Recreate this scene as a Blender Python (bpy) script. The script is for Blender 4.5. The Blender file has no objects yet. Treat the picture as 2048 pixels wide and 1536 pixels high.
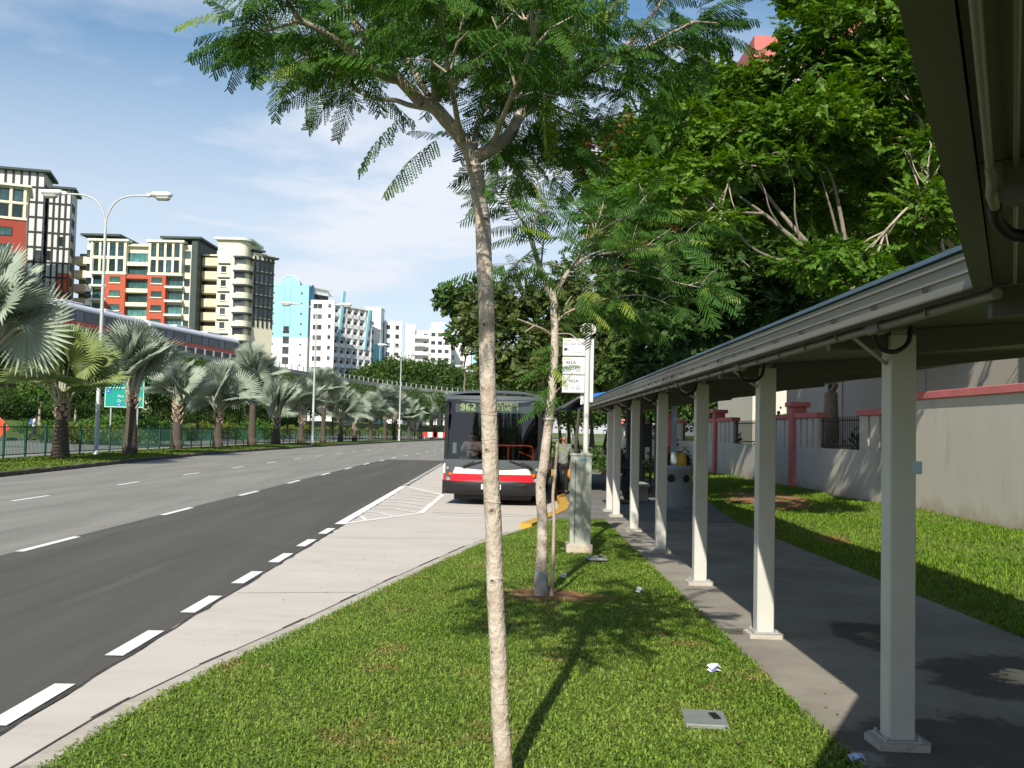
import bpy, math, random
import numpy as np
from mathutils import Vector, Matrix
R = math.radians
sc = bpy.context.scene
COL = sc.collection
# ---------------------------------------------------------------- camera
EYE = 1.9; PITCH = 2.72; ROLL = 1.26; FPX = 2000.0
cd = bpy.data.cameras.new("camera"); cam = bpy.data.objects.new("camera", cd); COL.objects.link(cam)
cd.sensor_width = 36.0; cd.lens = 36.0 * FPX / 2048.0; cd.clip_start = 0.05; cd.clip_end = 6000
cam.matrix_world = Matrix.Translation((0, 0, EYE)) @ Matrix.Rotation(R(90 + PITCH), 4, 'X') @ Matrix.Rotation(R(ROLL), 4, 'Z')
sc.camera = cam
# ---------------------------------------------------------------- light
SDX, SDY = 0.29, 1.32                      # shadow run per metre of height
SUN_EL = math.atan(1 / math.hypot(SDX, SDY))
SUN_TO = Vector((-SDX, -SDY, 1)).normalized()
sun_d = bpy.data.lights.new("sun", 'SUN'); sun_d.energy = 4.7; sun_d.angle = R(0.53); sun_d.color = (1.0, 0.94, 0.84)
sun = bpy.data.objects.new("sun", sun_d); COL.objects.link(sun)
sun.rotation_euler = SUN_TO.to_track_quat('Z', 'Y').to_euler(); sun.location = (-20, -60, 60)
w = bpy.data.worlds.new("World"); sc.world = w; w.use_nodes = True
nt = w.node_tree; nt.nodes.clear()
def N(t, typ, **kw):
    n = t.nodes.new(typ)
    for k, v in kw.items(): setattr(n, k, v)
    return n
out = N(nt, 'ShaderNodeOutputWorld'); bg = N(nt, 'ShaderNodeBackground'); bg.inputs[1].default_value = 0.088
sky = N(nt, 'ShaderNodeTexSky', sky_type='NISHITA', sun_disc=False)
sky.sun_elevation = SUN_EL
sky.sun_rotation = math.atan2(SUN_TO.x, SUN_TO.y)
sky.altitude = 0; sky.air_density = 1.0; sky.dust_density = 0.7; sky.ozone_density = 1.8
tc = N(nt, 'ShaderNodeTexCoord'); mp = N(nt, 'ShaderNodeMapping'); mp.inputs['Scale'].default_value = (1.0, 1.0, 3.6); mp.inputs['Location'].default_value = (0.62, 0.2, 0.33)
mp.inputs['Rotation'].default_value = (0.0, R(-9), 0.0)
n1 = N(nt, 'ShaderNodeTexNoise'); n1.inputs['Scale'].default_value = 1.7; n1.inputs['Detail'].default_value = 8; n1.inputs['Roughness'].default_value = 0.55; n1.inputs['Distortion'].default_value = 0.35
r1 = N(nt, 'ShaderNodeValToRGB'); r1.color_ramp.elements[0].position = 0.39; r1.color_ramp.elements[1].position = 0.59
sep = N(nt, 'ShaderNodeSeparateXYZ'); hz = N(nt, 'ShaderNodeMapRange'); hz.inputs['From Min'].default_value = 0.43; hz.inputs['From Max'].default_value = 0.30
hz.inputs['To Min'].default_value = 0.25; hz.inputs['To Max'].default_value = 1.0
hb = N(nt, 'ShaderNodeMapRange'); hb.inputs['From Min'].default_value = 0.40; hb.inputs['From Max'].default_value = 0.20; hb.inputs['To Min'].default_value = 0.0; hb.inputs['To Max'].default_value = 0.66
mul = N(nt, 'ShaderNodeMath', operation='MULTIPLY'); mx_ = N(nt, 'ShaderNodeMath', operation='MAXIMUM')
cm = N(nt, 'ShaderNodeMix', data_type='RGBA'); cm.inputs[7].default_value = (7.1, 7.5, 8.25, 1)
L = nt.links.new
L(tc.outputs['Generated'], mp.inputs['Vector']); L(mp.outputs[0], n1.inputs['Vector']); L(n1.outputs[0], r1.inputs[0])
L(tc.outputs['Generated'], sep.inputs[0]); L(sep.outputs['Z'], hz.inputs[0]); L(sep.outputs['Z'], hb.inputs[0])
L(r1.outputs[0], mul.inputs[0]); L(hz.outputs[0], mul.inputs[1])
L(mul.outputs[0], mx_.inputs[0]); L(hb.outputs[0], mx_.inputs[1])
L(mx_.outputs[0], cm.inputs[0]); hsn = N(nt, 'ShaderNodeHueSaturation'); hsn.inputs['Saturation'].default_value = 1.32; hsn.inputs['Hue'].default_value = 0.492; hsn.inputs['Value'].default_value = 1.1; L(sky.outputs[0], hsn.inputs['Color']); L(hsn.outputs[0], cm.inputs[6]); L(cm.outputs[2], bg.inputs[0]); L(bg.outputs[0], out.inputs[0])
sc.view_settings.view_transform = 'Standard'; sc.view_settings.look = 'None'; sc.view_settings.exposure = 0.44; sc.view_settings.gamma = 1.0
sc.render.engine = 'CYCLES'; sc.cycles.max_bounces = 8; sc.cycles.diffuse_bounces = 3; sc.cycles.glossy_bounces = 3; sc.cycles.transmission_bounces = 6; sc.cycles.transparent_max_bounces = 8
sc.cycles.caustics_reflective = False; sc.cycles.caustics_refractive = False; sc.cycles.use_denoising = True
# ---------------------------------------------------------------- helpers
def pix(px, py, Y):
    """photo pixel (2048 x 1536) -> world point at depth Y"""
    p, r = R(PITCH), R(ROLL)
    fw = Vector((0, math.cos(p), math.sin(p))); up0 = Vector((0, -math.sin(p), math.cos(p))); rt0 = Vector((1, 0, 0))
    rt = rt0 * math.cos(r) + up0 * math.sin(r); up = up0 * math.cos(r) - rt0 * math.sin(r)
    d = fw + rt * ((px - 1024) / FPX) - up * ((py - 768) / FPX)
    return Vector((0, 0, EYE)) + d * (Y / d.y)
MATS = {}
def mat(name, col, rough=0.75, var=0.0, scale=6.0, bump=0.0, metal=0.0, spec=0.35, detail=5.0, col2=None, island=0.0, trans=0.0, stretch=None, coat=0.0, dirt=None, bscale=None, orand=0.0):
    """procedural principled material: noise between two tones of the same paint / stone / leaf"""
    if name in MATS: return MATS[name]
    m = bpy.data.materials.new(name); m.use_nodes = True; t = m.node_tree; b = t.nodes['Principled BSDF']; o = t.nodes['Material Output']
    b.inputs['Roughness'].default_value = rough; b.inputs['Metallic'].default_value = metal; b.inputs['Specular IOR Level'].default_value = spec
    b.inputs['Coat Weight'].default_value = coat
    c = (*col, 1.0); csock = None
    b.inputs['Base Color'].default_value = c
    tx = N(t, 'ShaderNodeTexCoord'); vec = tx.outputs['Object']
    if stretch:
        mpn = N(t, 'ShaderNodeMapping'); mpn.inputs['Scale'].default_value = stretch; t.links.new(vec, mpn.inputs[0]); vec = mpn.outputs[0]
    if var or col2:
        no = N(t, 'ShaderNodeTexNoise'); no.inputs['Scale'].default_value = scale; no.inputs['Detail'].default_value = detail; no.inputs['Roughness'].default_value = 0.65
        t.links.new(vec, no.inputs['Vector'])
        rp = N(t, 'ShaderNodeValToRGB'); e = rp.color_ramp.elements; e[0].position = 0.33; e[1].position = 0.67
        if col2: e[0].color = c; e[1].color = (*col2, 1)
        else:
            e[0].color = (*[x * (1 - var) for x in col], 1); e[1].color = (*[min(1, x * (1 + var)) for x in col], 1)
        t.links.new(no.outputs[0], rp.inputs[0]); csock = rp.outputs[0]
    if dirt:                                   # (colour, scale, threshold): patches of stain or wear
        dn = N(t, 'ShaderNodeTexNoise'); dn.inputs['Scale'].default_value = dirt[1]; dn.inputs['Detail'].default_value = 7; dn.inputs['Roughness'].default_value = 0.7
        t.links.new(vec, dn.inputs['Vector'])
        dr = N(t, 'ShaderNodeValToRGB'); dr.color_ramp.elements[0].position = dirt[2]; dr.color_ramp.elements[1].position = min(1, dirt[2] + 0.14)
        t.links.new(dn.outputs[0], dr.inputs[0])
        mi = N(t, 'ShaderNodeMix', data_type='RGBA'); mi.inputs[7].default_value = (*dirt[0], 1)
        t.links.new(dr.outputs[0], mi.inputs[0])
        if csock: t.links.new(csock, mi.inputs[6])
        else: mi.inputs[6].default_value = c
        csock = mi.outputs[2]
    if island:                                 # every leaf / blade its own tone
        ge = N(t, 'ShaderNodeNewGeometry'); mr = N(t, 'ShaderNodeMapRange'); mr.inputs['To Min'].default_value = 1 - island; mr.inputs['To Max'].default_value = 1 + island
        t.links.new(ge.outputs['Random Per Island'], mr.inputs[0])
        hs = N(t, 'ShaderNodeHueSaturation'); hs.inputs['Color'].default_value = c
        if csock: t.links.new(csock, hs.inputs['Color'])
        t.links.new(mr.outputs[0], hs.inputs['Value']); csock = hs.outputs[0]
    if orand:                                  # each copy its own tone (curtains and blinds differ)
        oi = N(t, 'ShaderNodeObjectInfo'); mo = N(t, 'ShaderNodeMapRange'); mo.inputs['To Min'].default_value = 1 - orand * .7; mo.inputs['To Max'].default_value = 1 + orand * 2.2; pw_ = N(t, 'ShaderNodeMath', operation='POWER'); pw_.inputs[1].default_value = 2.2
        t.links.new(oi.outputs['Random'], pw_.inputs[0]); t.links.new(pw_.outputs[0], mo.inputs[0]); ho = N(t, 'ShaderNodeHueSaturation'); ho.inputs['Color'].default_value = c
        if csock: t.links.new(csock, ho.inputs['Color'])
        t.links.new(mo.outputs[0], ho.inputs['Value']); csock = ho.outputs[0]
    if csock: t.links.new(csock, b.inputs['Base Color'])
    if trans:
        tr = N(t, 'ShaderNodeBsdfTranslucent'); mxs = N(t, 'ShaderNodeMixShader'); mxs.inputs[0].default_value = trans
        g = N(t, 'ShaderNodeHueSaturation'); g.inputs['Saturation'].default_value = 1.15; g.inputs['Value'].default_value = 1.5; g.inputs['Hue'].default_value = 0.485; g.inputs['Color'].default_value = c
        if csock: t.links.new(csock, g.inputs['Color'])
        t.links.new(g.outputs[0], tr.inputs[0]); t.links.new(b.outputs[0], mxs.inputs[1]); t.links.new(tr.outputs[0], mxs.inputs[2]); t.links.new(mxs.outputs[0], o.inputs['Surface'])
    if bump:
        bn = N(t, 'ShaderNodeTexNoise'); bn.inputs['Scale'].default_value = bscale or scale * 4; bn.inputs['Detail'].default_value = 6; t.links.new(vec, bn.inputs['Vector'])
        bp = N(t, 'ShaderNodeBump'); bp.inputs['Strength'].default_value = bump; bp.inputs['Distance'].default_value = 0.02
        t.links.new(bn.outputs[0], bp.inputs['Height']); t.links.new(bp.outputs[0], b.inputs['Normal'])
    MATS[name] = m; return m
def glow(name, col, s):
    m = bpy.data.materials.new(name); m.use_nodes = True; t = m.node_tree; b = t.nodes['Principled BSDF']
    b.inputs['Base Color'].default_value = (0.1, 0.1, 0.05, 1); b.inputs['Emission Color'].default_value = (*col, 1); b.inputs['Emission Strength'].default_value = s
    return m
def clear_glass(name, tint, refl=0.08):
    m = bpy.data.materials.new(name); m.use_nodes = True; t = m.node_tree; t.nodes.clear()
    o = N(t, 'ShaderNodeOutputMaterial'); tr = N(t, 'ShaderNodeBsdfTransparent'); tr.inputs[0].default_value = (*tint, 1); gl = N(t, 'ShaderNodeBsdfGlossy'); gl.inputs['Roughness'].default_value = 0.03
    f = N(t, 'ShaderNodeFresnel'); f.inputs[0].default_value = 1.5; ad = N(t, 'ShaderNodeMath', operation='ADD'); ad.inputs[1].default_value = refl; mx = N(t, 'ShaderNodeMixShader')
    t.links.new(f.outputs[0], ad.inputs[0]); t.links.new(ad.outputs[0], mx.inputs[0]); t.links.new(tr.outputs[0], mx.inputs[1]); t.links.new(gl.outputs[0], mx.inputs[2]); t.links.new(mx.outputs[0], o.inputs[0])
    return m
def tag(o, label=None, cat=None, group=None, kind=None):
    if label: o['label'] = label
    if cat: o['category'] = cat
    if group: o['group'] = group
    if kind: o['kind'] = kind
    return o
def thing(name, label, cat, loc=(0, 0, 0), rotz=0.0, group=None, scale=1.0):
    o = bpy.data.objects.new(name, None); COL.objects.link(o); o.empty_display_size = 0.2
    o.location = loc; o.rotation_euler = (0, 0, rotz); o.scale = (scale,) * 3
    return tag(o, label, cat, group)
def link(name, me, parent=None, loc=None):
    o = bpy.data.objects.new(name, me); COL.objects.link(o)
    if parent is not None: o.parent = parent
    if loc is not None: o.location = loc
    return o
def copy_tree(root, loc, rotz=0.0, scale=None):
    r = root.copy(); COL.objects.link(r); r.location = loc; r.rotation_euler = (0, 0, rotz)
    if scale: r.scale = scale if hasattr(scale, '__len__') else (scale,) * 3
    for ch in list(root.children):
        c = ch.copy(); COL.objects.link(c); c.parent = r
        for g in list(ch.children):
            d = g.copy(); COL.objects.link(d); d.parent = c
    return r
def np_mesh(name, V, faces_list, mats, smooth=False):
    """V (n,3); faces_list = [(F (m,k) int array, material index)]"""
    me = bpy.data.meshes.new(name); V = np.asarray(V, np.float32); me.vertices.add(len(V)); me.vertices.foreach_set('co', V.ravel())
    loops = np.concatenate([np.asarray(F).ravel() for F, _ in faces_list]).astype(np.int32)
    tot = np.concatenate([np.full(len(F), np.asarray(F).shape[1]) for F, _ in faces_list]).astype(np.int32)
    mi = np.concatenate([np.full(len(F), k) for F, k in faces_list]).astype(np.int32)
    me.loops.add(len(loops)); me.loops.foreach_set('vertex_index', loops); me.polygons.add(len(tot))
    st = np.concatenate([[0], np.cumsum(tot)[:-1]]).astype(np.int32); me.polygons.foreach_set('loop_start', st); me.polygons.foreach_set('loop_total', tot); me.polygons.foreach_set('material_index', mi)
    if smooth: me.polygons.foreach_set('use_smooth', np.ones(len(tot), bool))
    for m in mats: me.materials.append(m)
    me.update(calc_edges=True); return me
class MB:
    """collects shapes for ONE mesh object"""
    def __init__(s): s.V = []; s.F = []; s.M = []; s.mats = []; s.S = []
    def mi(s, m):
        if m not in s.mats: s.mats.append(m)
        return s.mats.index(m)
    def add(s, V, F, m, smooth=False):
        b = len(s.V); k = s.mi(m); s.V += [tuple(v) for v in V]
        for f in F: s.F.append(tuple(i + b for i in f)); s.M.append(k); s.S.append(smooth)
        return s
    def box(s, c, d, m, rz=0.0, bev=0.0, tilt=None):
        x, y, z = d[0] / 2, d[1] / 2, d[2] / 2
        if bev <= 0:
            V = [(-x, -y, -z), (x, -y, -z), (x, y, -z), (-x, y, -z), (-x, -y, z), (x, -y, z), (x, y, z), (-x, y, z)]
            F = [(0, 3, 2, 1), (4, 5, 6, 7), (0, 1, 5, 4), (1, 2, 6, 5), (2, 3, 7, 6), (3, 0, 4, 7)]
        else:
            b = min(bev, x * .9, y * .9, z * .9)
            ring = [(-x + b, -y), (x - b, -y), (x, -y + b), (x, y - b), (x - b, y), (-x + b, y), (-x, y - b), (-x, -y + b)]
            sm = lambda p: (p[0] * (x - b) / x, p[1] * (y - b) / y)
            V = [(*sm(p), -z) for p in ring] + [(*p, -z + b) for p in ring] + [(*p, z - b) for p in ring] + [(*sm(p), z) for p in ring]
            F = [tuple(range(7, -1, -1)), tuple(range(24, 32))]
            for k in range(3):
                for i in range(8): j = (i + 1) % 8; F.append((k * 8 + i, k * 8 + j, k * 8 + 8 + j, k * 8 + 8 + i))
        M = Matrix.Rotation(rz, 3, 'Z')
        if tilt is not None: M = M @ tilt
        return s.add([M @ Vector(v) + Vector(c) for v in V], F, m)
    def bx(s, x0, x1, y0, y1, z0, z1, m, bev=0.0):
        return s.box(((x0 + x1) / 2, (y0 + y1) / 2, (z0 + z1) / 2), (abs(x1 - x0), abs(y1 - y0), abs(z1 - z0)), m, 0.0, bev)
    def poly(s, pts, m): return s.add(pts, [tuple(range(len(pts)))], m)
    def prism(s, xy, z0, z1, m, mside=None):
        n = len(xy); V = [(x, y, z0) for x, y in xy] + [(x, y, z1) for x, y in xy]
        s.add(V, [tuple(range(n, 2 * n)), tuple(range(n - 1, -1, -1))], m)
        return s.add(V, [(i, (i + 1) % n, n + (i + 1) % n, n + i) for i in range(n)], mside or m)
    def xz(s, pz, y0, y1, m, smooth=False):
        """outline in x,z extruded along y"""
        n = len(pz); V = [(x, y0, z) for x, z in pz] + [(x, y1, z) for x, z in pz]
        s.add(V, [tuple(range(n)), tuple(range(2 * n - 1, n - 1, -1))], m)
        return s.add(V, [(i, n + i, n + (i + 1) % n, (i + 1) % n) for i in range(n)], m, smooth)
    def tube(s, pts, rad, m, n=8, cap=True, smooth=True):
        P = [Vector(p) for p in pts]; k = len(P); rad = rad if hasattr(rad, '__len__') else [rad] * k
        V = []; ref = None
        for i in range(k):
            t = (P[min(i + 1, k - 1)] - P[max(i - 1, 0)]).normalized()
            if ref is None: ref = Vector((1, 0, 0)) if abs(t.x) < 0.8 else Vector((0, 1, 0))
            u = (ref - t * ref.dot(t)).normalized(); ref = u; v = t.cross(u)
            for j in range(n):
                a = 2 * math.pi * j / n; V.append(P[i] + (u * math.cos(a) + v * math.sin(a)) * rad[i])
        F = [(i * n + j, i * n + (j + 1) % n, (i + 1) * n + (j + 1) % n, (i + 1) * n + j) for i in range(k - 1) for j in range(n)]
        s.add(V, F, m, smooth)
        if cap: s.add(V[:n], [tuple(range(n - 1, -1, -1))], m); s.add(V[-n:], [tuple(range(n))], m)
        return s
    def lathe(s, prof, c, m, n=20, smooth=True):
        V = [(c[0] + r * math.cos(2 * math.pi * j / n), c[1] + r * math.sin(2 * math.pi * j / n), c[2] + z) for r, z in prof for j in range(n)]; k = len(prof)
        F = [(i * n + j, i * n + (j + 1) % n, (i + 1) * n + (j + 1) % n, (i + 1) * n + j) for i in range(k - 1) for j in range(n)]
        s.add(V, F, m, smooth); s.add(V[:n], [tuple(range(n - 1, -1, -1))], m); return s.add(V[-n:], [tuple(range(n))], m)
    def disc(s, c, r, ax, m, n=16, th=0.01, rz=1.0):
        """flat round plate, axis 'y' or 'x'"""
        P = [(math.cos(2 * math.pi * j / n) * r, math.sin(2 * math.pi * j / n) * r * rz) for j in range(n)]
        f = (lambda a, b, d: (c[0] + a, c[1] + d, c[2] + b)) if ax == 'y' else (lambda a, b, d: (c[0] + d, c[1] + a, c[2] + b))
        V = [f(a, b, -th / 2) for a, b in P] + [f(a, b, th / 2) for a, b in P]
        return s.add(V, [tuple(range(n)), tuple(range(2 * n - 1, n - 1, -1))] + [(i, n + i, n + (i + 1) % n, (i + 1) % n) for i in range(n)], m)
    def text(s, txt, origin, size, m, ax=(1, 0, 0), up=(0, 0, 1), squeeze=1.0):
        V, F = text_geo(txt); o, a, u = Vector(origin), Vector(ax), Vector(up)
        return s.add([o + a * (v[0] * size * squeeze) + u * (v[1] * size) for v in V], F, m)
    def mesh(s, name):
        me = bpy.data.meshes.new(name); me.from_pydata(s.V, [], s.F)
        for m in s.mats: me.materials.append(m)
        me.polygons.foreach_set('material_index', s.M); me.polygons.foreach_set('use_smooth', s.S); me.update(); return me
    def build(s, name, parent=None, loc=None): return link(name, s.mesh(name), parent, loc)
_TG = {}
def text_geo(txt):
    if txt not in _TG:
        cu = bpy.data.curves.new("lettering", 'FONT'); cu.body = txt; cu.size = 1.0; cu.resolution_u = 3
        o = bpy.data.objects.new("lettering", cu); COL.objects.link(o); bpy.context.view_layer.update()
        dg = bpy.context.evaluated_depsgraph_get(); me = o.evaluated_get(dg).to_mesh()
        _TG[txt] = ([tuple(v.co) for v in me.vertices], [tuple(p.vertices) for p in me.polygons]); o.evaluated_get(dg).to_mesh_clear()
        bpy.data.objects.remove(o); bpy.data.curves.remove(cu)
    return _TG[txt]
def skin(name, J, E, m, parent=None, sub=2):
    """one continuous body surface grown round joints J {name: ((x,y,z), r)} joined by edges E; first joint is the root"""
    ks = list(J); me = bpy.data.meshes.new(name); me.from_pydata([J[k][0] for k in ks], [(ks.index(a), ks.index(b)) for a, b in E], [])
    o = bpy.data.objects.new(name, me); COL.objects.link(o); o.modifiers.new("Skin", 'SKIN'); sb = o.modifiers.new("Sub", 'SUBSURF'); sb.levels = sub; sb.render_levels = sub
    for i, k in enumerate(ks):
        rr = J[k][1]; me.skin_vertices[0].data[i].radius = rr if hasattr(rr, '__len__') else (rr, rr)
    me.skin_vertices[0].data[0].use_root = True
    bpy.context.view_layer.update(); dg = bpy.context.evaluated_depsgraph_get()
    m2 = bpy.data.meshes.new_from_object(o.evaluated_get(dg)); m2.name = name; bpy.data.objects.remove(o)
    m2.materials.clear(); m2.materials.append(m); m2.polygons.foreach_set('use_smooth', [True] * len(m2.polygons))
    return link(name, m2, parent)
def frames(D, rng, flat=0.7):
    """rotation matrices (k,3,3): local y along D, local z as near up as `flat` says"""
    D = D / np.linalg.norm(D, axis=1, keepdims=True); up = np.tile([0, 0, 1.0], (len(D), 1)) * flat + rng.normal(0, 1, (len(D), 3)) * (1 - flat)
    X = np.cross(D, up); X /= np.linalg.norm(X, axis=1, keepdims=True) + 1e-9; Z = np.cross(X, D)
    return np.stack([X, D, Z], axis=2)
def scatter(T, P, Rm, S):
    """copies of template T=(V, F) at P with rotation Rm and scale S -> (V, F) arrays"""
    V, F = T; V = np.asarray(V); F = np.asarray(F); k = len(P)
    W = np.einsum('kij,vj->kvi', Rm, V) * np.asarray(S).reshape(-1, 1, 1) + np.asarray(P)[:, None, :]
    return W.reshape(-1, 3), (F[None] + (np.arange(k) * len(V))[:, None, None]).reshape(-1, F.shape[1])
def merge(parts):
    Vs, Fs, b = [], [], 0
    for V, F in parts: Vs.append(V); Fs.append(np.asarray(F) + b); b += len(V)
    return np.concatenate(Vs), np.concatenate(Fs)
# ---------------------------------------------------------------- materials
ASPH_OLD = mat("worn_asphalt", (0.225, 0.217, 0.188), 0.9, 0.16, 1.1, 0.25, dirt=((0.175, 0.168, 0.146), 1.6, 0.55), bscale=60, stretch=(1, .09, 1))
ASPH_NEW = mat("fresh_asphalt", (0.084, 0.079, 0.067), 0.85, 0.18, 1.2, 0.3, dirt=((0.108, 0.10, 0.084), 1.5, 0.55), bscale=70, stretch=(1, .07, 1))
PATH = mat("path_asphalt", (0.27, 0.245, 0.20), 0.9, 0.22, 0.9, 0.4, dirt=((0.17, 0.155, 0.125), 1.3, 0.60), bscale=90)
def soak(m, centres):
    """rain water standing on the path: noise-edged damp patches, wet and smooth in their middle"""
    t = m.node_tree; b = t.nodes['Principled BSDF']; tx = N(t, 'ShaderNodeTexCoord'); no = N(t, 'ShaderNodeTexNoise'); no.inputs['Scale'].default_value = 1.9; no.inputs['Detail'].default_value = 9; no.inputs['Roughness'].default_value = .68; t.links.new(tx.outputs['Object'], no.inputs['Vector']); low = None
    for cx, cy, rx_, ry_ in centres:
        mp_ = N(t, 'ShaderNodeMapping'); mp_.inputs['Location'].default_value = (-cx / rx_, -cy / ry_, 0); mp_.inputs['Scale'].default_value = (1 / rx_, 1 / ry_, 0); t.links.new(tx.outputs['Object'], mp_.inputs[0]); ln = N(t, 'ShaderNodeVectorMath', operation='LENGTH'); t.links.new(mp_.outputs[0], ln.inputs[0]); o_ = ln.outputs['Value']
        if low is None: low = o_
        else: mn = N(t, 'ShaderNodeMath', operation='MINIMUM'); t.links.new(low, mn.inputs[0]); t.links.new(o_, mn.inputs[1]); low = mn.outputs[0]
    ma = N(t, 'ShaderNodeMath', operation='MULTIPLY_ADD'); ma.inputs[1].default_value = 1.7; ma.inputs[2].default_value = -.85; t.links.new(no.outputs[0], ma.inputs[0]); ad = N(t, 'ShaderNodeMath', operation='ADD'); t.links.new(ma.outputs[0], ad.inputs[0]); t.links.new(low, ad.inputs[1])
    w1 = N(t, 'ShaderNodeMapRange'); w1.inputs[1].default_value = 1.12; w1.inputs[2].default_value = .92; w2 = N(t, 'ShaderNodeMapRange'); w2.inputs[1].default_value = .34; w2.inputs[2].default_value = .22
    t.links.new(ad.outputs[0], w1.inputs[0]); t.links.new(ad.outputs[0], w2.inputs[0])
    src = b.inputs['Base Color'].links[0].from_socket; mi = N(t, 'ShaderNodeMix', data_type='RGBA'); mi.blend_type = 'MULTIPLY'; mi.inputs[7].default_value = (.40, .40, .40, 1); t.links.new(src, mi.inputs[6]); t.links.new(w1.outputs[0], mi.inputs[0]); t.links.new(mi.outputs[2], b.inputs['Base Color'])
    r_ = N(t, 'ShaderNodeMapRange'); r_.inputs[3].default_value = .85; r_.inputs[4].default_value = .06; t.links.new(w2.outputs[0], r_.inputs[0]); t.links.new(r_.outputs[0], b.inputs['Roughness'])
    bpn = [n_ for n_ in t.nodes if n_.type == 'BUMP'][0]; bs = N(t, 'ShaderNodeMapRange'); bs.inputs[3].default_value = .4; bs.inputs[4].default_value = 0.0; t.links.new(w2.outputs[0], bs.inputs[0]); t.links.new(bs.outputs[0], bpn.inputs['Strength'])
soak(PATH, [(3.0, 5.3, 1.15, 1.25), (4.0, 7.6, .8, .9), (3.3, 9.2, .3, .7), (2.1, 9.25, .3, .14)])
BAY = mat("bay_concrete", (0.525, 0.478, 0.42), 0.88, 0.06, 1.2, 0.12, dirt=((0.435, 0.385, 0.335), 1.1, 0.58), stretch=(0.45, 1.2, 1), bscale=50)
KERB = mat("kerb_concrete", (0.43, 0.39, 0.33), 0.9, 0.15, 4, 0.3, dirt=((0.22, 0.2, 0.16), 3.0, 0.58))
OLDKERB = mat("mossy_kerb", (0.10, 0.09, 0.07), 0.95, 0.4, 3, 0.5, dirt=((0.2, 0.18, 0.14), 1.5, 0.62))
PAINT = mat("road_paint", (0.78, 0.77, 0.72), 0.7, 0.06, 3, 0.1, dirt=((0.5, 0.48, 0.44), 5.0, 0.64))
PAINT_OLD = mat("worn_road_paint", (0.74, 0.73, 0.69), 0.75, 0.06, 5, 0.1, dirt=((0.5, 0.46, 0.42), 4.0, 0.62))
YEL = mat("yellow_kerb_paint", (0.52, 0.31, 0.05), 0.7, 0.12, 6, 0.15, dirt=((0.35, 0.24, 0.09), 5, 0.62))
TURF = mat("turf_soil", (0.10, 0.14, 0.02), 0.95, 0, 1.6, 0.6, col2=(0.16, 0.18, 0.04), dirt=((0.19, 0.12, 0.05), 1.5, 0.58), bscale=40)
LAWN = mat("far_turf", (0.075, 0.13, 0.014), 0.95, 0, 0.5, 0.5, col2=(0.115, 0.17, 0.024), bscale=14)
DRYLAWN = mat("rough_slope_grass", (0.055, 0.115, 0.018), 0.95, 0, 0.22, 0.6, col2=(0.13, 0.15, 0.025), bscale=9)
WHITEPAINT = mat("white_metal", (0.56, 0.56, 0.53), 0.45, 0.04, 3)
GREYMETAL = mat("galvanised_metal", (0.42, 0.43, 0.42), 0.5, 0.1, 5, metal=0.35)
DARK = mat("dark_rubber", (0.012, 0.012, 0.013), 0.55)
SOIL = mat("bare_soil", (0.28, 0.13, 0.06), 0.95, 0.3, 7, 0.6, dirt=((0.09, 0.11, 0.03), 5.0, 0.55))
GREEN_METAL = mat("green_railing_paint", (0.012, 0.075, 0.045), 0.5, 0.15, 3)
# ---------------------------------------------------------------- setting
KY = [-60, 0, 20, 33.4, 37, 47.7, 59.5, 70.5, 93, 112, 147, 178, 200, 225, 260, 300, 360]
KX = [-14.0, -15.4, -16.3, -17.0, -17.3, -18.2, -19.0, -19.3, -18.8, -17.9, -16.2, -13.5, -10.6, -6, 3, 17, 45]
def K(y):                                                       # kerb of the central verge
    return float(sum(np.interp(y + d, KY, KX) for d in (-6, -3, 0, 3, 6)) / 5)
YS = [-60, -30, -10] + list(np.arange(0, 120, 4.0)) + list(np.arange(120, 364, 8.0))
BAYK = [(-2.75, -8), (-2.68, 3), (-2.62, 5.6), (-2.55, 6.75), (-2.37, 7.85), (-1.98, 9.7), (-1.46, 12.5), (-0.62, 16.6), (0.2, 19.4), (0.75, 21.6), (1.1, 23.3), (1.25, 25), (1.35, 30), (1.5, 36), (1.85, 48)]
bkx = lambda y: float(np.interp(y, [p[1] for p in BAYK], [p[0] for p in BAYK]))
edge = lambda y: -2.95 - 0.0135 * y + 0.0                        # bay / carriageway joint
def strip(name, left, right, m, kind='structure', label=None, cat=None):
    V = [(*p,) for p in left] + [(*p,) for p in right]; n = len(left)
    me = bpy.data.meshes.new(name); me.from_pydata(V, [], [(i, n + i, n + i + 1, i + 1) for i in range(n - 1)]); me.materials.append(m); me.update()
    return tag(link(name, me), label, cat, None, kind)
g = MB(); g.poly([(-3000, -400, -0.06), (3000, -400, -0.06), (3000, 4000, -0.06), (-3000, 4000, -0.06)], DRYLAWN); tag(g.build("ground"), None, None, None, 'structure')
rx = lambda y: edge(y) if y < 62 else K(y) + 15.7
strip("road", [(K(y), y, 0) for y in YS], [(rx(y), y, 0) for y in YS], ASPH_OLD)
YB = [-10] + list(np.arange(0, 63, 2.0))
l2 = lambda y: K(y) + float(np.interp(y, [0, 15, 25, 35, 43, 60, 80, 120, 180], [8.7, 8.85, 9.15, 9.6, 10.15, 11.2, 11.8, 11.8, 11.8]))
l3 = lambda y: K(y) + float(np.interp(y, [0, 24, 36, 45, 54, 70, 93, 180], [4.3, 4.75, 5.0, 5.6, 6.1, 6.6, 6.6, 6.6]))
strip("resurfaced_lane", [(l2(y) + 0.07, y, 0.004) for y in YB], [(edge(y) + 0.03 * math.sin(y * 7.3) + 0.02 * math.sin(y * 19), y, 0.004) for y in YB], ASPH_NEW)
YBB = [-8] + list(np.arange(-2, 62, 0.5))
jag = lambda y: 0.018 * math.sin(y * 9.1) + 0.014 * math.sin(y * 23.7)
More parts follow.
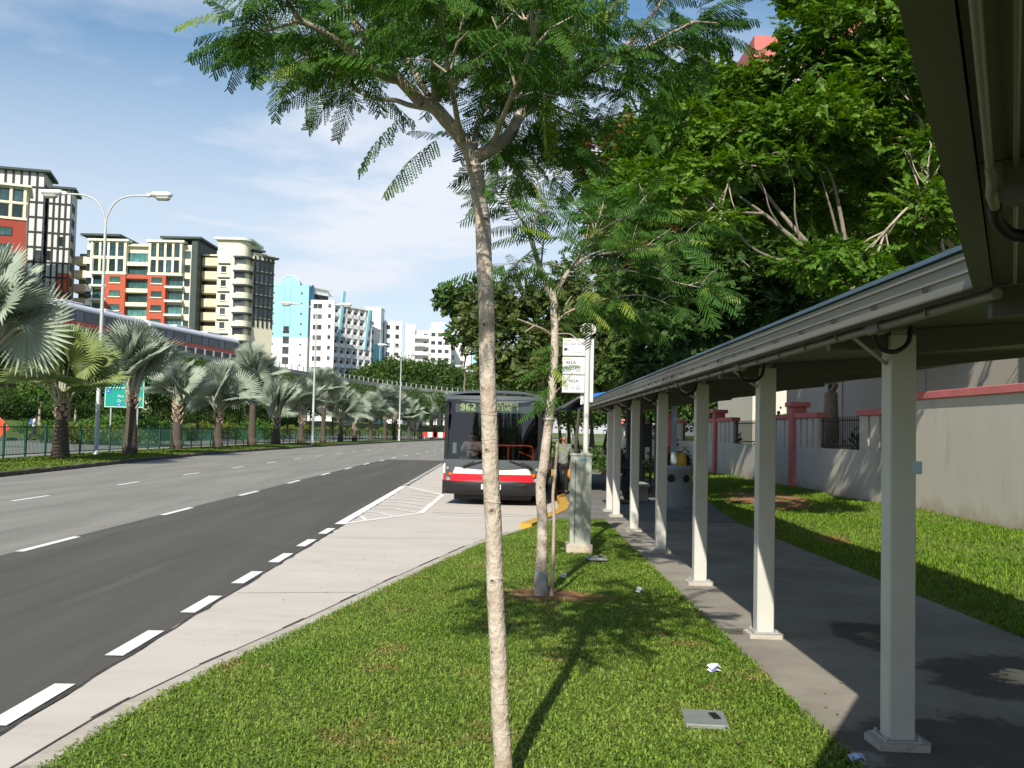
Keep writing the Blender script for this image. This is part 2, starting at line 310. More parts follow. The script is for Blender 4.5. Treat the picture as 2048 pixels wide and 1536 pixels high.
endx = lambda y: bkx(y) if y <= 48 else float(np.interp(y, [48, 62], [1.85, rx(61.9)]))
strip("bus_bay", [(edge(y) + jag(y), y, 0.008) for y in YBB], [(endx(y), y, 0.008) for y in YBB], BAY)
crack = mat("joint_tar", (0.05, 0.047, 0.042), 0.9, 0.3, 9)
jt = MB()
for y in np.arange(2, 62, 0.35):
    wv = 0.02 + 0.022 * abs(math.sin(y * 5.1) * math.sin(y * 1.7)); y1 = y + 0.352
    jt.poly([(edge(y) + jag(y) - wv, y, 0.0105), (edge(y) + jag(y) + 0.006, y, 0.0105), (edge(y1) + jag(y1) + 0.006, y1, 0.0105), (edge(y1) + jag(y1) - wv, y1, 0.0105)], crack)
for y in (11.4, 17.3):                                           # cross joints of the slabs
    jt.poly([(edge(y) + .05, y, 0.0106), (bkx(y) - .02, y + .25, 0.0106), (bkx(y) - .02, y + .262, 0.0106), (edge(y) + .05, y + .012, 0.0106)], crack)
jt.poly([(-1.75, 22.95, 0.0106), (0.75, 22.8, 0.0106), (0.75, 22.83, 0.0106), (-1.75, 22.99, 0.0106)], crack)
tag(jt.build("slab_joint_surface"), None, None, None, 'structure')
# painted markings (one sheet)
pm = MB(); Z = 0.0135
def dash(xf, y0, y1, wd, m=PAINT, z=Z):
    pm.poly([(xf(y0) - wd / 2, y0, z), (xf(y0) + wd / 2, y0, z), (xf(y1) + wd / 2, y1, z), (xf(y1) - wd / 2, y1, z)], m)
e2 = lambda y: edge(y) - 0.125
for y in np.arange(0.5, 19, 1.93): dash(e2, y, y + 1.02, 0.15)
for y in np.arange(33.6, 56, 1.0): dash(e2, y, y + 0.5, 0.16)
for k in range(-1, 40):
    y = 14.6 + 6.3 * k; dash(lambda t: l2(t) + .12, y, y + 2.05, 0.13, PAINT, 0.0085)
    y = 16.8 + 6.95 * k; dash(l3, y, y + 2.0, 0.12, PAINT, 0.004)
hq = [(-3.33, 19.7), (-2.0, 22.75), (-1.95, 29.3), (-3.42, 33.2)]
def bar(a, b, wd, m=PAINT_OLD, z=0.0145):
    d = Vector((b[0] - a[0], b[1] - a[1], 0)).normalized(); n = Vector((-d.y, d.x, 0)) * wd / 2
    pm.poly([(a[0] - n.x, a[1] - n.y, z), (b[0] - n.x, b[1] - n.y, z), (b[0] + n.x, b[1] + n.y, z), (a[0] + n.x, a[1] + n.y, z)], m)
bar((-3.32, 19.7), (-3.5, 33.2), 0.2, PAINT, 0.0155); bar(hq[0], hq[1], 0.15); bar(hq[1], hq[2], 0.15, PAINT_OLD, 0.015); bar(hq[2], hq[3], 0.15)
for k in range(10):
    t = (k + 0.6) / 10.4; y = 20.6 + 11.2 * t; xr = np.interp(y - 0.6, [19.7, 22.75, 29.3, 33.2], [-3.33, -2.05, -2.0, -3.4]); xm = (xr - 3.35) / 2
    bar((-3.24, y + 0.35), (xm, y + 0.25), 0.09, PAINT_OLD, 0.0165); bar((xm, y + 0.25), (xr, y - 0.65), 0.09, PAINT_OLD, 0.0175)
bar((-1.55, 22.6), (0.6, 22.48), 0.13, PAINT_OLD)
tag(pm.build("road_markings"), None, None, None, 'structure')
# kerbs
kb = MB()
for (x0, y0), (x1, y1) in zip(BAYK[:-1], BAYK[1:]):
    n = max(1, int((y1 - y0) / 1.0)); yel = y0 > 17.5
    for i in range(n):
        a, b = i / n, (i + 1) / n; p = (x0 + (x1 - x0) * a, y0 + (y1 - y0) * a); q = (x0 + (x1 - x0) * b, y0 + (y1 - y0) * b); g_ = 0.006 if not yel else 0.003
        wd = 0.17 if not yel else 0.24; h = 0.035 if not yel else 0.135
        kb.prism([(p[0], p[1] + g_), (p[0] + wd, p[1] + g_), (q[0] + wd, q[1] - g_), (q[0], q[1] - g_)], -0.02, h, YEL if yel else KERB)
tag(kb.build("kerb"), None, None, None, 'structure')
dr = MB()                                                        # shallow drain line in front of the flush kerb
for y in np.arange(1.0, 19.0, 0.5):
    wv = 0.012 + 0.02 * (math.sin(y * 4.1) > 0.2)
    dr.poly([(bkx(y) - 0.06 - wv, y, 0.0108), (bkx(y) - 0.05, y, 0.0108), (bkx(y + .5) - 0.05, y + .5, 0.0108), (bkx(y + .5) - 0.06 - wv, y + .5, 0.0108)], crack)
tag(dr.build("kerb_joint_surface"), None, None, None, 'structure')
ck = MB()
for y in np.arange(-10, 300, 1.0):
    a, b = K(y), K(y + 1.0); ck.prism([(a - 0.26, y + 0.01), (a, y + 0.01), (b, y + .99), (b - 0.26, y + .99)], -0.03, 0.15 + 0.012 * math.sin(y * 3.7), OLDKERB)
tag(ck.build("central_kerb"), None, None, None, 'structure')
strip("central_verge", [(K(y) - 5.6, y, 0.14) for y in YS], [(K(y) - 0.2, y, 0.16) for y in YS], LAWN)
strip("far_road", [(K(y) - 18.0, y, 0.40) for y in YS], [(K(y) - 5.5, y, 0.06) for y in YS], mat("pale_far_asphalt", (0.22, 0.215, 0.2), 0.9, 0.1, 0.4))
fk = MB()
KW, KB = mat("white_kerb_paint", (0.6, 0.6, 0.57), 0.8, 0.12, 2), mat("black_kerb_paint", (0.02, 0.02, 0.02), 0.8, 0.2, 2)
for i, y in enumerate(np.arange(20, 240, 1.5)):
    a, b = K(y) - 18.0, K(y + 1.5) - 18.0; fk.prism([(a - 0.3, y), (a, y), (b, y + 1.5), (b - 0.3, y + 1.5)], 0.3, 0.62, KW if i % 2 else KB)
tag(fk.build("far_kerb"), None, None, None, 'structure')
def slope(name, y_list, cols, m, nz=0.25):
    rng = np.random.default_rng(5); V = []; n = len(cols)
    for y in y_list:
        for dx, z in cols: V.append((K(y) + dx, y, z + (rng.random() * nz if dx < -19 else 0)))
    F = [(i * n + j, i * n + j + 1, (i + 1) * n + j + 1, (i + 1) * n + j) for i in range(len(y_list) - 1) for j in range(n - 1)]
    me = bpy.data.meshes.new(name); me.from_pydata(V, [], F); me.materials.append(m); me.update(); return tag(link(name, me), None, None, None, 'structure')
slope("grass_bank", list(np.arange(0, 300, 6.0)), [(-18.2, 0.6), (-20, 0.75), (-23, 1.3), (-27, 2.1), (-32, 3.0), (-40, 3.2), (-70, 3.0), (-200, 2.5)], DRYLAWN)
# right-hand verge, walkway, platform, lawn by the wall
WX0, WX1, WZ = 1.89, 4.72, 0.12
def sheet(name, poly_xy, zf, m, step=0.5):
    """polygon in x,y as a finely divided sheet with height zf(x,y); rows across x"""
    ys = sorted({p[1] for p in poly_xy}); 
    return None
VY = list(np.arange(-8, 20.61, 0.4))
vr = np.random.default_rng(2)
V = []; NC = 14
def vz(x, y):                                                    # verge height
    a = bkx(y) + 0.17; t = (x - a) / max(0.3, WX0 - a); return 0.03 + 0.115 * min(1, t * 3.0) + 0.025 * math.sin(x * 2.1 + y * 1.3) * min(1, t * 4) * min(1, (1 - t) * 4)
for y in VY:
    a = bkx(y) + 0.165
    for j in range(NC):
        x = a + (WX0 - a) * j / (NC - 1); V.append((x, y, vz(x, y)))
F = [(i * NC + j, i * NC + j + 1, (i + 1) * NC + j + 1, (i + 1) * NC + j) for i in range(len(VY) - 1) for j in range(NC - 1)]
me = bpy.data.meshes.new("grass_verge"); me.from_pydata(V, [], F); me.materials.append(TURF); me.update(); tag(link("grass_verge", me), None, None, None, 'structure')
BEND = (1.89, 4.0); bd = Vector((1.22, 2.43, 0)).normalized()
wk = MB()
wl = [(BEND[0] - bd.x * 12, BEND[1] - bd.y * 12), BEND, (WX0, 20.6), (WX0, 60)]; wr = [(WX1 - bd.x * 12, 3.3 - bd.y * 12), (WX1, 3.3), (WX1, 20.6), (5.4, 27.5), (5.4, 60)]
wk.prism(wr[:2] + [(WX1, 20.6), (WX0, 20.6)] + [BEND, wl[0]], -0.03, WZ, PATH)
tag(wk.build("walkway"), None, None, None, 'structure')
pf = MB(); pf.prism([(1.89, 20.6), (4.72, 20.6), (5.4, 27.5), (5.4, 60), (2.4, 60)] + [(x + 0.24, y) for x, y in reversed(BAYK) if y > 20.7] + [(0.78, 20.6)], -0.03, WZ, mat("platform_asphalt", (0.17, 0.165, 0.15), 0.9, 0.2, 1.1, 0.3, dirt=((0.075, 0.075, 0.07), 1.5, 0.58), bscale=70))
tag(pf.build("bus_stop_pavement"), None, None, None, 'structure')
# lawn between the path and the wall, rising gently
WALLX = lambda y: 9.42 - 0.018 * y
LY = list(np.arange(-6, 75, 1.0)); V = []; NC2 = 12
lz = lambda x, y: 0.10 + 0.26 * max(0.0, min(1, (x - 4.7) / 4.3)) + 0.03 * math.sin(x * 1.7 + y * 0.8)
for y in LY:
    a = np.interp(y, [-6, 3.3, 20.6, 27.5, 75], [0.0, 4.70, 4.70, 5.38, 5.38]); b = WALLX(y) + 0.5
    for j in range(NC2):
        x = a + (b - a) * j / (NC2 - 1); V.append((x, y, lz(x, y) if j else 0.10))
F = [(i * NC2 + j, i * NC2 + j + 1, (i + 1) * NC2 + j + 1, (i + 1) * NC2 + j) for i in range(len(LY) - 1) for j in range(NC2 - 1)]
me = bpy.data.meshes.new("lawn"); me.from_pydata(V, [], F); me.materials.append(TURF); me.update(); tag(link("lawn", me), None, None, None, 'structure')
strip("estate_ground", [(WALLX(y) + 0.3, y, 0.35) for y in (-20, 0, 40, 80, 200)], [(120, y, 0.35) for y in (-20, 0, 40, 80, 200)], LAWN)
strip("right_verge", [(rx(y) + 0.1 if y > 62.5 else np.interp(y, [59.5, 62.5], [2.2, -2.8]), y, 0.1) for y in (59.5, 62.5, 70, 90, 110, 140, 200, 260)], [(26, y, 0.12) for y in (59.5, 62.5, 70, 90, 110, 140, 200, 260)], LAWN)
strip("side_street", [(0.5, 88, 0.13), (45, 74, 0.13)], [(0.5, 97, 0.13), (45, 83, 0.13)], mat("pale_side_asphalt", (0.3, 0.29, 0.27), 0.9, 0.1, 0.5))
# puddle and damp on the path by the first post
def blob(cx, cy, rx_, ry_, n, sd, z):
    r = random.Random(sd); ph = [r.random() * 6.28 for _ in range(4)]
    return [(cx + rx_ * math.cos(a) * (1 + .16 * math.sin(3 * a + ph[0]) + .1 * math.sin(5 * a + ph[1]) + .07 * math.sin(9 * a + ph[2]) + .045 * math.sin(17 * a + ph[3]) + .03 * math.sin(29 * a)), cy + ry_ * math.sin(a) * (1 + .16 * math.sin(2 * a + ph[3]) + .1 * math.sin(4 * a + ph[0]) + .05 * math.sin(11 * a + ph[1])), z) for a in [2 * math.pi * i / n for i in range(n)]]
# worn soil rings at the tree feet
so = MB(); so.poly([(x, y, vz(x, y) + 0.012) for x, y, z in blob(0.45, 10.75, 0.62, 0.55, 40, 4, 0)], SOIL)
so.poly([(x, y, vz(x, y) + 0.012) for x, y, z in blob(0.0, 4.95, 0.3, 0.3, 30, 4, 0)], SOIL)
so.poly([(x, y, lz(x, y) + 0.015) for x, y, z in blob(6.9, 27.0, 1.0, 3.0, 40, 14, 0)], SOIL); so.poly([(x, y, lz(x, y) + 0.015) for x, y, z in blob(5.6, 17.5, 0.3, 0.8, 40, 15, 0)], SOIL)
tag(so.build("bare_ground_surface"), None, None, None, 'structure')
# grass blades
rng = np.random.default_rng(11)
def blades(name, X, Y, Zf, n, seed, hgt, wid, m):
    r = np.random.default_rng(seed); x, y = X(r, n), Y(r, n); return x, y
def grass_mesh(name, P, h, wd, m, seed, lean=0.9):
    r = np.random.default_rng(seed); n = len(P); a = r.uniform(0, 2 * np.pi, n); h = h * r.uniform(0.55, 1.35, n); wd = wd * r.uniform(0.7, 1.3, n); ln = r.uniform(0.25, lean, n)
    d = np.stack([np.cos(a), np.sin(a), np.zeros(n)], 1); s = np.stack([-np.sin(a), np.cos(a), np.zeros(n)], 1); up = np.array([0, 0, 1.0])
    b0, b1 = P - s * wd[:, None] / 2, P + s * wd[:, None] / 2; mid = P + up * (h * 0.6)[:, None] + d * (h * ln * 0.35)[:, None]
    m0, m1 = mid - s * wd[:, None] * 0.45, mid + s * wd[:, None] * 0.45; tip = P + up * (h * (1 - 0.45 * ln))[:, None] + d * (h * ln)[:, None]
    V = np.stack([b0, b1, m0, m1, tip], 1).reshape(-1, 3); i = np.arange(n)[:, None] * 5
    return link(name, np_mesh(name, V, [(i + [0, 1, 3, 2], 0), (i + [2, 3, 4], 0)], [m]))
BLADE = mat("grass_blade", (0.125, 0.225, 0.022), 0.6, 0, 0.9, island=0.4, trans=0.3, col2=(0.22, 0.30, 0.05), dirt=((0.33, 0.225, 0.09), 1.7, 0.565))
n = 260000; y = 3.6 * (20.55 / 3.6) ** rng.random(n); u = rng.random(n); bx_ = np.interp(y, [p[1] for p in BAYK], [p[0] for p in BAYK]) + 0.13 + rng.normal(0, .02, n)
x = bx_ + (WX0 + 0.03 - bx_) * u + rng.normal(0, .015, n); keep = (np.abs(x) < y * 0.62 + 0.5) & ~((np.abs(x - 1.24) < .14) & (np.abs(y - 6.26) < .18)) & ~((np.abs(x - 1.2) < .14) & (np.abs(y - 13.7) < .22)) & (np.hypot((x - .45) / .6, (y - 10.75) / .5) > rng.uniform(.5, 1.1, n)) & (np.sin(x * 5.1 + 2 * np.sin(y * 2.3)) * np.sin(y * 4.3 + x) < rng.uniform(.55, 1.6, n))
x, y = x[keep], y[keep]; z = np.array([vz(a, b) for a, b in zip(x, y)]) - 0.006
tag(grass_mesh("verge_grass", np.stack([x, y, z], 1), 0.040, 0.0095, BLADE, 3, 1.7), "short broad-bladed turf on the verge between bus bay and path", "grass", None, 'stuff')
n = 90000; y = 6.0 * (48 / 6.0) ** rng.random(n); a = np.interp(y, [6, 20.6, 27.5, 75], [4.70, 4.70, 5.38, 5.38]); x = a + (9.42 - 0.018 * y - a) * rng.random(n); keep = x < y * 0.56 + 0.8
keep &= (np.hypot((x - 6.9) / 1.0, (y - 27) / 3.0) > rng.uniform(.6, 1.2, n)); x, y = x[keep], y[keep]; z = np.array([lz(p, q) for p, q in zip(x, y)]) - 0.006
BLADE2 = mat("lawn_blade", (0.105, 0.21, 0.014), 0.6, 0, 0.6, island=0.45, trans=0.3, col2=(0.155, 0.26, 0.025), spec=.2)
tag(grass_mesh("lawn_grass", np.stack([x, y, z], 1), 0.07, 0.012, BLADE2, 4, 1.1), "taller bright lawn between covered path and boundary wall", "grass", None, 'stuff')
n = 30000; y = rng.uniform(30, 110, n); x = np.array([K(b) for b in y]) - rng.uniform(0.3, 5.0, n); tag(grass_mesh("central_grass", np.stack([x, y, np.full(n, .15)], 1), 0.08, 0.05, mat('strip_blade', (0.085, 0.145, 0.014), .6, 0, .3, island=.4, trans=.25, col2=(0.14, 0.19, 0.03), spec=.2), 6, 1.0), "grass growing on the central strip under the palms", "grass", None, 'stuff')

# dead leaves blown over the verge, the bay and the path
r_ = np.random.default_rng(77); n = 420; y = 4.0 * (20 / 4.0) ** r_.random(n); x = r_.uniform(-2.6, 4.6, n) * np.minimum(1, .3 + y / 9); P = []
for a, b_ in zip(x, y):
    e_ = bkx(b_) + .17; P.append((a, b_, 0.022 if a < e_ - .2 else (vz(a, b_) + .03 if a < WX0 else WZ + .008)))
Vt = np.array([(0, -.5, 0), (.28, 0, .12), (0, .5, .03), (-.28, 0, .1)]); Ft = np.array([(0, 1, 2, 3)]); D_ = r_.normal(0, 1, (n, 3)); D_[:, 2] *= .15
LV, LF = scatter((Vt, Ft), np.array(P), frames(D_, r_, .9), r_.uniform(.015, .045, n)); tag(link("fallen_leaves", np_mesh("fallen_leaves", LV, [(LF, 0)], [mat("dead_leaf", (0.20, 0.12, 0.045), .8, 0, 3, island=.5, col2=(0.33, 0.24, 0.08))])), "small dead leaves scattered on the turf, bay and path", "leaf litter", None, 'stuff')
# ---------------------------------------------------------------- covered walkway
CREAM = mat("cream_post_paint", (0.54, 0.53, 0.475), 0.5, 0.05, 2.5, dirt=((0.40, 0.385, 0.325), 2.4, 0.64))
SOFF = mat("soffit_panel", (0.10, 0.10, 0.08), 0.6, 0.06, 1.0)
FASC = mat("fascia_metal", (0.235, 0.232, 0.20), 0.5, 0.1, 2.0, metal=0.1, stretch=(1, .3, 4), dirt=((0.27, 0.26, 0.2), 3, 0.62))
ROOFBLUE = mat("blue_roof_sheet", (0.12, 0.20, 0.29), 0.5, 0.1, 2)
cw = thing("covered_walkway", "long cream covered walkway roof on a single row of square posts", "walkway roof", (2.3, 5.94, WZ))
O = Vector((2.3, 5.94, WZ))
EX, RXX, ZL, ZR = 1.79, 4.88, 2.52, 2.76
YN, YF = 3.83, 23.6
bdx, bdy = bd.x, bd.y; nx_, ny_ = bd.y, -bd.x                      # along / across the near leg
LEN = 9.0
A0 = Vector((EX, YN, ZL)); B0 = Vector((RXX, YN - (RXX - EX) * math.tan(math.atan2(bdx, bdy) / 2), ZR))
A1 = A0 - bd * LEN; B1 = B0 - bd * LEN
def loc(v): return tuple(Vector(v) - O)
def slab(b, quad, t, m):
    n = (Vector(quad[1]) - Vector(quad[0])).cross(Vector(quad[3]) - Vector(quad[0])).normalized() * t
    if n.z < 0: n = -n
    P = [loc(p) for p in quad]; Q = [loc(Vector(p) + n) for p in quad]
    b.add(P + Q, [(0, 1, 2, 3), (7, 6, 5, 4), (0, 4, 5, 1), (1, 5, 6, 2), (2, 6, 7, 3), (3, 7, 4, 0)], m)
b = MB()
npan = 14
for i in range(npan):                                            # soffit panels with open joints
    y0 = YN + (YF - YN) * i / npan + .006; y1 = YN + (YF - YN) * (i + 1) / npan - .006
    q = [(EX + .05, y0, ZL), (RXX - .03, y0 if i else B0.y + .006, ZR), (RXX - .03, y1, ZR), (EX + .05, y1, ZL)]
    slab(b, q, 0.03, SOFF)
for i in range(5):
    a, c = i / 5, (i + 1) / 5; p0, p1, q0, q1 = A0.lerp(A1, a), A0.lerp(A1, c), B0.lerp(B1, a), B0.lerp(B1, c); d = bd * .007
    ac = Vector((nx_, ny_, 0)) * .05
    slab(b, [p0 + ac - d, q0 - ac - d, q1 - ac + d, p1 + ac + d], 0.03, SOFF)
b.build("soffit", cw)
b = MB(); slab(b, [(EX - .02, YN, ZL + .14), (RXX + .03, B0.y, ZR + .12), (RXX + .03, YF + .05, ZR + .12), (EX - .02, YF + .05, ZL + .14)], 0.02, ROOFBLUE)
up_ = Vector((0, 0, .14)); slab(b, [A0 + up_, B0 + Vector((0, 0, .12)), B1 + Vector((0, 0, .12)), A1 + up_], 0.02, ROOFBLUE)
b.build("roof_sheet", cw)
def beam(b, p, q, z0, z1, off0, off1, m):
    """fascia strip along p->q, offset across by off0..off1 (to the right of travel)"""
    p, q = Vector(p), Vector(q); d = (q - p).normalized(); r = Vector((d.y, -d.x, 0))
    V = [p + r * off0, p + r * off1, q + r * off1, q + r * off0]
    b.add([loc((v.x, v.y, z0 + (v.z - p.z))) for v in V] + [loc((v.x, v.y, z1 + (v.z - p.z))) for v in V], [(0, 1, 2, 3), (7, 6, 5, 4), (0, 4, 5, 1), (1, 5, 6, 2), (2, 6, 7, 3), (3, 7, 4, 0)], m)
b = MB()
F0, F1 = Vector((EX, YN, 0)), Vector((EX, YF, 0)); G1 = F0 - bd * LEN
for p, q in ((F0, F1), (G1, F0)):
    beam(b, p, q, ZL - .015, ZL + .135, 0, .045, FASC)
    beam(b, p, q, ZL - .028, ZL - .0205, -.021, .048, SOFF)  # dark strip added below the fascia, standing in for shade there
    beam(b, p, q, ZL + .045, ZL + .055, -.012, .0, FASC); beam(b, p, q, ZL + .10, ZL + .112, -.012, .0, FASC); beam(b, p, q, ZL - .02, ZL + .012, -.02, .0, FASC)
b.build("fascia", cw)
b = MB(); beam(b, (RXX, B0.y, 0), (RXX, YF, 0), ZR - .02, ZR + .12, -.03, .02, FASC); h_ = Vector((RXX, B0.y, 0)); beam(b, h_ - bd * LEN, h_, ZR - .02, ZR + .12, -.03, .02, FASC); b.build("rear_fascia", cw)
PIPE = mat("grey_conduit", (0.20, 0.20, 0.18), 0.45, 0.08, 4, metal=0.2)
b = MB()
b.tube([loc((EX + .095, YN + .05, ZL - .04)), loc((EX + .095, YF, ZL - .04))], 0.024, PIPE, 8)
c0 = Vector((EX, YN, ZL - .045)); ac = Vector((nx_, ny_, 0)); b.tube([loc(c0 + ac * .075 - bd * 1.9), loc(c0 + ac * .075 - bd * LEN)], 0.0085, PIPE, 10)
b.tube([loc(c0 + ac * .125 + Vector((0, 0, .03))), loc(c0 + ac * .125 - bd * LEN + Vector((0, 0, .03)))], 0.006, PIPE, 8)
b.tube([loc(c0 + ac * .075 - bd * 1.93), loc(c0 + ac * .08 - bd * 1.84 - Vector((0, 0, .006))), loc(c0 + ac * .075 - bd * 1.72 - Vector((0, 0, .014))), loc(c0 + ac * .08 - bd * 1.6 - Vector((0, 0, .014)))], [.0105, .014, .0135, .012], PIPE, 10)
b.build("conduit", cw)
hose = MB(); P = [c0 + ac * .08 - bd * 1.6 - Vector((0, 0, .014)), c0 + ac * .085 - bd * 1.5 - Vector((0, 0, .03)), c0 + ac * .12 - bd * 1.42 - Vector((0, 0, .05)), c0 + ac * .19 - bd * 1.4 - Vector((0, 0, .05)), c0 + ac * .26 - bd * 1.44 - Vector((0, 0, .03)), c0 + ac * .30 - bd * 1.52 + Vector((0, 0, .02))]
def smooth_path(P, n=8):
    P = [Vector(p) for p in P]; out_ = []
    for i in range(len(P) - 1):
        p0, p1, p2, p3 = P[max(i - 1, 0)], P[i], P[i + 1], P[min(i + 2, len(P) - 1)]
        for k in range(n):
            t = k / n; out_.append(0.5 * ((2 * p1) + (-p0 + p2) * t + (2 * p0 - 5 * p1 + 4 * p2 - p3) * t * t + (-p0 + 3 * p1 - 3 * p2 + p3) * t ** 3))
    return out_ + [P[-1]]
sp = smooth_path([loc(p) for p in P], 10); hose.tube(sp, [0.0145 + .0025 * (i % 2) for i in range(len(sp))], DARK, 10); hose.build("flexible_hose", cw)
def tapered_arm(b, p, d, l, z, h0, h1, m):
    p, d = Vector(p), Vector(d).normalized(); r = Vector((-d.y, d.x, 0)) * .035; q = p + d * l
    zt = lambda t: z + (ZR - ZL) * t
    V = [p - r + Vector((0, 0, z - h0)), p + r + Vector((0, 0, z - h0)), q + r + Vector((0, 0, zt(l / 3.05) - h1)), q - r + Vector((0, 0, zt(l / 3.05) - h1)), p - r + Vector((0, 0, z)), p + r + Vector((0, 0, z)), q + r + Vector((0, 0, zt(l / 3.05))), q - r + Vector((0, 0, zt(l / 3.05)))]
    b.add([loc(v) for v in V], [(3, 2, 1, 0), (4, 5, 6, 7), (0, 1, 5, 4), (1, 2, 6, 5), (2, 3, 7, 6), (3, 0, 4, 7)], m)
# the plate bracket beside the bend, its hole a disc coloured dark
b = MB(); tapered_arm(b, (EX + .10 * nx_ - 1.78 * bdx, YN + .10 * ny_ - 1.78 * bdy, 0), (nx_, ny_, 0), 2.4, ZL - .004, .09, .16, SOFF); tapered_arm(b, (EX + .12, YN + .16, 0), (1, -.22, 0), 2.8, ZL - .004, .12, .06, SOFF)
hp = Vector((EX, YN, ZL - .055)) + ac * .19 - bd * 1.818
V = [loc(hp + ac * (.019 * math.cos(a)) + Vector((0, 0, .019 * math.sin(a)))) for a in [2 * math.pi * i / 20 for i in range(20)]]; b.add(V, [tuple(range(20))], mat("hole_dark", (0.012, 0.012, 0.01), 0.8))
b.build("bend_bracket", cw)
post_ys = [5.94, 9.05, 12.11, 15.24, 18.52, 21.66, 23.1]
ph = ZL - WZ - .01
def post_parts(i, y):
    b = MB(); b.box((0, y - O.y, ph / 2 + .015), (0.152, 0.152, ph), CREAM, 0, 0.008); p = b.build("post", cw)
    b = MB(); r = random.Random(i); b.prism([(x, y - O.y + yy) for x, yy in [(-.15, -.13), (.13, -.15), (.16, -.09), (.15, .14), (-.11, .15), (-.16, .1)]], 0, .035 + .006 * r.random(), KERB); b.build("footing", p); b = MB(); b.box((0, y - O.y, .045), (.22, .22, .014), GREYMETAL, 0, .003)
    for sx in (-1, 1):
        for sy in (-1, 1): b.lathe([(.011, .05), (.011, .068), (.004, .072)], (sx * .093, y - O.y + sy * .093, 0), GREYMETAL, 6, False)
    b.build("base_plate", p)
    b = MB(); tapered_arm(b, (2.36, y, 0), (1, 0, 0), 2.4, ZL - .003 + (ZR - ZL) * .17, .15, .06, SOFF); tapered_arm(b, (2.24, y, 0), (-1, 0, 0), .36, ZL - .003 + (ZR - ZL) * .16, .12, .16, SOFF); b.build("roof_arm", p)
    b = MB(); b.tube([(-.075, y - O.y, ph - .16), (-.36, y - .25 - O.y, ph - .03)], .012, GREYMETAL, 6); b.build("strut", p)
    if i < 6:
        yy = y - .75 - O.y; xx = EX + .095 - O.x; zz = ZL - .04 - O.z
        h = MB(); h.tube(smooth_path([(xx, yy, zz), (xx + .01, yy + .02, zz - .05), (xx + .06, yy + .06, zz - .105), (xx + .15, yy + .1, zz - .11), (xx + .22, yy + .12, zz - .06), (xx + .24, yy + .13, zz + .03)], 6), .013, DARK, 8); h.build("flexible_hose", p)
        h = MB(); h.box((xx, yy - .03, zz), (.075, .16, .07), PIPE, 0, .01); h.build("conduit_box", p)
for i, y in enumerate(post_ys): post_parts(i, y)
b = MB(); b.box((.078, -.078, 1.62), (.06, .006, .075), mat("pale_sticker", (0.5, 0.62, 0.72), 0.5)); b.build("sticker", cw)
cm_ = MB(); cm_.box((0, 0, 0), (.06, .025, .06), PIPE); cm_ = cm_.mesh("pipe_clip"); bm_ = MB(); bm_.box((0, 0, 0), (.012, .022, .02), DARK); bm_ = bm_.mesh("fascia_bolt")
for y in np.arange(4.3, 23.2, 0.62): link("pipe_clip", cm_, cw, loc((EX + .095, y + .2, ZL - .03))); link("fascia_bolt", bm_, cw, loc((EX - .014, y, ZL + .028)))
# ---------------------------------------------------------------- boundary wall
PLASTER = mat("grey_wall_plaster", (0.56, 0.525, 0.455), 0.92, 0.05, 0.8, 0.2, stretch=(1, 1, .25), dirt=((0.46, 0.42, 0.35), 1.1, 0.57), bscale=45)
def splash(m):
    """red soil splashed up the foot of the plaster"""
    t = m.node_tree; b = t.nodes['Principled BSDF']; src = b.inputs['Base Color'].links[0].from_socket; tx = N(t, 'ShaderNodeTexCoord'); sx = N(t, 'ShaderNodeSeparateXYZ'); no = N(t, 'ShaderNodeTexNoise'); no.inputs['Scale'].default_value = 2.2; no.inputs['Detail'].default_value = 8; t.links.new(tx.outputs['Object'], sx.inputs[0]); t.links.new(tx.outputs['Object'], no.inputs['Vector'])
    ma = N(t, 'ShaderNodeMath', operation='MULTIPLY_ADD'); ma.inputs[1].default_value = .9; t.links.new(no.outputs[0], ma.inputs[0]); t.links.new(sx.outputs['Z'], ma.inputs[2]); mr = N(t, 'ShaderNodeMapRange'); mr.inputs[1].default_value = .85; mr.inputs[2].default_value = .38; mr.inputs[4].default_value = .75; t.links.new(ma.outputs[0], mr.inputs[0]); mi = N(t, 'ShaderNodeMix', data_type='RGBA'); mi.inputs[7].default_value = (.34, .235, .165, 1); t.links.new(src, mi.inputs[6]); t.links.new(mr.outputs[0], mi.inputs[0]); t.links.new(mi.outputs[2], b.inputs['Base Color'])
splash(PLASTER)
PINK = mat("pink_wall_paint", (0.58, 0.17, 0.17), 0.75, 0.08, 2, dirt=((0.42, 0.12, 0.11), 2.2, 0.6))
bw = thing("boundary_wall", "grey plaster boundary wall with pink pillars and pink coping beside the lawn", "wall", (WALLX(20), 20, 0.3))
W0 = Vector((WALLX(20), 20, 0.3)); wa = math.atan(0.018)
def wb(b, y0, y1, z0, z1, th, m, off=0.0, bev=0.0):
    """box along the wall line, th thick (x), world y0..y1"""
    yc = (y0 + y1) / 2; b.box((WALLX(yc) + th / 2 + off - W0.x, yc - W0.y, (z0 + z1) / 2 - W0.z), (th, y1 - y0, z1 - z0), m, wa, bev)
b = MB(); wb(b, -4, 22.5, -.1, 2.80, .2, PLASTER); b.build("wall_panel", bw)
b = MB(); wb(b, -4, 22.45, 2.80, 2.96, .34, PINK, -.07, .012); b.build("coping", bw)
pil = [22.75, 31.3, 42.2, 53, 64, 75]
for i, y in enumerate(pil):
    b = MB(); z1 = 2.86; wb(b, y - .2, y + .2, -.1, z1, .44, PINK, -.12); wb(b, y - .3, y + .3, z1, z1 + .15, .64, PINK, -.22, .015); b.build("pillar", bw)
RAIL = mat("black_railing", (0.012, 0.012, 0.014), 0.5)
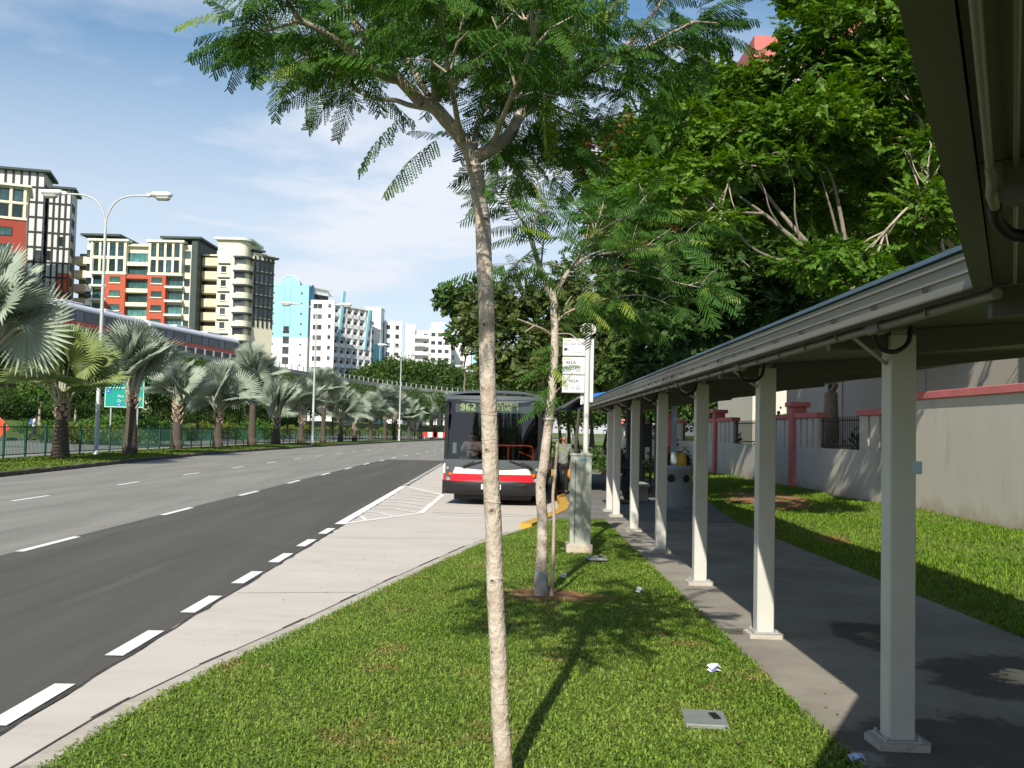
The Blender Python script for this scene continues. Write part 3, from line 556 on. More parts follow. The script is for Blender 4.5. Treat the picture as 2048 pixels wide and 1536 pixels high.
for i in range(5):
    ya, yb = pil[i] + .2, pil[i + 1] - .2; L_ = yb - ya; s0, s1 = ya + L_ * .34, yb - L_ * .26; top = 2.50
    b = MB(); wb(b, ya, yb, -.1, 1.62, .2, PLASTER)
    for y0, y1 in ((ya, s0), (s1, yb)):
        k = 4; gap = .16; wdt = (y1 - y0 - gap * (k - 1)) / k
        for j in range(k):
            wb(b, y0 + j * (wdt + gap), y0 + j * (wdt + gap) + wdt, 1.62, top, .2, PLASTER)
            if j < k - 1: wb(b, y0 + j * (wdt + gap) + wdt, y0 + (j + 1) * (wdt + gap), 1.62, top, .1, PLASTER, .1)
    b.build("wall_panel", bw)
    for y0, y1 in ((ya, s0 + .05), (s1 - .05, yb)):
        b = MB(); wb(b, y0, y1, top, top + .15, .34, PINK, -.07, .012); b.build("coping", bw)
    b = MB(); wb(b, s0, s1, 2.38, 2.42, .03, RAIL, .08); wb(b, s0, s1, 1.70, 1.74, .03, RAIL, .08)
    for y in np.arange(s0 + .1, s1, .13): wb(b, y, y + .016, 1.62, 2.5, .016, RAIL, .09)
    b.build("railing", bw)
# ---------------------------------------------------------------- bus
BUSGREY = mat("bus_grey_paint", (0.075, 0.088, 0.095), 0.32, 0.05, 2, coat=0.3, dirt=((0.10, 0.105, 0.10), 2.5, 0.62)); BUSBLACK = mat("bus_bumper", (0.016, 0.016, 0.018), 0.45, 0.15, 3, dirt=((0.035, 0.034, 0.03), 3, 0.6))
BUSWHITE = mat("bus_white_paint", (0.74, 0.70, 0.60), 0.35, 0.03, 2, coat=0.3); BUSRED = mat("bus_red_paint", (0.66, 0.012, 0.025), 0.35, 0.04, 2, coat=0.3)
TYRE = mat("tyre_rubber", (0.02, 0.02, 0.02), 0.85, 0.2, 8); RIMM = mat("wheel_rim", (0.45, 0.45, 0.44), 0.45, 0.1, 4, metal=0.5)
BUSGLASS = clear_glass("windscreen_glass", (0.42, 0.48, 0.46), 0.05); INNER = mat("bus_interior", (0.03, 0.034, 0.036), 0.8, 0.2, 3)
LENS = mat("lamp_lens", (0.42, 0.44, 0.45), 0.12, 0.3, 22, metal=0.5, spec=0.8); AMBER = mat("amber_lens", (0.75, 0.12, 0.015), 0.2)
bus = thing("bus", "grey city bus with white and red front band waiting in the bus bay", "bus", (-0.47, 25.35, 0.008), R(-3.6))
W2, BL = 1.25, 11.9
def bow(x): return 0.20 * (abs(x) / W2) ** 2.6                     # plan curve of the front: corners set back
def front(b, x0, x1, z0, z1, m, off=0.0, n=12, rake=lambda z: 0.0, ztop=None, zbot=None):
    V = []
    for i in range(n + 1):
        x = x0 + (x1 - x0) * i / n; zt = ztop(x) if ztop else z1; zb = zbot(x) if zbot else z0
        V += [(x, bow(x) + rake(zb) + off, zb), (x, bow(x) + rake(zt) + off, zt)]
    b.add(V, [(2 * i, 2 * i + 2, 2 * i + 3, 2 * i + 1) for i in range(n)], m, True)
rk = lambda z: 0.0 if z < 1.1 else 0.16 * ((z - 1.1) / 1.75) ** 1.3
b = MB()                                                          # shell: sides, roof, back, floor
def side(x, sgn):
    for z0, z1, y0, m in ((0.30, 0.62, .2, BUSBLACK), (.62, .80, .2, BUSRED), (.80, 1.02, .2, BUSWHITE), (1.02, 1.15, .2, BUSGREY), (2.45, 2.80, rk(2.6) + .2, BUSGREY)): b.bx(x - .03, x + .03, y0, BL, z0, z1, m)
    for y in (1.7, 3.2, 4.7, 6.2, 7.7, 9.2, 10.7, BL - .06): b.bx(x - .028, x + .028, y, y + .07, 1.15, 2.45, BUSBLACK)
for s in (-1, 1): side(s * (W2 - .03), s)
b.bx(-W2, W2, BL, BL + .05, .35, 2.8, BUSGREY)
b.bx(-W2 + .06, W2 - .06, .35, BL, .34, .42, INNER)
front(b, -W2, W2, 1.02, 1.16, BUSGREY, 0, 16, rk); b.build("body", bus)
b = MB()                                                          # roof with rounded front edge
pr = [(-W2, 2.72), (-W2 + .03, 2.80), (-W2 + .14, 2.87), (-.7, 2.92), (0, 2.94), (.7, 2.92), (W2 - .14, 2.87), (W2 - .03, 2.80), (W2, 2.72)]
V = []
for y, k, dz in ((0, .985, -.07), (.05, .99, -.02), (.22, 1, 0), (BL, 1, 0)):
    for x, z in pr: V.append((x * k, y + rk(2.72) + (bow(x) if y < .3 else 0), max(2.70, z + dz)))
n = len(pr); b.add(V, [(r * n + i, r * n + i + 1, (r + 1) * n + i + 1, (r + 1) * n + i) for r in range(3) for i in range(n - 1)], BUSGREY, True)
front(b, -W2 + .03, W2 - .03, 2.69, 2.79, BUSGREY, .004, 16, rk); b.bx(-W2 + .07, W2 - .07, .5, BL, 2.66, 2.70, mat("bus_ceiling", (0.2, 0.2, 0.19), 0.8)); b.bx(-.9, .9, 5.5, 9, 2.93, 3.06, BUSGREY, .05); b.build("roof", bus)
b = MB(); front(b, -W2 + .02, W2 - .02, 1.0, 1.09, BUSGREY, .001, 16); front(b, -W2 + .02, W2 - .02, .62, 1.02, BUSGREY, .0, 16); b.build("front_panel", bus)
b = MB(); zt = lambda x: .97 - .07 * (1 - (x / .95) ** 2); front(b, -.93, .93, .80, 1, BUSWHITE, -.006, 14, ztop=zt)
front(b, -1.0, 1.0, .615, .80, BUSRED, -.006, 14)
V = []; 
for s in (-1, 1):                                                 # slanted ends of the band
    b.add([(s * .93, bow(.93) - .006, .80), (s * 1.0, bow(1.0) - .006, .80), (s * .93, bow(.93) - .006, .97)], [(0, 1, 2)], BUSWHITE)
    b.add([(s * 1.0, bow(1.0) - .006, .615), (s * 1.075, bow(1.075) - .006, .615), (s * 1.0, bow(1.0) - .006, .80)], [(0, 1, 2)], BUSRED)
    front(b, s * (W2 - .012), s * (W2 - .05), .80, 1.05, BUSWHITE, -.005, 4); front(b, s * (W2 - .012), s * (W2 - .065), .615, .80, BUSRED, -.005, 4)
b.build("front_band", bus)
b = MB()
prof = [(.27, .14), (.30, .03), (.42, -.015), (.58, -.03), (.63, -.01)]
V = []; 
for z, o in prof:
    for i in range(17): x = -W2 + 2 * W2 * i / 16; V.append((x * 1.004, bow(x) * 1.15 + o, z))
b.add(V, [(r * 17 + i, r * 17 + i + 1, (r + 1) * 17 + i + 1, (r + 1) * 17 + i) for r in range(len(prof) - 1) for i in range(16)], BUSBLACK, True)
for s in (-1, 1): b.box((s * .78, bow(.78) - .03, .545), (.2, .02, .045), INNER)
for s in (-1, 1): b.bx(s * W2 - .02, s * W2 + .02, .2, 1.9, .27, .63, BUSBLACK)
b.build("bumper", bus)
b = MB(); front(b, -W2 + .05, W2 - .05, 1.14, 2.71, BUSGLASS, .012, 18, rk)
b.build("windscreen", bus)
b = MB()
for s in (-1, 1):
    for z0, z1 in ((1.13, 1.7), (1.7, 2.2), (2.2, 2.72)):
        xs = s * (W2 - .10), s * (W2 - .005); b.add([(xs[0], bow(xs[0]) + rk(z0) + .006, z0), (xs[1], bow(xs[1]) + rk(z0) + .006, z0), (xs[1], bow(xs[1]) + rk(z1) + .006, z1), (xs[0], bow(xs[0]) + rk(z1) + .006, z1)], [(0, 1, 2, 3)], BUSBLACK)
        b.add([(xs[1], bow(xs[1]) + rk(z0) + .006, z0), (xs[1], .32 + rk(z0), z0), (xs[1], .32 + rk(z1), z1), (xs[1], bow(xs[1]) + rk(z1) + .006, z1)], [(0, 1, 2, 3)], BUSBLACK)
front(b, -W2 + .04, W2 - .04, 1.10, 1.17, BUSBLACK, .002, 16, rk); b.build("windscreen_frame", bus)
b = MB()
for s in (-1, 1):
    for y0, y1 in ((.35, 1.7), (1.77, 3.2), (3.27, 4.7), (4.77, 6.2), (6.27, 7.7), (7.77, 9.2), (9.27, 10.7), (10.77, 11.85)): b.bx(s * (W2 - .03) - .006, s * (W2 - .03) + .006, y0, y1, 1.15, 2.45, mat("bus_side_glass", (0.02, 0.025, 0.028), 0.06, spec=0.6))
b.build("side_window", bus)
b = MB(); sb = mat("sign_box_grey", (0.24, 0.26, 0.265), 0.6); b.bx(-1.0, 1.0, .40, .48, 2.36, 2.68, sb)
LED = glow("led_lettering", (0.72, 0.80, 0.28), 1.1)
d = b.build("destination_sign", bus); b = MB()
# dot-matrix lettering, pixel font rows
PF = {'9': ["01110", "11011", "11011", "01111", "00011", "11011", "01110"], '6': ["01110", "11000", "11000", "11110", "11011", "11011", "01110"], '2': ["11110", "00011", "00011", "00110", "01100", "11000", "11111"], '-': ["00000", "00000", "00000", "11110", "00000", "00000", "00000"],
      'D': ["11110", "10001", "10001", "10001", "10001", "10001", "11110"], 'R': ["11110", "10001", "10001", "11110", "10100", "10010", "10001"], 'I': ["01110", "00100", "00100", "00100", "00100", "00100", "01110"], 'V': ["10001", "10001", "10001", "10001", "01010", "01010", "00100"], 'E': ["11111", "10000", "10000", "11110", "10000", "10000", "11111"],
      'W': ["10001", "10001", "10001", "10101", "10101", "11011", "10001"], 'O': ["01110", "10001", "10001", "10001", "10001", "10001", "01110"], 'L': ["10000", "10000", "10000", "10000", "10000", "10000", "11111"], 'A': ["01110", "10001", "10001", "11111", "10001", "10001", "10001"], 'N': ["10001", "11001", "10101", "10011", "10001", "10001", "10001"], 'S': ["01111", "10000", "10000", "01110", "00001", "00001", "11110"], ' ': ["00000"] * 7, ':': ["00000", "00100", "00100", "00000", "00100", "00100", "00000"]}
def pixels(b, txt, x, z, ps, pz, m, y):
    for ch in txt:
        for r, row in enumerate(PF[ch]):
            for c, v in enumerate(row):
                if v == '1': b.box((x + c * ps, y, z - r * pz), (ps * .94, .006, pz * .94), m)
        x += 6 * ps
pixels(b, "962", -.86, 2.575, .0235, .026, LED, .392); pixels(b, "-", -.40, 2.585, .016, .014, LED, .392); pixels(b, "WOODLANDS", -.20, 2.625, .0155, .0125, LED, .392); pixels(b, "DRIVE :", -.02, 2.515, .0165, .0155, LED, .392)
b.build("led_lettering", d)
b = MB(); b.box((0, -.045, .485), (.5, .014, .125), mat("plate_white", (0.7, 0.7, 0.68), 0.5)); PT = mat("plate_black", (0.03, 0.03, 0.03), 0.6); b.text("TG", (-.22, -.0535, .445), .115, PT); b.text("D", (.16, -.0535, .445), .115, PT); b.build("number_plate", bus)
for s in (-1, 1):
    for x, z, r, m in ((1.135, .935, .042, LENS), (1.06, .79, .045, AMBER), (1.115, .665, .052, LENS)):
        b = MB(); b.disc((s * x, bow(x) - .012, z), r + .012, 'y', BUSBLACK, 18, .022); b.disc((s * x, bow(x) - .022, z), r, 'y', m, 18, .02); b.build("indicator" if m is AMBER else "headlight", bus)
for s, x0 in ((-1, -.15), (1, .45)):
    b = MB(); b.tube([(x0, bow(x0) - .03, 1.15), (x0 - .52 if s < 0 else x0 + .52, bow(.7) - .05, .99 if s < 0 else 1.0)], .016, DARK, 6)
    xa = x0 - .52 if s < 0 else x0 + .52; b.tube([(xa + .22 * -s, bow(xa) - .045, 1.10), (xa + .06 * s, bow(xa) - .05, .97)], .03, DARK, 6); b.build("wiper", bus)
for s in (-1, 1):
    b = MB(); b.tube([(s * (W2 - .08), .25, 2.62), (s * (W2 + .06), .1, 2.6), (s * (W2 + .11), .06, 2.42)], .022, DARK, 8); b.box((s * (W2 + .1), .06, 2.17), (.15, .09, .42), BUSBLACK, 0, .035); m_ = b.build("wing_mirror", bus)
    b = MB(); b.box((s * (W2 + .1), .109, 2.17), (.11, .006, .36), mat("mirror_glass", (0.5, 0.55, 0.6), 0.05, metal=1)); b.build("mirror_glass", m_)
for s in (-1, 1):
    for y in (2.6, 8.6):
        b = MB(); b.disc((s * (W2 - .17), y, .48), .48, 'x', TYRE, 28, .26); wh = b.build("wheel", bus); b = MB(); b.disc((s * (W2 - .035), y, .48), .28, 'x', RIMM, 24, .02); b.disc((s * (W2 - .02), y, .48), .1, 'x', RIMM, 16, .05); b.build("rim", wh)
b = MB(); b.bx(-1.0, 1.0, 1.6, 9.5, .12, .34, INNER); b.bx(-.98, .98, .35, 1.6, .14, .30, BUSBLACK); b.build("chassis", bus)
b = MB(); b.bx(-1.15, 1.15, .34, .62, .42, 1.13, INNER, .04); b.box((-.62, .62, 1.12), (.62, .3, .16), mat("dashboard", (0.05, 0.055, 0.05), 0.6, 0.2, 3), 0, .05); b.box((-.84, .46, 1.18), (.05, .03, .05), AMBER); b.box((-.72, .46, 1.18), (.04, .03, .04), LENS); b.build("dashboard", bus)
b = MB(); P = [(-.62 + .23 * math.cos(a), .66 + .07 * math.sin(a), 1.30 + .09 * math.sin(a)) for a in np.linspace(0, 2 * math.pi, 25)]; b.tube(P, .017, DARK, 6, False); b.tube([(-.62, .66, 1.30), (-.62, .74, 1.15)], .03, DARK, 6); b.build("steering_wheel", bus)
b = MB(); b.box((-.62, 1.25, .95), (.48, .46, .12), INNER, 0, .04); b.box((-.62, 1.5, 1.35), (.46, .1, .75), INNER, 0, .04); b.build("driver_seat", bus)
HR = mat("red_handrail", (0.62, 0.05, 0.02), 0.4)
b = MB(); b.tube(smooth_path([(.0, .85, 1.52), (.5, .85, 1.52), (.88, .85, 1.52), (1.0, .85, 1.44), (1.0, .85, 1.0)], 5), .026, HR, 8); b.tube([(.36, .85, 1.52), (.36, .85, .9)], .022, HR, 8); b.tube([(.62, 1.3, 1.36), (1.05, .95, 1.2)], .02, HR, 8); b.build("handrail", bus)
b = MB(); b.bx(-1.17, -.2, 2.2, 2.24, .42, 2.0, INNER); b.bx(-.1, -.06, 5, 5.05, .42, 2.6, HR); b.bx(.5, 1.16, 1.5, 2.6, .42, 1.05, INNER); b.build("interior_partition", bus)
b = MB(); b.box((-1.0, .4, 1.44), (.1, .02, .28), mat("paper_notice", (0.5, 0.53, 0.5), 0.8)); b.build("paper_notice", bus)
# ---------------------------------------------------------------- bus stop pole and boards
SW = mat("sign_white", (0.62, 0.63, 0.62), 0.5, 0.03, 3); INK = mat("sign_ink", (0.03, 0.03, 0.04), 0.7); GREYINK = mat("sign_grey_ink", (0.25, 0.27, 0.3), 0.7); ORG = mat("sign_orange", (0.65, 0.3, 0.08), 0.6); BLUEINK = mat("sign_blue_ink", (0.12, 0.25, 0.5), 0.6)
bp = thing("bus_stop_pole", "white bus stop pole with oval sign and three stacked route boards", "bus stop sign", (1.17, 15.6, 0.12))
LO = Vector((1.17, 15.6, 0.12)); lp = lambda px, py: pix(px, py, 15.6) - LO
b = MB(); b.tube([(0, 0, 0), (0, 0, 3.42)], .042, WHITEPAINT, 12); b.build("pole", bp)
b = MB(); b.box((.075, .03, 2.76), (.055, .03, 1.0), SW, 0, .008); b.box((-.07, .03, 2.4), (.05, .03, .36), SW, 0, .006); b.build("backing_rail", bp)
c = lp(1178, 657); b = MB(); b.disc((0, -.045, 3.40), .122, 'y', mat("sign_cream", (0.62, 0.58, 0.50), 0.55, 0.05, 3), 28, .03, .82); b.disc((0, -.064, 3.40), .108, 'y', mat("sign_cream_face", (0.55, 0.51, 0.44), 0.6), 28, .008, .78)
b.box((0, -.071, 3.40), (.17, .006, .045), mat("sign_band", (0.33, 0.32, 0.26), 0.6), 0); b.box((0, -.072, 3.372), (.175, .006, .018), INK); b.disc((-.05, -.072, 3.36), .011, 'y', INK, 10, .006); b.disc((.05, -.072, 3.36), .011, 'y', INK, 10, .006); b.build("oval_sign", bp)
for k, (z, txt) in enumerate(((3.12, None), (2.83, "965A"), (2.545, "965A"))):
    b = MB(); b.box((-.215, -.03, z), (.35, .022, .262), SW, 0, .004); b.box((-.215, -.03, z - .136), (.35, .03, .012), GREYMETAL); f = b.build("route_board", bp); b = MB(); y = -.0425
    b.disc((-.36, y, z + .1), .012, 'y', ORG, 10, .003); b.box((-.29, y, z + .1), (.07, .003, .012), ORG)
    if k == 0:
        b.text("962", (-.375, y - .002, z + .028), .052, BLUEINK); b.text("965", (-.265, y - .002, z + .028), .052, BLUEINK); b.text("965A", (-.16, y - .002, z + .028), .05, BLUEINK)
        b.box((-.345, y, z - .04), (.05, .003, .04), INK); b.text("2", (-.315, y - .002, z - .055), .04, INK)
        for x in (-.225, -.125): b.box((x, y, z - .045), (.09, .003, .08), GREYINK); b.box((x, y - .002, z - .045), (.083, .003, .073), SW)
    else:
        b.text(txt, (-.295 if k == 2 else -.34, y - .002, z + .02), .075, INK); b.box((-.375, y, z + .03), (.03, .003, .006), INK)
        for x in (-.335, -.14):
            for j in range(4): b.box((x, y, z - .03 - .02 * j), (.085 if j % 2 else .07, .003, .007), GREYINK)
        b.box((-.235, y, z - .065), (.05, .003, .006), INK); b.add([(-.21, y, z - .055), (-.21, y, z - .075), (-.195, y, z - .065)], [(0, 1, 2)], INK)
    b.build("board_lettering", f)
b = MB(); b.box((-.045, .02, 2.26), (.05, .09, .05), GREYMETAL); b.build("clamp", bp)
# utility cabinet
CAB = mat("cabinet_paint", (0.36, 0.38, 0.32), 0.6, 0.07, 1.6, dirt=((0.25, 0.27, 0.22), 2.0, 0.6), stretch=(1, 1, .4))
jb = thing("utility_cabinet", "tall narrow grey-green metal cabinet on a concrete plinth in the grass", "cabinet", (1.03, 14.62, 0.1))
b = MB(); b.box((0, 0, .83), (.30, .26, 1.28), CAB, 0, .006); b.box((0, -.0, 1.485), (.325, .285, .035), CAB, 0, .008); b.box((-.085, -.1335, .82), (.008, .006, 1.2), mat("panel_gap", (0.06, 0.065, 0.055), 0.8)); b.build("cabinet_body", jb)
b = MB(); b.box((-.01, .02, .10), (.38, .40, .2), mat("stained_plinth", (0.46, 0.40, 0.31), 0.9, 0.15, 4, 0.3, dirt=((0.42, 0.21, 0.1), 3.5, 0.58)), 0, .012); b.build("plinth", jb)
b = MB(); b.add([(-.03, -.1335, 1.39), (.03, -.1335, 1.40), (.05, -.1335, 1.43), (.0, -.1335, 1.45), (-.02, -.1335, 1.42)], [(0, 1, 2, 3, 4)], mat("blue_mark", (0.1, 0.35, 0.5), 0.6)); b.build("blue_mark", jb)
# pit covers, litter
STEEL = mat("pit_cover_steel", (0.26, 0.28, 0.26), 0.55, 0.12, 8, metal=0.3, dirt=((0.18, 0.15, 0.09), 5, 0.6))
def pit(loc_, lab, rz, d):
    o = thing("pit_cover", lab, "pit cover", loc_, rz); b = MB(); b.box((0, 0, .012), d, STEEL, 0, .006); b.build("cover_plate", o)
    b = MB(); b.box((.06, .02, .03), (.045, .12, .012), DARK, R(12)); b.build("lifting_slot", o)
pit((1.24, 6.28, vz(1.24, 6.28) + .005), "rectangular steel pit cover sunk in the near grass with a dark slot", R(-6), (.26, .34, .03))
pit((1.2, 13.75, vz(1.2, 13.75) + .02), "small steel pit cover in the grass in front of the utility cabinet", R(4), (.26, .34, .03))
def paper(x, y, lab, s=0.06, rz=0.4, z=None, m=None):
    b = MB(); m = m or mat("litter_white", (0.78, 0.78, 0.8), 0.7); r = random.Random(x); z = z or vz(x, y) + .02
    V = [(-s, -s * .7, 0), (0, -s * .7, .012), (s, -s * .6, .0), (s * .95, s * .6, .014), (0, s * .7, .03), (-s, s * .6, .008)]
    b.add(V, [(0, 1, 4, 5), (1, 2, 3, 4)], m); b.add([(v[0], v[1], v[2] + .02 + .3 * s * (i % 2)) for i, v in enumerate(V)], [(0, 1, 4, 5), (1, 2, 3, 4)], m)
    b.add([V[0], V[1], (V[1][0], V[1][1], .035), (V[0][0], V[0][1], .02)], [(0, 1, 2, 3)], mat("litter_blue", (0.2, 0.22, 0.5), 0.6)); o = b.build("litter", None, (x, y, z)); o.rotation_euler = (0, 0, rz); return tag(o, lab, "litter")
paper(1.54, 7.47, "crumpled white carton lying in the grass beside the second post", .048)
paper(1.47, 11.2, "small white plastic scrap in the grass near the tree with the sleeve", .045, .9)
paper(.68, 12.3, "flattened white cup behind the thin stake", .05, 1.5)
paper(1.93, 5.55, "pale blue wrapper lying on the damp edge of the path", .045, .2, .13, mat("litter_pale_blue", (0.45, 0.55, 0.8), 0.6))
# bin, bench frames, yellow hood
bn = thing("litter_bin", "round blue-grey concrete litter bin with round openings under the walkway", "bin", (4.15, 24.85, WZ)); BINM = mat("bin_bluegrey", (0.26, 0.30, 0.32), 0.75, 0.08, 3)
b = MB(); b.lathe([(.34, 0), (.35, .04), (.35, .92), (.37, .93), (.37, .99), (.33, 1.02)], (0, 0, 0), BINM, 32); b.build("bin_body", bn)
b = MB()
for a in (R(-62), R(-125), R(30)):
    c = Vector((.352 * math.cos(a), .352 * math.sin(a), .72)); t = Vector((-math.sin(a), math.cos(a), 0)); o_ = Vector((math.cos(a), math.sin(a), 0)) * .012
    V = [c + o_ * (1 + abs(math.cos(q)) * -.9) + t * (.1 * math.cos(q)) + Vector((0, 0, .1 * math.sin(q))) for q in np.linspace(0, 2 * math.pi, 20, False)]; b.add(V, [tuple(range(20))], mat("bin_opening", (0.012, 0.02, 0.014), 0.8))
b.build("bin_opening", bn)
yh = thing("yellow_hydrant", "yellow dome-topped hydrant beyond the litter bin", "hydrant", (5.08, 30.0, WZ)); YHM = mat("hydrant_yellow", (0.62, 0.38, 0.03), 0.5)
b = MB(); b.lathe([(.10, 0), (.10, .72), (.14, .74), (.14, .8), (.17, .82), (.19, .98), (.17, 1.14), (.1, 1.24), (.02, 1.27)], (0, 0, 0), YHM, 20); b.build("hydrant_body", yh); b = MB(); b.tube([(-.2, 0, .9), (.2, 0, .9)], .05, YHM, 10); b.build("hydrant_nozzle", yh)
bf = thing("notice_board", "dark slim framed notice board standing behind the bench", "notice board", (4.1, 30.2, WZ)); BFM = mat("board_frame_black", (0.02, 0.022, 0.024), 0.5)
for x in (-.09, .12):
    b = MB(); b.box((x, 0, 1.2), (.07, .07, 2.4), BFM, 0, .006); b.build("upright", bf)
b = MB(); b.box((.015, 0, 1.75), (.15, .03, .7), BFM); b.build("board_panel", bf)
for dx, lab in ((4.62, "slender bluish steel post of the bus shelter, just left of the boundary wall"), (5.35, "broader bluish steel post of the bus shelter beside the pink pillars")): pass
bench = thing("bench", "low grey concrete bench under the walkway behind the bending person", "bench", (3.5, 27.3, WZ)); BENM = mat("bench_concrete", (0.33, 0.32, 0.29), 0.85, 0.1, 4)
b = MB(); b.box((0, 0, .43), (.42, 1.7, .08), BENM, 0, .012); b.build("seat", bench)
for y in (-.6, .6):
    b = MB(); b.box((0, y, .2), (.34, .14, .39), BENM, 0, .01); b.build("leg", bench)
# bus shelter with a blue sheet roof
bs = thing("bus_shelter", "bus shelter with dark folded roof wing and bright blue roof sheet past the walkway end", "bus shelter", (3.0, 33.0, WZ)); SO_ = Vector((3.0, 33.0, WZ)); q = lambda x, y, z: tuple(Vector((x, y, z)) - SO_)
SHD = mat("shelter_dark", (0.06, 0.065, 0.065), 0.5, 0.1, 2)
b = MB()
def plate(b, P, t, m): P = [Vector(p) for p in P]; b.add([q(*p) for p in P] + [q(*(p + Vector((0, 0, t)))) for p in P], [(3, 2, 1, 0), (4, 5, 6, 7), (0, 1, 5, 4), (1, 2, 6, 5), (2, 3, 7, 6), (3, 0, 4, 7)], m)
plate(b, [(1.42, 28, 2.56), (1.9, 28, 2.88), (1.9, 40, 2.88), (1.42, 40, 2.56)], .05, SHD); plate(b, [(1.9, 28, 2.88), (5.0, 28, 2.80), (5.0, 40, 2.80), (1.9, 40, 2.88)], .04, SHD); b.build("roof_wing", bs)
b = MB(); plate(b, [(1.84, 27.97, 2.86), (2.15, 27.97, 2.96), (2.15, 40, 2.96), (1.84, 40, 2.86)], .03, FASC); b.build("fascia", bs)
BL_ = mat("bright_blue_sheet", (0.02, 0.22, 0.72), 0.4, 0.06, 2, trans=0.25); b = MB(); b.xz([(p[0] - 3.0, p[1] - WZ) for p in ((2.13, 2.70), (2.17, 2.99), (2.62, 3.06), (4.9, 2.99), (4.9, 2.85), (2.5, 2.85))], 27.85 - 33, 40 - 33, BL_); b.build("blue_roof_sheet", bs)
SHP = mat("shelter_steel", (0.20, 0.24, 0.27), 0.5, 0.08, 3)
for x, y, wd in ((4.62, 28.4, .16), (4.7, 32, .2), (4.65, 36, .2), (4.65, 39.5, .2)):
    b = MB(); b.box(q(x, y, 1.46), (wd, .14, 2.68), SHP, 0, .01); b.build("post", bs)
# ---------------------------------------------------------------- street lamps, railing, road sign
LAMPM = mat("lamp_pole_grey", (0.46, 0.49, 0.47), 0.5, 0.06, 3, metal=0.2); HEADM = mat("lamp_head_white", (0.68, 0.70, 0.68), 0.45, 0.04, 3); LGL = mat("lamp_glass", (0.42, 0.42, 0.38), 0.15)
lm = thing("street_lamp", "tallest twin-armed grey street lamp, its pole between the two leftmost full palms", "street lamp", (-22.15, 53.6, 0.12), 0, "twin-armed street lamps on the central strip")
b = MB(); b.tube([(0, 0, 0), (0, 0, .35), (0, 0, .36), (0, 0, 5), (0, 0, 12.3)], [.15, .15, .12, .11, .075], LAMPM, 10); b.build("pole", lm)
for s in (-1, 1):
    b = MB(); b.tube(smooth_path([(0, 0, 12.2), (s * .1, 0, 13.0), (s * .55, 0, 13.75), (s * 1.3, 0, 14.05), (s * 2.5, 0, 14.1)], 6), .05, LAMPM, 8); b.build("arm", lm)
    b = MB(); b.box((s * 2.95, 0, 14.16), (1.15, .46, .27), HEADM, 0, .09); b.box((s * 2.28, 0, 14.12), (.3, .24, .2), HEADM, 0, .05); hd = b.build("lamp_head", lm); b = MB(); b.box((s * 3.05, 0, 13.95), (.78, .36, .2), LGL, 0, .09); b.build("lamp_glass", hd)
for x, y, lab in ((-19.8, 100, "twin-armed street lamp in front of the long white block"), (-16.4, 147, "twin-armed street lamp in front of the dark spreading trees"), (-7.5, 192, "farthest twin-armed street lamp, just left of the bus roof")):
    c = copy_tree(lm, (x, y, .12)); c['label'] = lab
fn = thing("railing", "green steel railing with close upright bars along the central strip", "railing", (-23, 60, .14)); FO = Vector((-23, 60, .14))
FXY = lambda y: K(y) - float(np.interp(y, [0, 44, 52, 64, 75, 100, 400], [5.2, 4.6, 4.4, 4.3, 4.3, 4.4, 4.6]))
ys = [22.0]
while ys[-1] < 215: ys.append(ys[-1] + 2.25)
bars = MB(); rails = MB()
for i, y in enumerate(ys):
    p = Vector((FXY(y), y, .14)) - FO; b = MB(); b.box((p.x, p.y, .78), (.07, .07, 1.56), GREEN_METAL); b.box((p.x, p.y, 1.6), (.1, .1, .08), GREEN_METAL)
    b.build("post", fn)
    if i < len(ys) - 1:
        p2 = Vector((FXY(ys[i + 1]), ys[i + 1], .14)) - FO
        for z in (.22, 1.48): rails.tube([(p.x, p.y, z), (p2.x, p2.y, z)], .026, GREEN_METAL, 5, False)
        n_ = 15 if y < 120 else 10
        for j in range(1, n_):
            t = j / n_; bars.box((p.x + (p2.x - p.x) * t, p.y + (p2.y - p.y) * t, .85), (.018, .018, 1.24), GREEN_METAL)
rails.build("rail", fn); bars.build("bar", fn)
SGN = mat("road_sign_green", (0.0, 0.27, 0.21), 0.5, 0.03, 1); SGW = mat("road_sign_white", (0.55, 0.68, 0.58), 0.5); SGB = mat("road_sign_blue", (0.02, 0.14, 0.5), 0.5)
rs = thing("direction_sign", "large green direction sign behind the second full palm", "road sign", (-29.05, 75, .3))
b = MB(); b.bx(-1.48, 1.48, 0, .06, 2.75, 5.6, SGN); b.build("sign_panel", rs)
b = MB()
for x0, x1, z0, z1 in ((-1.46, 1.46, 2.77, 2.82), (-1.46, 1.46, 5.53, 5.58), (-1.46, -1.41, 2.82, 5.53), (1.41, 1.46, 2.82, 5.53), (-1.41, 1.41, 4.2, 4.27)): b.bx(x0, x1, -.012, -.003, z0, z1, SGW)
b.text("Ave", (-.52, -.01, 3.52), .30, SGW); b.text("Dr", (-.52, -.01, 3.16), .30, SGW); b.bx(-.55, -.2, -.012, -.004, 2.84, 3.08, SGB); b.text("N", (-.46, -.018, 2.88), .22, SGW)
b.bx(-1.36, -1.02, -.012, -.004, 3.84, 4.14, SGB); b.text("A", (-1.28, -.018, 3.9), .24, SGW); b.disc((1.16, -.008, 3.45), .13, 'y', ORG, 16, .008); b.box((1.16, -.008, 3.29), (.06, .008, .1), ORG); b.build("sign_lettering", rs)
for x in (-1.0, 1.0):
    b = MB(); b.tube([(x, .1, 0), (x, .1, 5.4)], .07, GREYMETAL, 8); b.build("sign_post", rs)
ds = thing("warning_sign", "orange-red diamond roadwork sign half out of the picture at the left edge", "road sign", (-31.75, 62, .3))
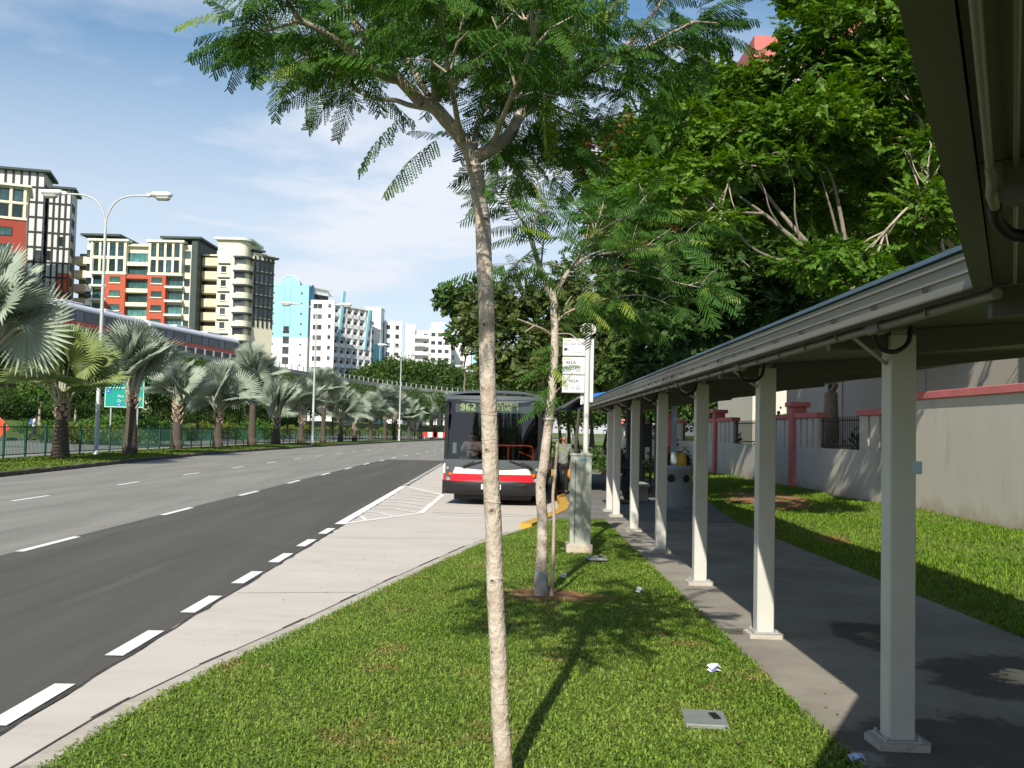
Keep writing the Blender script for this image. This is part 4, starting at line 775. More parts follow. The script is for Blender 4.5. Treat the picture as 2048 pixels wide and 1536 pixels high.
REDS = mat("orange_red_sign", (0.85, 0.075, 0.03), 0.5); b = MB(); b.add([(-.72, 0, 1.13), (0, 0, .42), (.72, 0, 1.13), (0, 0, 1.86)], [(0, 1, 2, 3)], REDS); b.add([(-.72, .03, 1.13), (0, .03, .42), (.72, .03, 1.13), (0, .03, 1.86)], [(3, 2, 1, 0)], GREYMETAL); b.build("sign_face", ds)
b = MB(); b.tube([(0, .06, 0), (0, .06, 1.8)], .03, GREYMETAL, 6); b.build("sign_post", ds)
for px, lab in ((860, "red and white striped barrier nearest the bus mirror"), (881, "red and white striped barrier partly behind the bus edge")):
    p = pix(px, 868, 172); b = MB(); o = thing("road_barrier", lab, "barrier", (p.x, p.y, .2), 0, "road barriers beyond the palms")
    for j in range(3): b.box((-.8 + .8 * j, 0, .85), (.8, .06, .9), mat("barrier_red", (0.7, 0.03, 0.03), 0.5) if j != 1 else SW)
    b.build("barrier_panel", o); b = MB(); b.box((-.9, 0, .3), (.1, .4, .6), SW); b.box((.9, 0, .3), (.1, .4, .6), SW); b.build("barrier_foot", o)
# ---------------------------------------------------------------- plants: leaf templates
def t_bipinnate(npair=9, nl=8, seed=0, leaflet=True):
    r = np.random.default_rng(seed); V = []; F = []; PL = 0.27 if leaflet else 0.33
    def quad(a, b, c, d): n = len(V); V.extend([a, b, c, d]); F.append((n, n + 1, n + 2, n + 3))
    z = lambda y: -0.28 * y * y
    for k in range(6):
        y0, y1 = k / 6, (k + 1) / 6; quad(np.array([-.006, y0, z(y0)]), np.array([.006, y0, z(y0)]), np.array([.005, y1, z(y1)]), np.array([-.005, y1, z(y1)]))
    for i in range(npair):
        t = (i + 1.2) / (npair + .4); ln = PL * (math.sin(math.pi * (0.18 + 0.72 * t)) ** 0.7) * r.uniform(.85, 1.1)
        for s in (-1, 1):
            o = np.array([0, t, z(t)]); dr = r.uniform(.4, 1.15); d = np.array([s * .82, .48, -dr]); d /= np.linalg.norm(d); w = np.cross(d, [0, 0, 1.0]); w /= np.linalg.norm(w); up = np.cross(w, d)
            if leaflet:
                for j in range(nl):
                    a = (j + .6) / nl; c = o + d * ln * a + up * (-0.10 * ln * a * a); L_ = .040 * (math.sin(math.pi * (.2 + .7 * a)) ** .6)
                    for q in (-1, 1):
                        e = w * q * .9 + d * .35 - up * r.uniform(0.0, .5); e /= np.linalg.norm(e); g_ = d * .0215
                        quad(c - g_ * .35, c + e * L_ * .5 - g_, c + e * L_, c + e * L_ * .5 + g_)
            else:
                wd = .017; c1 = o + d * ln * .5 - up * .02; c2 = o + d * ln - up * .09 * ln
                quad(o - w * wd * .5, o + w * wd * .5, c1 + w * wd, c1 - w * wd); quad(c1 - w * wd, c1 + w * wd, c2 + w * wd * .35, c2 - w * wd * .35)
    return np.array(V), np.array(F)
def t_pinnate(npair=5, seed=0, lw=.16, ll=.40):
    """a spray of broad leaflets, unit length along y"""
    r = np.random.default_rng(seed); V = []; F = []
    def leaf(o, e, L_, wd):
        e = e / np.linalg.norm(e); s = np.cross(e, [0, 0, 1.0]); s /= np.linalg.norm(s) + 1e-9; s = s * math.cos(.5) + np.cross(e, s) * r.uniform(-.6, .6); s /= np.linalg.norm(s); n = len(V); dn = np.cross(s, e)
        V.extend([o, o + e * L_ * .45 + s * wd, o + e * L_ - np.array([0, 0, .12 * L_]), o + e * L_ * .45 - s * wd]); F.append((n, n + 1, n + 2, n + 3))
    for i in range(npair):
        t = (i + .7) / npair
        for s in (-1, 1): leaf(np.array([0, t, -.2 * t * t]), np.array([s * r.uniform(.7, 1), r.uniform(.35, .8), -r.uniform(.0, .5)]), ll * r.uniform(.75, 1.15), lw * r.uniform(.7, 1.1))
    leaf(np.array([0, 1, -.2]), np.array([0, 1, -.3]), ll, lw); return np.array(V), np.array(F)
def t_rough(n=7, seed=0, sz=.5):
    """a clump of leaf-sized faces, for crowns far away"""
    r = np.random.default_rng(seed); V = []; F = []
    for i in range(n):
        o = r.normal(0, .45, 3); e = r.normal(0, 1, 3); e /= np.linalg.norm(e); s = np.cross(e, r.normal(0, 1, 3)); s /= np.linalg.norm(s); k = len(V); L_ = sz * r.uniform(.6, 1.2)
        V.extend([o, o + e * L_ * .5 + s * L_ * .33, o + e * L_, o + e * L_ * .5 - s * L_ * .33]); F.append((k, k + 1, k + 2, k + 3))
    return np.array(V), np.array(F)
def bez(p0, p1, p2, n=8): return [p0 * (1 - t) ** 2 + p1 * 2 * t * (1 - t) + p2 * t * t for t in [i / n for i in range(n + 1)]]
BARK_PALE = mat("pale_bark", (0.36, 0.285, 0.21), 0.9, 0, 9, 0.8, stretch=(1, 1, .8), col2=(0.56, 0.50, 0.42), dirt=((0.17, 0.12, 0.08), 16, 0.63), bscale=45)
BARK_GREY = mat("grey_brown_bark", (0.21, 0.18, 0.14), 0.92, 0.3, 10, 0.5, dirt=((0.32, 0.28, 0.21), 5, 0.58), bscale=40)
BARK_LIMB = mat("limb_bark", (0.36, 0.30, 0.235), 0.9, 0.25, 4, 0.4, dirt=((0.16, 0.13, 0.10), 3, 0.58))
BARK_DARK = mat("dark_bark", (0.075, 0.062, 0.045), 0.95, 0.3, 3, 0.5)
FROND = mat("feathery_leaf", (0.036, 0.105, 0.018), 0.6, 0, 2.2, island=0.25, trans=0.30, col2=(0.07, 0.155, 0.022), spec=.2); FROND_YOUNG = mat("young_leaf", (0.18, 0.27, 0.035), 0.5, 0, 2, island=0.2, trans=0.35, col2=(0.24, 0.32, 0.05))
CANOPY = mat("broad_leaf", (0.052, 0.13, 0.013), 0.5, 0, 0.55, island=0.45, trans=0.36, col2=(0.11, 0.21, 0.019), spec=.25); CANOPY_RED = mat("red_flush_leaf", (0.28, 0.06, 0.03), 0.5, 0, 1, island=0.3, trans=0.3, col2=(0.2, 0.11, 0.03))
MIDLEAF = mat("olive_leaf", (0.05, 0.10, 0.018), 0.55, 0, 0.35, island=0.35, trans=0.25, col2=(0.10, 0.125, 0.03)); FARLEAF = mat("deep_green_leaf", (0.043, 0.095, 0.02), 0.6, 0, 0.12, island=0.45, trans=0.25, col2=(0.07, 0.125, 0.028), spec=.2)
SHRUB = mat("shrub_leaf", (0.045, 0.12, 0.015), 0.5, 0, 0.5, island=0.4, trans=0.25, col2=(0.085, 0.18, 0.025)); YSHRUB = mat("yellow_shrub_leaf", (0.17, 0.19, 0.015), 0.5, 0, 0.5, island=0.35, trans=0.25, col2=(0.11, 0.16, 0.02))
FR_T = [t_bipinnate(12, 7, s) for s in range(3)]; FR_C = [t_bipinnate(15, 1, s, False) for s in range(3)]; PN_T = [t_pinnate(5, s) for s in range(4)]; RG_T = [t_rough(8, s) for s in range(4)]
def grow(root, name, templates, P, D, S, m, rng, flat=.7, extra=None, twigs=None):
    """leaf sprays -> one crown mesh (extra: [(mask, material)])"""
    parts = {}; pick = rng.integers(0, len(templates), len(P)); mi = np.zeros(len(P), int); mats = [m]
    for k, (mask, mm) in enumerate(extra or []): mi[mask] = k + 1; mats.append(mm)
    Rm = frames(D, rng, flat); fl = []; Vs = []; b = 0
    for q in range(len(mats)):
        for t in range(len(templates)):
            sel = (pick == t) & (mi == q)
            if sel.any(): V, F = scatter(templates[t], P[sel], Rm[sel], S[sel]); Vs.append(V); fl.append((F + b, q)); b += len(V)
    if twigs is not None and twigs.V: Vs.append(np.array(twigs.V)); fl.append((np.array(twigs.F) + b, len(mats))); mats.append(twigs.mats[0])
    return link(name, np_mesh(name, np.concatenate(Vs), fl, mats), root)
# ---------------------------------------------------------------- the two young feathery trees
def young_tree(root, trunk, limbs, bark_mats, tmpl, rng, fr_len, twig_len, density, explicit=(), young=.05, rad=None, dead=(), fill=()):
    base = root.location
    L_ = lambda pts: [pix(*p) - base for p in pts]
    b = MB(); tp = smooth_path(L_(trunk), 6); k = len(tp); rr = [np.interp(i / (k - 1), [0, .06, .15, 1], rad) for i in range(k)]
    tp = [p + Vector((math.sin(i * .9) * .002, math.cos(i * 1.3) * .002, 0)) for i, p in enumerate(tp)]; rr = [r_ * (1 + .014 * math.sin(i * 2.7)) for i, r_ in enumerate(rr)]
    b.tube(tp, rr, bark_mats[0], 14)
    kr = random.Random(7)
    kk = k - 26 if len(trunk) > 13 else k - 3
    for i in range(4, kk, 2):                                    # leaf-scar rings and healed branch eyes
        t_ = kr.random(); c = tp[i].lerp(tp[i + 1], t_); rr_ = rr[i] + .0006; a0 = kr.uniform(0, 6.28); b.tube([c + Vector((math.cos(a0 + q * .5) * rr_, math.sin(a0 + q * .5) * rr_, .003 * math.sin(q))) for q in range(kr.randint(6, 11))], .0019, bark_mats[0], 5, False)
        if i % 4 == 0:
            a = kr.uniform(math.pi * 1.15, math.pi * 1.85); o_ = Vector((math.cos(a), math.sin(a), 0)); t2_ = Vector((-math.sin(a), math.cos(a), 0)); c = tp[i] + o_ * (rr[i] * .985); s_ = kr.uniform(.7, 1.3)
            ring = [c + t2_ * (.013 * s_ * math.cos(q)) + Vector((0, 0, .010 * s_ * math.sin(q))) for q in [2 * math.pi * j / 12 for j in range(12)]]; b.tube(ring + [ring[0]], .0032, bark_mats[0], 5, False); b.add([p + o_ * .002 for p in ring], [tuple(range(12))], bark_mats[1])
            b.add([c + o_ * .004 + t2_ * (.005 * math.cos(q)) + Vector((0, 0, .004 * math.sin(q))) for q in [2 * math.pi * j / 8 for j in range(8)]], [tuple(range(8))], BARK_DARK)
    b.build("trunk", root)
    P, D, twigs = [], [], MB()
    lm_ = MB()
    for pts, r0, r1, start in limbs:
        lp_ = smooth_path(L_(pts), 5); n = len(lp_); lm_.tube(lp_, [r0 + (r1 - r0) * i / (n - 1) for i in range(n)], bark_mats[2], 8)
        cum = 0
        for i in range(1, n):
            seg = lp_[i] - lp_[i - 1]; cum += seg.length
            f = i / (n - 1)
            if f < start: continue
            for _ in range(rng.poisson(density * seg.length)):
                d = seg.normalized() * .6 + Vector(rng.normal(0, 1, 3)) * .75; d.z = d.z * .45 + .12; d.normalize(); l = twig_len * rng.uniform(.5, 1.2) * (1.1 - .4 * f)
                e = lp_[i] + d * l + Vector((0, 0, .04)); twigs.tube([lp_[i], lp_[i].lerp(e, .5) + Vector((0, 0, .03)), e], [.007, .005, .003], bark_mats[2], 5, False)
                for q in range(rng.integers(3, 6)):
                    t = rng.uniform(.35, 1); dd = d * .5 + Vector(rng.normal(0, 1, 3)); dd.z = dd.z * .3 + .05; P.append(lp_[i].lerp(e, t)); D.append(dd.normalized())
        for q in range(4):
            dd = (lp_[-1] - lp_[-2]).normalized() + Vector(rng.normal(0, .7, 3)); dd.z *= .5; P.append(lp_[-1]); D.append(dd.normalized())
    for pts, r0, r1 in dead: lm_.tube(smooth_path(L_(pts), 4), [r0 + (r1 - r0) * i / (4 * (len(pts) - 1)) for i in range(4 * (len(pts) - 1) + 1)], bark_mats[2], 6)
    lm_.build("branch", root); 
    for (p, q) in explicit:
        a, e = pix(*p) - base, pix(*q) - base; P.append(a); D.append(e - a)
    for (x0, y0, x1, y1, Y0, Y1, n_) in fill:
        for _ in range(n_):
            dd = Vector(rng.normal(0, 1, 3)); dd.z = dd.z * .3 - .05; P.insert(0, pix(rng.uniform(x0, x1), rng.uniform(y0, y1), rng.uniform(Y0, Y1)) - base); D.insert(0, dd.normalized())
    P, D = np.array([tuple(p) for p in P]), np.array([tuple(d) for d in D]); S = fr_len * rng.uniform(.65, 1.15, len(P))
    for i in range(len(explicit)): S[-1 - i] = np.linalg.norm(D[-1 - i])
    yg = rng.random(len(P)) < young
    return grow(root, "crown", tmpl, P, D, S, FROND, rng, .78, [(yg, FROND_YOUNG)], twigs)
t1 = thing("young_tree", "slim pale-trunked young tree with feathery crown standing nearest in the grass", "tree", (0.0, 4.92, .12)); Y1 = 4.92
tp1 = [(1009, 1590, Y1), (1007, 1536, Y1), (1001, 1430, Y1), (993, 1230, Y1), (985, 1020, Y1), (978, 840, Y1), (973, 650, Y1), (967, 480, Y1), (957, 380, Y1), (945, 318, Y1), (930, 288, Y1), (905, 255, 4.9), (868, 215, 4.86), (844, 206, 4.84)]
lb1 = [([(844, 206, 4.84), (806, 165, 4.8), (779, 140, 4.76), (756, 105, 4.72), (730, 75, 4.7), (698, 20, 4.66), (670, -90, 4.6)], .034, .010, .55),
       ([(800, 160, 4.8), (763, 150, 4.7), (698, 98, 4.6), (643, 62, 4.5), (600, 39, 4.42), (575, 0, 4.35), (540, -70, 4.25)], .024, .007, .5),
       ([(868, 218, 4.88), (822, 211, 4.95), (789, 200, 5.05), (756, 198, 5.15), (714, 182, 5.3), (682, 159, 5.4), (640, 128, 5.55), (605, 100, 5.7), (560, 70, 5.9)], .015, .005, .5),
       ([(600, 39, 4.42), (570, 50, 4.4), (540, 60, 4.4), (505, 66, 4.4)], .009, .003, .0),
       ([(862, 205, 4.88), (890, 172, 4.95), (926, 146, 5.0), (958, 114, 5.08), (978, 75, 5.15), (991, 33, 5.22), (1000, -90, 5.3)], .034, .010, .6),
       ([(958, 114, 5.08), (1000, 95, 5.2), (1040, 60, 5.3), (1065, 15, 5.4), (1110, -60, 5.5)], .018, .006, .3),
       ([(870, 195, 4.85), (868, 120, 4.7), (880, 50, 4.5), (900, -40, 4.3)], .018, .008, .4),
       ([(856, 190, 4.85), (800, 90, 4.95), (770, 20, 5.1), (740, -90, 5.2)], .017, .006, .4),
       ([(952, 315, 4.92), (972, 304, 4.93), (992, 292, 4.95), (1022, 266, 5.0), (1043, 228, 5.05), (1095, 198, 5.12), (1138, 166, 5.18), (1183, 140, 5.25), (1225, 117, 5.32), (1268, 75, 5.4), (1326, 0, 5.5), (1380, -80, 5.6)], .038, .008, .5),
       ([(1095, 198, 5.12), (1120, 160, 5.0), (1128, 110, 4.85), (1150, 50, 4.7), (1160, -40, 4.6)], .014, .005, .3),
       ([(1095, 205, 5.12), (1140, 225, 5.2), (1190, 240, 5.25), (1240, 228, 5.3), (1280, 222, 5.3)], .010, .003, .4),
       ([(1225, 117, 5.32), (1265, 110, 5.1), (1320, 80, 4.95), (1390, 40, 4.85)], .012, .004, .2),
       ([(985, 296, 4.95), (1000, 250, 4.7), (1020, 200, 4.4), (1050, 130, 4.1), (1080, 20, 3.8)], .016, .006, .35),
       ([(948, 300, 4.92), (958, 240, 5.1), (985, 190, 5.4), (1010, 130, 5.8), (1040, 60, 6.2)], .018, .006, .35),
       ([(926, 280, 4.9), (915, 240, 4.6), (905, 180, 4.2), (890, 100, 3.9), (880, 0, 3.6)], .016, .006, .5)]
ex1 = [((815, 225, 4.9), (690, 300, 4.75)), ((880, 275, 4.9), (755, 345, 4.75)), ((880, 272, 4.9), (820, 245, 4.8)), ((1000, 290, 5), (1090, 360, 5.1)), ((1010, 300, 5), (1030, 380, 5.05)), ((1060, 240, 5), (1180, 310, 5.0)), ((1050, 250, 5.05), (1150, 300, 5.1)),
       ((1030, 280, 5), (1110, 330, 5)), ((985, 300, 4.95), (1000, 372, 4.9)), ((1010, 285, 5), (1060, 350, 4.95)), ((1000, 300, 4.8), (960, 365, 4.7)), ((1040, 230, 5.1), (1120, 260, 5.1)), ((1180, 240, 5.2), (1270, 270, 5.25)), ((1190, 235, 5.2), (1230, 300, 5.2)),
       ((520, 60, 4.4), (375, 65, 4.35)), ((480, 20, 4.4), (350, 15, 4.3)), ((500, 90, 4.4), (400, 110, 4.35)), ((560, 130, 5.5), (545, 220, 5.4)), ((620, 140, 5.4), (600, 230, 5.3)), ((680, 165, 5.4), (640, 240, 5.2)), ((520, 80, 4.4), (440, 115, 4.3)), ((1330, 20, 5), (1470, 50, 4.9)), ((1340, 10, 5), (1440, 80, 5)), ((1300, 60, 5.1), (1400, 65, 5))]
rg1 = np.random.default_rng(21)
young_tree(t1, tp1, lb1, (BARK_PALE, BARK_GREY, BARK_LIMB), FR_T, rg1, .33, .34, 6.2, ex1, .03, [.052, .046, .043, .033], (), [(1000, 240, 1150, 320, 4.9, 5.6, 44), (500, 30, 740, 130, 4.3, 5.4, 46), (740, -20, 1000, 100, 4.2, 5.6, 64), (1010, 20, 1270, 170, 4.5, 5.7, 72), (600, -120, 1320, 0, 4.0, 6, 110), (880, 60, 1000, 190, 4.6, 5.6, 16)])
t2 = thing("young_tree", "young feathery tree with grey sleeve round its foot, leaning beside the bus", "tree", (.36, 10.72, .12)); Y2 = 10.72
tp2 = [(1080, 1200, Y2), (1081, 1150, Y2), (1085, 1080, Y2), (1084, 1020, Y2), (1081, 975, Y2), (1088, 925, Y2), (1097, 850, Y2), (1103, 790, Y2), (1107, 740, Y2), (1110, 680, Y2), (1108, 630, Y2), (1107, 598, Y2), (1098, 578, 10.7), (1086, 550, 10.65), (1075, 520, 10.6), (1066, 490, 10.55), (1058, 462, 10.5)]
lb2 = [([(1058, 462, 10.5), (1040, 435, 10.4), (1018, 405, 10.3), (990, 385, 10.2)], .016, .006, .2), ([(1060, 464, 10.5), (1073, 432, 10.6), (1080, 400, 10.8), (1075, 360, 11)], .016, .006, .25),
       ([(1082, 535, 10.62), (1085, 500, 10.5), (1092, 455, 10.3), (1100, 420, 10.2)], .012, .004, .4), ([(1108, 596, Y2), (1122, 568, 10.75), (1138, 542, 10.8), (1158, 525, 10.85), (1185, 511, 10.95), (1235, 504, 11.1), (1300, 498, 11.3), (1370, 480, 11.5)], .030, .006, .25), ([(1140, 540, 10.8), (1160, 510, 10.5), (1190, 470, 10.2), (1240, 440, 9.9), (1300, 430, 9.7)], .016, .005, .25),
       ([(1150, 545, 10.85), (1190, 535, 10.6), (1250, 540, 10.3), (1330, 560, 10.0), (1400, 575, 9.8)], .013, .004, .3), ([(1160, 525, 10.85), (1180, 480, 11.3), (1200, 430, 11.8), (1210, 390, 12.2)], .014, .005, .3), ([(1112, 645, Y2), (1128, 630, 10.7), (1150, 618, 10.6), (1200, 600, 10.5), (1280, 590, 10.4), (1340, 610, 10.3)], .016, .004, .4), ([(1150, 618, 10.6), (1200, 640, 10.9), (1260, 650, 11.2)], .008, .003, .2), ([(1065, 500, 10.55), (1040, 520, 10.4), (1010, 530, 10.3)], .008, .003, .4)]
dd2 = [([(1104, 672, Y2), (1085, 658, 10.6), (1060, 648, 10.5), (1035, 638, 10.4)], .016, .007), ([(1068, 652, 10.52), (1050, 664, 10.4)], .010, .006), ([(1112, 668, Y2), (1140, 668, 10.6), (1158, 682, 10.5), (1185, 690, 10.4)], .009, .003), ([(1133, 628, 10.7), (1132, 610, 10.6), (1143, 592, 10.6)], .008, .004), ([(1104, 792, Y2), (1125, 770, 10.6), (1145, 745, 10.5)], .008, .004)]
ex2 = [((1105, 720, 10.7), (1045, 745, 10.5)), ((1100, 730, 10.7), (1020, 738, 10.4)), ((1110, 700, 10.7), (1060, 715, 10.6)), ((1098, 810, 10.7), (1030, 820, 10.5)), ((1100, 790, 10.7), (1060, 770, 10.7)), ((1105, 740, 10.7), (1150, 715, 10.5)), ((1106, 735, 10.7), (1140, 750, 10.4)), ((1100, 770, 10.7), (1075, 800, 10.4)), ((1112, 790, 10.7), (1090, 815, 10.5)), ((1106, 690, 10.7), (1060, 690, 10.5)), ((1110, 650, 10.7), (1075, 625, 10.6)), ((1115, 640, 10.7), (1160, 655, 10.6)),
       ((1360, 500, 11), (1450, 508, 10.8)), ((1340, 470, 11), (1420, 450, 10.8)), ((1380, 560, 10.5), (1440, 560, 10.4)), ((1150, 380, 10.8), (1205, 345, 10.7)), ((1160, 385, 10.8), (1215, 372, 10.7)), ((1118, 890, 10.6), (1100, 905, 10.5)), ((1118, 890, 10.6), (1135, 900, 10.5)), ((1240, 650, 11), (1250, 700, 11)), ((1300, 620, 10.4), (1380, 650, 10.3))]
young_tree(t2, tp2, lb2, (BARK_PALE, BARK_GREY, BARK_LIMB), FR_C, np.random.default_rng(22), .42, .46, 6.2, ex2, .09, [.072, .062, .058, .024], dd2)
b = MB(); SLV = mat("tree_sleeve_grey", (0.27, 0.28, 0.28), 0.6, 0.05, 3); b.lathe([(.068, .05), (.069, .30), (.062, .30)], (.0, 0, 0), SLV, 20); b.build("tree_guard", t2)
b = MB(); c = pix(1098, 838, Y2) - t2.location; b.lathe([(.058, -.012), (.063, 0), (.058, .012)], c, WHITEPAINT, 16); b.build("tie_band", t2)
stk = thing("tree_stake", "thin crooked wooden stake standing beside the tree with the sleeve", "stake", (.5, 10.7, .12)); b = MB()
sp_ = smooth_path([pix(*p) - stk.location for p in ((1103, 1198, 10.7), (1106, 1120, 10.7), (1108, 1040, 10.7), (1106, 990, 10.7), (1111, 940, 10.7), (1115, 885, 10.7))], 5); b.tube(sp_, [.022 - .008 * i / len(sp_) for i in range(len(sp_))], BARK_LIMB, 8); b.build("stake_pole", stk)
# ---------------------------------------------------------------- larger trees
def big_tree(root, clumps, trunk_r, fork_z, m, bark, tmpl, spray, n_per, seed, limb_r=.09, flat=.72, extra_frac=None, lean=(0, 0), bare=0, shell=.55):
    """clumps = [(centre, radii)] relative to root; trunk, limbs to each clump, crown of leaf sprays"""
    rng = np.random.default_rng(seed); fork = Vector((lean[0], lean[1], fork_z)); b = MB()
    b.tube(bez(Vector((0, 0, -.2)), Vector((lean[0] * .3, lean[1] * .3, fork_z * .5)), fork, 6), [trunk_r * (1.25 - .45 * i / 6) for i in range(7)], bark, 10); b.build("trunk", root)
    b = MB(); P, D, S = [], [], []; nodes = [(fork, Vector((lean[0], lean[1], fork_z)).normalized(), trunk_r * .8, 0.0)]
    for (c, rad) in sorted(clumps, key=lambda q: (Vector(q[0]) - fork).length):
        c = Vector(c); best = min(nodes, key=lambda nd: (c - nd[0]).length * (1.0 + .5 * max(0, -(c - nd[0]).normalized().dot(nd[1]))) + nd[3] * .22); st, dr_, r0, plen = best; ln_ = (c - st).length
        mid = st + dr_ * ln_ * .38 + Vector(rng.normal(0, .07, 3)) * ln_ + Vector((0, 0, -.06 * ln_)); pts = bez(st, mid, c, 7); pts = [p + Vector(rng.normal(0, .018, 3)) * ln_ * (0 < i < 7) for i, p in enumerate(pts)]; ra = min(limb_r, r0 * .8); rb = max(.018, ra * .42); b.tube(pts, [ra + (rb - ra) * i / 7 for i in range(8)], bark, 7)
        for i in (2, 3, 4, 5, 6, 7): nodes.append((pts[i], (pts[i] - pts[i - 1]).normalized(), ra + (rb - ra) * i / 7, plen + ln_ * i / 7))
        for _ in range(5 + bare):
            d = Vector(rng.normal(0, 1, 3)); d.z = abs(d.z) * .6; d.normalize(); e = c + Vector((d.x * rad[0], d.y * rad[1], d.z * rad[2])) * .85; s0 = pts[int(rng.integers(3, 7))]; b.tube(bez(s0, (s0 + e) / 2 + Vector(rng.normal(0, .1, 3)), e, 4), [limb_r * .2, limb_r * .17, limb_r * .13, limb_r * .09, limb_r * .05], bark, 5, False)
        n = int(n_per * (rad[0] * rad[1] + rad[0] * rad[2] + rad[1] * rad[2]) / 3)
        u = rng.normal(0, 1, (n, 3)); u /= np.linalg.norm(u, axis=1, keepdims=True); lob = 1 + .22 * np.sin(u[:, 0] * 5 + seed) * np.sin(u[:, 1] * 4.3 + 1.3 * seed) + .13 * np.sin(u[:, 2] * 9 + u[:, 0] * 7)
        q = (shell + (1 - shell) * rng.random(n) ** .6) * lob; u[:, 2] = np.where(u[:, 2] < 0, u[:, 2] * .75, u[:, 2])
        pos = np.array(c) + u * q[:, None] * np.array(rad); d = u * np.array([1, 1, .5]) + rng.normal(0, .45, (n, 3)); P.append(pos); D.append(d); S.append(spray * rng.uniform(.5, 1.35, n))
    b.build("branch", root); P, D, S = np.concatenate(P), np.concatenate(D), np.concatenate(S); ex = None
    if extra_frac: ex = [(extra_frac[0](P, rng), extra_frac[1])]
    return grow(root, "crown", tmpl, P, D, S, m, rng, flat, ex)
# big spreading trees behind the boundary wall: clump centres read at their own depth
def at(px, py, Y, base): p = pix(px, py, Y); return (p.x - base[0], p.y - base[1], p.z - base[2])
rtb = (11.8, 21.5, .35)
rt = thing("wall_tree", "large spreading bright green tree arching over the wall and walkway roof", "tree", rtb)
cl = [((1290, 400, 21), (1.2, 1.3, .7)), ((1370, 290, 22), (1.4, 1.5, .9)), ((1470, 215, 23), (1.4, 1.6, .8)), ((1400, 180, 24), (1.0, 1.3, .6)), ((1620, 165, 22), (1.3, 1.6, .8)), ((1720, 60, 21), (1.6, 1.6, 1.0)), ((1800, 180, 20), (1.3, 1.5, .9)), ((1640, 260, 20), (1.6, 1.6, .7)), ((1520, 330, 23.5), (1.5, 1.5, .6)), ((1380, 350, 21.5), (1.1, 1.2, .4)), ((1780, 330, 22), (1.2, 1.3, .7)), ((1860, 60, 20), (1.2, 1.4, 1)), ((1330, 350, 23), (.9, 1.2, .6)), ((1690, -60, 23), (2, 2, 1)), ((1850, 430, 18.5), (.9, 1, .5)), ((1660, 520, 18), (1.0, 1.0, .32)), ((1730, 560, 17.5), (.7, .8, .25)), ((1950, 100, 22), (1.6, 1.8, 1.2)), ((1620, 420, 24.5), (1.4, 1.2, .6)), ((1480, 430, 24.5), (1.2, 1.2, .5)), ((1340, 385, 18.8), (.7, .6, .22)), ((1430, 345, 19.7), (.7, .7, .25)), ((1440, 440, 18.7), (.5, .5, .16)), ((1480, 262, 20.3), (.8, .7, .3)), ((1630, 290, 20.1), (.9, .7, .3)), ((1490, 330, 19), (.5, .5, .18)), ((1575, 320, 19.2), (.5, .5, .18)), ((1860, 300, 18.8), (.7, .6, .3))]
big_tree(rt, [(at(*c, rtb), r_) for c, r_ in cl], .2, 2.7, CANOPY, BARK_LIMB, PN_T, .25, 720, 31, .085, .75, None, (-.5, -.3), 2, .35)
b = MB()                                                          # the pale limbs that show through the gaps of its crown
for pts, r0, r1 in (([(1760, 620, 19.8), (1674, 556, 19.6), (1636, 530, 19.5), (1603, 492, 19.4), (1566, 460, 19.4), (1528, 427, 19.4), (1481, 394, 19.5), (1430, 350, 19.8)], .085, .022), ([(1617, 488, 19.5), (1575, 441, 19.6), (1538, 394, 19.8), (1500, 342, 20), (1481, 300, 20.2), (1477, 262, 20.4)], .05, .016), ([(1641, 532, 19.5), (1599, 520, 19.2), (1552, 518, 19), (1500, 492, 18.8), (1463, 450, 18.7), (1430, 440, 18.6)], .042, .012), ([(1528, 427, 19.4), (1481, 424, 19.2), (1425, 413, 19), (1388, 399, 18.9), (1341, 385, 18.8)], .030, .010), ([(1690, 480, 20), (1678, 413, 20), (1664, 356, 20), (1650, 328, 20), (1630, 285, 20.2)], .05, .016), ([(1675, 470, 20), (1660, 413, 19.8), (1646, 366, 19.7), (1630, 310, 19.8)], .034, .012), ([(1790, 470, 19), (1810, 427, 19), (1843, 399, 18.9), (1866, 328, 18.8), (1878, 290, 18.8)], .045, .014), ([(1566, 460, 19.4), (1540, 420, 19.1), (1525, 370, 19), (1490, 330, 19)], .024, .008), ([(1603, 492, 19.4), (1590, 430, 19.2), (1588, 370, 19.1), (1570, 320, 19.2)], .026, .008)):
    sp_ = smooth_path([pix(*p) - Vector(rtb) for p in pts], 5); b.tube(sp_, [r0 + (r1 * .35 - r0) * i / (len(sp_) - 1) for i in range(len(sp_))], BARK_GREY, 7)
b.build("branch", rt)
rtc = (8.9 + 2.6, 36, .35)
rt2 = thing("wall_tree", "darker broad tree behind the wall with a red flush on its outer leaves", "tree", rtc)
cl = [((1230, 330, 36), (1.6, 1.8, 1.2)), ((1260, 450, 35), (1.4, 1.8, 1.2)), ((1350, 520, 35), (2.0, 2.0, 1.5)), ((1480, 560, 34), (2.2, 2.2, 1.6)), ((1600, 610, 33), (2.2, 2, 1.3)), ((1420, 420, 36), (2.4, 2.4, 1.8)), ((1560, 460, 36), (2.4, 2.4, 1.8)), ((1700, 480, 35), (2.4, 2.4, 1.8)), ((1820, 500, 33), (2.2, 2.2, 1.7)), ((1300, 300, 38), (1.6, 2, 1.2)), ((1390, 640, 35), (1.6, 1.8, 1.0)), ((1780, 620, 31), (1.8, 2, 1.0)), ((1320, 400, 37), (1.6, 1.8, 1.4)), ((1470, 330, 38), (2.4, 2.4, 1.8)), ((1640, 340, 38), (2.4, 2.4, 1.8)), ((1780, 360, 37), (2.4, 2.4, 2))]
